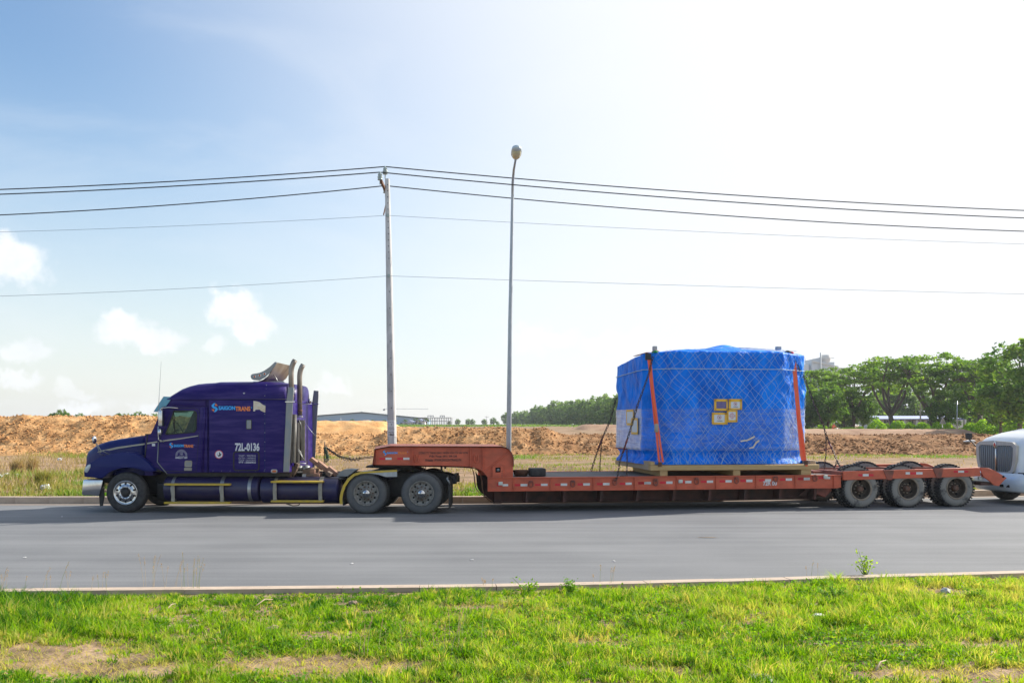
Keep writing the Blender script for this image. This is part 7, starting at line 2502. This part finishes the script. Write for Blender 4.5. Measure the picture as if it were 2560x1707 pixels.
Yw = 500
bx_ = lambda u: (u - CX) / F * Yw
zz_ = lambda v: H - (v - HY) / F * Yw
wz = zz_(1063) - 1.5
wr_ = empty('warehouse', (0, 0, 0)); tag(wr_, 'long pale blue warehouse with a low gable roof on the skyline', 'warehouse')
mb = MB(); mb.plate([(bx_(770), wz), (bx_(770), zz_(1042)), (bx_(905), zz_(1032)), (bx_(1052), zz_(1046)), (bx_(1052), wz)], Yw, Yw + 60); mb.build('wall', M['wh_wall'], wr_)
for (a, b_, c, d) in ((766, 1041.5, 905, 1031), (905, 1031, 1056, 1045.5)):
    mb = MB(); mb.loft([[(bx_(a), Yw - 1.0, zz_(b_)), (bx_(a), Yw + 61, zz_(b_)), (bx_(a), Yw + 61, zz_(b_) + .35), (bx_(a), Yw - 1.0, zz_(b_) + .35)], [(bx_(c), Yw - 1.0, zz_(d)), (bx_(c), Yw + 61, zz_(d)), (bx_(c), Yw + 61, zz_(d) + .35), (bx_(c), Yw - 1.0, zz_(d) + .35)]], smooth=False); mb.build('roof', M['wh_roof'], wr_)
mb = MB(); mb.box(bx_(904), bx_(906), Yw - .5, Yw, zz_(1031), zz_(1028)); mb.build('roof_vent', M['wh_roof'], wr_)
for u in (826, 884, 940, 1000):
    mb = MB(); mb.box(bx_(u), bx_(u + 12), Yw - .2, Yw - .02, wz, zz_(1056)); mb.build('loading_door', M['shade_glass'], wr_)
# small white houses in front
for k, (u0, u1, vr, ve) in enumerate(((862, 888, 1052, 1056), (890, 942, 1050, 1056), (955, 975, 1052, 1057), (1006, 1040, 1050, 1056), (1038, 1062, 1047, 1053))):
    Yh = 440; X0, X1 = (u0 - CX) / F * Yh, (u1 - CX) / F * Yh; Z = lambda v: H - (v - HY) / F * Yh
    hr = empty('white_house', (0, 0, 0)); tag(hr, ['small white house left end of the row before the warehouse', 'longest white house in the row before the warehouse', 'white house just left of the concrete pole', 'white house just right of the concrete pole', 'taller white house beside the unfinished concrete frame'][k], 'house', 'white houses before the warehouse')
    zg = tz(X0, Yh) - .3
    mb = MB(); mb.box(X0, X1, Yh, Yh + 7, zg, Z(ve)); mb.build('wall', M['wall_white'], hr)
    mb = MB(); mb.plate([(X0 - .6, Z(ve) + .01), ((X0 + X1) / 2, Z(vr)), (X1 + .6, Z(ve) + .01)], Yh - .6, Yh + 7.6); mb.build('roof', M['roof_blue'], hr)
    nwin = max(1, int((X1 - X0) / 3))
    for j in range(nwin):
        xx = X0 + (X1 - X0) * (j + .5) / nwin
        mb = MB(); mb.box(xx - .7, xx + .7, Yh - .06, Yh - .01, zg + .6, Z(ve) - .5); mb.build('window', M['shade_glass'], hr)
# unfinished concrete frame
Yc = 470; bX = lambda u: (u - CX) / F * Yc; bZ = lambda v: H - (v - HY) / F * Yc
cf = empty('concrete_frame_building', (0, 0, 0)); tag(cf, 'unfinished concrete frame building left of centre on the skyline', 'building')
for v_ in (1043, 1052):
    mb = MB(); mb.box(bX(1052), bX(1128), Yc, Yc + 14, bZ(v_ + 1.2), bZ(v_)); mb.build('floor_slab', M['raw_concrete'], cf)
for u in range(1053, 1129, 9):
    mb = MB(); mb.box(bX(u), bX(u + 1.6), Yc + .2, Yc + .6, bZ(1066), bZ(1044)); mb.build('column', M['raw_concrete'], cf)
    mb = MB(); mb.box(bX(u), bX(u + 1.6), Yc + 12, Yc + 12.4, bZ(1066), bZ(1044)); mb.build('column', M['raw_concrete'], cf)
for (u0, u1) in ((1068, 1083), (1099, 1111)):
    mb = MB(); mb.box(bX(u0), bX(u1), Yc + 2, Yc + 8, bZ(1039.4), bZ(1038)); mb.build('roof_slab', M['raw_concrete'], cf)
    for u in (u0, u1 - 1.5, (u0 + u1) / 2):
        mb = MB(); mb.box(bX(u), bX(u + 1.5), Yc + 2, Yc + 2.5, bZ(1044), bZ(1039)); mb.build('column', M['raw_concrete'], cf)
mb = MB(); mb.box(bX(1053), bX(1066), Yc + 1, Yc + 5, bZ(1066), bZ(1043)); mb.build('stair_wall', M['wall_white'], cf)
# tower crane
cr = empty('tower_crane', (0, 0, 0)); tag(cr, 'thin tower crane jib over the skyline behind the concrete pole', 'crane')
Yk = 640; kX = lambda u: (u - CX) / F * Yk; kZ = lambda v: H - (v - HY) / F * Yk
mb = MB()
for i in range(24):
    a, b_ = kX(960 + i * 4.6), kX(960 + (i + 1) * 4.6)
    mb.bar((a, Yk, kZ(1022)), (b_, Yk, kZ(1022)), .16); mb.bar((a, Yk, kZ(1022)), ((a + b_) / 2, Yk, kZ(1021)), .12); mb.bar(((a + b_) / 2, Yk, kZ(1021)), (b_, Yk, kZ(1022)), .12)
M['crane'] = mat('crane_grey', (.45, .50, .55), .6)
mb.build('jib', M['crane'], cr)
mb = MB(); mb.box(kX(958), kX(963), Yk - 1, Yk + 1, kZ(1026), kZ(1022)); mb.build('counterweight', M['raw_concrete'], cr)
mb = MB(); mb.box(kX(984), kX(987), Yk - .5, Yk + .5, 0, kZ(1018)); mb.build('mast', M['crane'], cr)
# cement plant tower behind the trees
Yp = 520; pX = lambda u: (u - CX) / F * Yp; pZ = lambda v: H - (v - HY) / F * Yp
cp = empty('industrial_tower', (0, 0, 0)); tag(cp, 'grey industrial tower with silo and chimney above the right trees', 'tower')
mb = MB(); mb.plate([(pX(2029), 0), (pX(2029), pZ(898)), (pX(2052), pZ(893)), (pX(2052), pZ(905)), (pX(2086), pZ(905)), (pX(2086), 0)], Yp, Yp + 12); mb.build('main_block', M['far_grey'], cp)
mb = MB(); mb.tube([(pX(2050.5), Yp - 1, 0), (pX(2050.5), Yp - 1, pZ(882))], .5, 10); mb.build('chimney', M['wall_white'], cp)
mb = MB(); mb.lathe_z([(.1, pZ(886)), (2.9, pZ(887)), (2.9, pZ(900)), (2.3, pZ(906)), (2.3, pZ(915))], 16, (pX(2067), Yp + 2, 0)); mb.build('silo', M['wall_white'], cp)
mb = MB(); mb.bar((pX(2030), Yp - .6, pZ(903)), (pX(2095), Yp - .6, pZ(917)), .7); mb.build('conveyor', M['wall_white'], cp)
mb = MB(); mb.box(pX(2066), pX(2085), Yp - .5, Yp, pZ(896), pZ(894.6)); mb.build('gantry', M['wall_white'], cp)
mb = MB(); mb.box(pX(2000), pX(2022), Yp, Yp + 8, 0, pZ(910)); mb.box(pX(2016), pX(2018), Yp + 1, Yp + 2, pZ(910), pZ(906)); mb.build('side_block', M['far_grey'], cp)
mb = MB(); mb.box(pX(2084), pX(2122), Yp, Yp + 10, 0, pZ(919)); mb.build('side_block', M['wall_white'], cp)
# low blue and white building behind the bushes
Yb_ = 165; lX = lambda u: (u - CX) / F * Yb_; lZ = lambda v: H - (v - HY) / F * Yb_
lb_ = empty('low_building', (0, 0, 0)); tag(lb_, 'low white building with pale blue roof and navy fascia behind the bushes', 'building')
zg = tz(lX(2300), Yb_) - .4
mb = MB(); mb.box(lX(2195), lX(2408), Yb_, Yb_ + 9, zg, lZ(1049)); mb.build('wall', M['wall_white'], lb_)
mb = MB(); mb.plate([(lX(2190), lZ(1049)), (lX(2190), lZ(1047)), (lX(2398), lZ(1046)), (lX(2398), lZ(1049))], Yb_ - 1.6, Yb_ - 1.4); mb.build('fascia', M['roof_navy'], lb_)
mb = MB(); mb.loft([[(lX(u), Yb_ - 1.7, lZ(1047)), (lX(u), Yb_ + 5, lZ(1038.5)), (lX(u), Yb_ + 11, lZ(1046)), (lX(u), Yb_ + 11, lZ(1046.5)), (lX(u), Yb_ - 1.7, lZ(1047.5))] for u in (2189, 2399)], smooth=False); mb.build('roof', M['roof_blue'], lb_)
for u in (2210, 2226, 2250, 2272, 2298, 2318, 2352, 2372, 2390):
    w = mb = MB(); mb.box(lX(u), lX(u + 11), Yb_ - .08, Yb_ - .01, lZ(1060), lZ(1051)); w = mb.build('window', M['shade_glass'], lb_)
    mb = MB(); mb.box(lX(u + 5), lX(u + 5.8), Yb_ - .12, Yb_ - .085, lZ(1060), lZ(1051)); mb.build('mullion', M['wall_white'], w)
for u in (2253, 2283, 2404):
    mb = MB(); mb.box(lX(u - 2), lX(u + 2), Yb_ - 1.5, Yb_ - 1.1, zg, lZ(1048)); mb.build('column', M['wall_white'], lb_)
# white perimeter wall
pw_ = MB(); pw_.box(lX(2240), lX(2470), 150, 150.3, tz(70, 150) - .2, tz(70, 150) + .75); tag(pw_.build('boundary_wall', M['wall_white'], None), 'low white boundary wall behind the bushes and the sign', 'wall')
# slim poles on the right, far poles on the skyline
for k, (u, vt, vb, Y, r_, lb, mt) in enumerate(((2301, 945, 1062, 140, .13, 'grey pole behind the ball bushes', 'concrete'), (2393, 1002, 1088, 112, .09, 'slim lamp post right of the warning sign', 'galv'), (1217, 1040, 1062, 420, .2, 'far pole between the two near poles', 'concrete'), (1030, 1050, 1064, 300, .08, 'far thin pole below the unfinished frame', 'galv'), (852, 1042, 1064, 300, .08, 'far thin pole before the warehouse', 'galv'), (1095, 1050, 1064, 300, .08, 'far thin pole right of the concrete pole', 'galv'))):
    x, _, _ = px(u, 1060, Y)
    mb = MB(); mb.tube([(0, 0, -.4), (0, 0, (HY - vt) / F * Y + H - tz(x, Y))], [r_, r_ * .6], 8)
    rp_ = empty('distant_pole', (x, Y, tz(x, Y))); tag(rp_, lb, 'pole'); mb.build('shaft', M[mt], rp_)
    mb = MB(); zt2 = (HY - vt) / F * Y + H - tz(x, Y); mb.bar((-.8 * r_ * 6, 0, zt2 - .3), (.8 * r_ * 6, 0, zt2 - .3), r_ * .8); mb.build('crossarm', M[mt], rp_)
# triangular warning sign
x, _, _ = px(2356, 1060, 113); zg = tz(x, 113)
sg = empty('warning_sign', (x, 113, zg), R(14)); tag(sg, 'grey back of a triangular sign on a pale post by the far road', 'sign')
zt2 = (HY - 1044) / F * 113 + H - zg
mb = MB(); mb.tube([(0, 0, -.3), (0, 0, zt2)], .05, 8); mb.build('post', M['refl_white'], sg)
for k in range(3):
    mb = MB(); mb.tube([(0, 0, .3 + k * .6), (0, 0, .6 + k * .6)], .055, 8); mb.build('dark_band', M['steel'], sg)
mb = MB(); mb.plate([(-.48, zt2 - .75), (.48, zt2 - .75), (0, zt2 + .1)], -.075, -.06); mb.build('border', M['grey_block'], sg)
mb = MB(); mb.plate([(-.33, zt2 - .67), (.33, zt2 - .67), (0, zt2 - .08)], -.08, -.076); mb.build('stiffening_plate', M['steel'], sg)
# ------------------------------------------------------------------ motorbikes and rider
M['bike_red'] = mat('bike_red', (.35, .03, .03), .3, coat=.4)
M['bike_black'] = mat('bike_black', (.02, .02, .022), .35, coat=.3)
M['skin'] = mat('skin', (.42, .26, .18), .6)
M['shirt'] = mat('orange_shirt', (.65, .13, .05), .8)
M['jeans'] = mat('dark_jeans', (.035, .045, .08), .85)
M['helmet'] = mat('white_helmet', (.62, .55, .55), .3)


def motorbike(x, Y, rz, body, label):
    root = empty('motorbike', (x, Y, tz(x, Y) + .02), rz); tag(root, label, 'motorbike', 'motorbikes by the far road')
    for wx in (-.62, .62):
        mb = MB(); mb.lathe_y([(.20, -.03), (.26, -.045), (.29, 0), (.26, .045), (.20, .03)], 20, (wx, 0, .29), close=True); w = mb.build('wheel', M['rubber'], root)
        mb = MB(); mb.lathe_y([(0, -.04), (.05, -.04), (.06, -.01), (.20, -.012), (.20, .012), (.06, .01), (.05, .04), (0, .04)], 16, (wx, 0, .29)); mb.build('rim', M['alu'], w)
    mb = MB(); mb.plate([(-.75, .72), (-.55, .80), (-.05, .62), (.12, .50), (.34, .66), (.44, .98), (.52, .98), (.50, .60), (.30, .34), (-.15, .26), (-.50, .36), (-.62, .55)], -.11, .11); mb.build('body', M[body], root, bevel=.04)
    mb = MB(); mb.plate([(-.80, .80), (-.55, .86), (-.10, .74), (.0, .66), (-.10, .64), (-.6, .74)], -.12, .12); mb.build('seat', M['bike_black'], root, bevel=.03)
    mb = MB(); mb.tube([(.36, -.32, 1.02), (.44, -.12, 1.0), (.44, .12, 1.0), (.36, .32, 1.02)], .018, 6); mb.tube([(.46, 0, .98), (.62, 0, .29)], .035, 6); mb.build('handlebar', M['alu'], root)
    mb = MB(); mb.sphere((.54, 0, .90), .07, .09, .08, 8, 6); mb.build('headlamp', M['headlight'], root)
    return root


xb_, _, _ = px(2085, 1060, 119)
mbk = motorbike(xb_, 119, R(-62), 'bike_black', 'dark motorbike under the rider in the orange shirt')
xb2, _, _ = px(2281, 1060, 106); motorbike(xb2, 106, R(12), 'bike_black', 'black motorbike parked left of the other by the sandy track')
xb3, _, _ = px(2297, 1060, 106.5); motorbike(xb3, 106.5, R(8), 'bike_red', 'red and black motorbike parked on the right by the sandy track')
xb4, _, _ = px(2093, 1060, 121.5); motorbike(xb4, 121.5, R(-75), 'bike_red', 'second motorbike just behind the rider')
# rider: one skin grown over a seated skeleton
J = {'pel': ((-.18, 0, .86), .15), 'chest': ((-.10, 0, 1.22), .165), 'neck': ((-.06, 0, 1.42), .07), 'head': ((-.03, 0, 1.56), .105), 'crown': ((-.03, 0, 1.66), .09),
     'sl': ((-.08, .19, 1.34), .07), 'el': ((.10, .27, 1.12), .055), 'hl': ((.36, .27, 1.05), .045), 'sr': ((-.08, -.19, 1.34), .07), 'er': ((.10, -.27, 1.12), .055), 'hr': ((.36, -.27, 1.05), .045),
     'tl': ((-.10, .12, .82), .10), 'kl': ((.24, .19, .72), .075), 'al': ((.10, .20, .33), .05), 'fl': ((.26, .20, .27), .045), 'trt': ((-.10, -.12, .82), .10), 'kr': ((.24, -.19, .72), .075), 'ar': ((.10, -.20, .33), .05), 'fr': ((.26, -.20, .27), .045)}
names = list(J)
E = [('pel', 'chest'), ('chest', 'neck'), ('neck', 'head'), ('head', 'crown'), ('chest', 'sl'), ('sl', 'el'), ('el', 'hl'), ('chest', 'sr'), ('sr', 'er'), ('er', 'hr'), ('pel', 'tl'), ('tl', 'kl'), ('kl', 'al'), ('al', 'fl'), ('pel', 'trt'), ('trt', 'kr'), ('kr', 'ar'), ('ar', 'fr')]
me = bpy.data.meshes.new('rider_skeleton'); me.from_pydata([J[k][0] for k in names], [(names.index(a), names.index(b_)) for a, b_ in E], [])
tmp = bpy.data.objects.new('rider_skeleton', me); col.objects.link(tmp)
sk = tmp.modifiers.new('skin', 'SKIN')
for i, k in enumerate(names):
    me.skin_vertices[0].data[i].radius = (J[k][1], J[k][1])
me.skin_vertices[0].data[0].use_root = True
ss = tmp.modifiers.new('sub', 'SUBSURF'); ss.levels = 2; ss.render_levels = 2
dg = bpy.context.evaluated_depsgraph_get()
body = bpy.data.meshes.new_from_object(tmp.evaluated_get(dg))
bpy.data.objects.remove(tmp)
for nm in ('skin', 'shirt', 'jeans', 'helmet'): body.materials.append(M[nm])
for p in body.polygons:
    c = p.center
    p.material_index = 3 if c.z > 1.60 else 0 if (c.z > 1.43 or (c.x > .22 and c.z > .95)) else 1 if c.z > .93 else 2
    p.use_smooth = True
per_ = mkobj('person', body); per_.location = mbk.location; per_.rotation_euler = mbk.rotation_euler
tag(per_, 'motorbike rider in orange shirt and pale helmet by the far road', 'person')

# ------------------------------------------------------------------ litter and weeds
def crumple(name, loc, sx_, sy_, sz_, mt, label, cat, seed, group=None, jag=.35):
    bm = bmesh.new(); bmesh.ops.create_icosphere(bm, subdivisions=3, radius=1.0)
    for v in bm.verts:
        n_ = mnoise.noise(v.co * 1.7 + Vector((seed, 0, 0))) + .5 * mnoise.noise(v.co * 4.1 + Vector((0, seed, 0)))
        v.co *= 1 + jag * n_
        v.co = Vector((v.co.x * sx_, v.co.y * sy_, v.co.z * sz_))
    me = bpy.data.meshes.new(name); bm.to_mesh(me); bm.free(); me.materials.append(M[mt])
    o = mkobj(name, me); o.location = loc; o.rotation_euler = (0, 0, seed)
    return tag(o, label, cat, group)


def far_at(u, v):
    p = ground_px(u, v, .2); return (p[0], p[1], tz(p[0], p[1]))


for k, (u, v, s_, lb) in enumerate(((114, 1222, .14, 'crumpled white plastic bag on the grass ahead of the lorry'), (45, 1192, .10, 'white paper scrap on the verge near the left edge, right one'), (16, 1190, .10, 'white scrap on the verge near the left edge, middle one'), (1, 1192, .09, 'white scrap at the very left edge of the verge'), (150, 1157, .11, 'small pale scrap higher up on the verge below the bank'))):
    p = far_at(u, v); crumple('litter', (p[0], p[1], p[2] + s_ * .6), s_ * 1.3, s_, s_ * .8, 'plastic_white', lb, 'litter', k + 2.3, 'litter on the far verge', .6)
p = ground_px(2425, 1108, 1.0); crumple('litter', (p[0], p[1], 1.15), .35, .15, .08, 'plastic_white', 'white sheet of plastic on the bank left of the white lorry', 'litter', 9.1, 'litter on the far verge', .6)


def near_at(u, v):
    p = ground_px(u, v, .15); return (p[0], p[1], lawn_z(p[0], p[1]))


for k, (u, v, s_, mt, lb) in enumerate(((682, 1580, .055, 'stone', 'brown stone half hidden in the lawn left of centre'), (883, 1508, .045, 'stone', 'small pinkish stone on the lawn near the kerb'), (1425, 1672, .05, 'wood_red', 'reddish broken brick in the lawn at the bottom centre'), (1447, 1675, .03, 'stone', 'tiny stone beside the broken brick'), (2365, 1480, .06, 'grey_block', 'grey stone in the lawn near the right kerb'))):
    p = near_at(u, v); crumple('stone', (p[0], p[1], p[2] + s_ * .3), s_ * 1.5, s_, s_ * .75, mt, lb, 'stone', k * 1.7 + 4, 'stones on the lawn', .35)
for k, (u, v, s_, lb) in enumerate(((1905, 1702, .09, 'white plastic scrap at the bottom edge of the lawn'), (2030, 1518, .04, 'small white scrap on the right of the lawn'), (2046, 1541, .045, 'bluish white scrap just below another on the right lawn'))):
    p = near_at(u, v); crumple('plastic_scrap', (p[0], p[1], p[2] + .01), s_ * 1.4, s_, .02, 'plastic_white', lb, 'litter', k + 7.7, 'plastic scraps on the lawn', .5)
M['twig'] = mat('dry_twig', (.42, .34, .22), .85, 0, (.3, .22, .14), 9, .6)
for k, (a, b_, lb) in enumerate((((640, 1518), (682, 1502), 'pale dry twig lying on the left of the lawn'), ((2190, 1690), (2215, 1668), 'short dry twig low on the right of the lawn'), ((2475, 1655), (2490, 1645), 'tiny dry twig near the right edge of the lawn'), ((415, 1530), (440, 1518), 'short pale twig below the tall reed stems'))):
    p, q = near_at(*a), near_at(*b_)
    mb = MB(); mb.tube([(p[0], p[1], p[2] + .035), ((p[0] + q[0]) / 2, (p[1] + q[1]) / 2 + .02, p[2] + .07), (q[0], q[1], q[2] + .05)], [.008, .007, .004], 6)
    tag(mb.build('twig', M['twig'], None), lb, 'twig', 'twigs on the lawn')
# small bits on the asphalt
for k, (u, v, lb) in enumerate(((880, 1409, 'pale chip on the asphalt left of centre'), (1535, 1403, 'pale chip on the asphalt right of centre'), (1770, 1344, 'trail of pale crumbs on the asphalt right of centre'), (62, 1394, 'pale chip on the asphalt at the far left'), (155, 1292, 'white chip on the asphalt by the lorry front'), (1180, 1400, 'tiny pale chip on the asphalt near the middle'))):
    p = ground_px(u, v, .0); crumple('road_debris', (p[0], p[1], .012), .028 if k != 2 else .20, .014, .005, 'plastic_white' if k != 2 else 'wood_end', lb, 'debris', k + 1.1, 'crumbs on the road', .5)

M['reed'] = leaf_mat('reed_stem', (.12, .17, .03), (.30, .24, .10), (.46, .30, .20), .3)
def reed(u, v_base, v_top, du, label, n_st):
    p = near_at(u, v_base)
    root = empty('reed_grass', p); tag(root, label, 'reed grass', 'reeds growing along the near kerb')
    hgt = (v_base - v_top) / F * p[1]
    for k in range(n_st):
        mb = MB()
        x0, y0 = random.uniform(-.5, .5) * du / F * p[1], random.uniform(-.10, .10)
        h_ = hgt * random.uniform(.55, 1.0); lx_ = random.uniform(-.12, .30) * h_; ly_ = random.uniform(-.15, .15) * h_
        pts = [(x0 + lx_ * f_ ** 1.6, y0 + ly_ * f_ ** 1.6, h_ * f_) for f_ in (0, .25, .5, .75, 1.0)]
        mb.tube(pts, [.0021, .0019, .0016, .0013, .0010], 4, cap=False)
        st_ = mb.build('stem', M['twig'] if k % 3 else M['weed_stem'], root, fix=False)
        n_ = 22
        f_ = rng.uniform(.76, 1.03, n_)
        P = np.stack([x0 + lx_ * f_ ** 1.6, y0 + ly_ * f_ ** 1.6, h_ * f_], 1) + rng.normal(0, .006, (n_, 3)) * (1.1 - np.abs(f_ - .88) * 3)[:, None]
        me = leaf_cards('seed_head', P, rng.uniform(.009, .020, n_), np.clip(rng.normal(.85, .12, n_), 0, 1), M['reed'], 2.0, aspect=.3)
        mkobj('seed_head', me, st_)
M['weed_stem'] = mat('weed_stem', (.14, .20, .05), .7)
for (u, vb, vt, du, n_, lb) in ((430, 1475, 1378, 150, 22, 'thick clump of pinkish reed stems left of centre'), (165, 1478, 1384, 30, 3, 'pair of tall reed stems at the far left kerb'), (108, 1476, 1412, 30, 3, 'short pale reed by the kerb on the far left'), (250, 1478, 1410, 60, 5, 'thin reeds between the far left and the thick clump'),
                               (22, 1480, 1402, 60, 6, 'thin reeds at the very left edge'), (2030, 1440, 1395, 40, 3, 'single thin reed beside the road on the right'), (1500, 1462, 1405, 80, 5, 'faint thin reeds on the kerb right of centre'), (1210, 1470, 1432, 60, 5, 'faint thin reeds on the kerb near the middle')):
    reed(u, vb, vt, du, lb, n_)
for (u, vb, vt, lb) in ((1150, 1600, 1480, 'brown seeding grass leaning over the lawn near the middle'), (960, 1640, 1535, 'brown seeding stems low on the lawn'), (1090, 1640, 1560, 'leaning seed stems at the bottom middle of the lawn')):
    reed(u, vb, vt, 130, lb, 9)


def weed_plant(u, vb, vt, wpx, label, n_st, leaf_n, lsz, tone_mu, seed):
    p = near_at(u, vb); rnd = random.Random(seed)
    root = empty('weed_plant', p); tag(root, label, 'plant')
    hgt = (vb - vt) / F * p[1]; wd = wpx / F * p[1]
    for k in range(n_st):
        a = rnd.uniform(0, 6.283); lean_ = rnd.uniform(.1, .5) * wd; h_ = hgt * (1.0 if k == 0 else rnd.uniform(.35, .8))
        e_ = (math.cos(a) * lean_ - (.25 * wd if k == 0 else 0), math.sin(a) * lean_ * .6, h_)
        pts = [(e_[0] * f_, e_[1] * f_, e_[2] * f_ ** .9) for f_ in (0, .3, .6, 1.0)]
        mb = MB(); mb.tube(pts, [.007, .006, .004, .002], 5); st_ = mb.build('stem', M['weed_stem'], root)
        f_ = rng.uniform(.30, 1.03, leaf_n); j = (rng.random(leaf_n) * 3)
        P = np.stack([e_[0] * f_, e_[1] * f_, e_[2] * f_ ** .9], 1) + rng.normal(0, lsz * .9, (leaf_n, 3)) * np.array([1, 1, .5])
        me = leaf_cards('leaves', P, rng.uniform(.6, 1.3, leaf_n) * lsz, np.clip(rng.normal(tone_mu, .15, leaf_n), 0, 1), M['weed'], .4, aspect=.6)
        mkobj('leaves', me, st_)


weed_plant(2165, 1442, 1374, 60, 'airy young shrub with yellow green leaves on the right kerb', 7, 26, .040, .85, 3)
weed_plant(1428, 1478, 1436, 50, 'leafy green weed growing over the kerb right of centre', 8, 40, .036, .45, 4)
weed_plant(1318, 1478, 1435, 70, 'coarse grassy weed on the kerb left of the leafy one', 6, 16, .05, .5, 5)
weed_plant(2085, 1500, 1452, 110, 'feathery green tuft on the lawn below the airy shrub', 14, 60, .022, .35, 6)
weed_plant(2440, 1500, 1468, 90, 'dark green grassy clump near the right edge of the lawn', 10, 40, .03, .25, 7)
weed_plant(2075, 1648, 1628, 50, 'weed with round yellow leaves low on the right lawn', 4, 6, .07, .9, 8)

# fine repeats that are too small in the photograph to pick apart stay one part each
for o in bpy.data.objects:
    n_ = o.name.split('.')[0]
    if n_ in ('hand_holes', 'wheel_nuts', 'tread', 'rivets', 'emblem_arch', 'hoses', 'links', 'crown', 'foliage', 'leaves', 'seed_head', 'radiator_grille', 'weights_print', 'address_print', 'hotline_print', 'notice_print'):
        o['kind'] = 'stuff'

# ------------------------------------------------------------------ thin summer haze over the whole plain
hm = bpy.data.materials.new('haze'); hm.use_nodes = True
t = hm.node_tree; t.nodes.clear()
pv = t.nodes.new('ShaderNodeVolumePrincipled'); pv.inputs['Color'].default_value = (.86, .92, 1.0, 1); pv.inputs['Density'].default_value = .0002; pv.inputs['Anisotropy'].default_value = .3
ou = t.nodes.new('ShaderNodeOutputMaterial'); t.links.new(pv.outputs[0], ou.inputs['Volume'])
mb = MB(); mb.box(-1600, 1600, -60, 1650, -1.6, 44)
hzo = mb.build('haze', hm, None)
tag(hzo, 'thin pale haze lying over the whole plain', 'haze', kind='stuff')
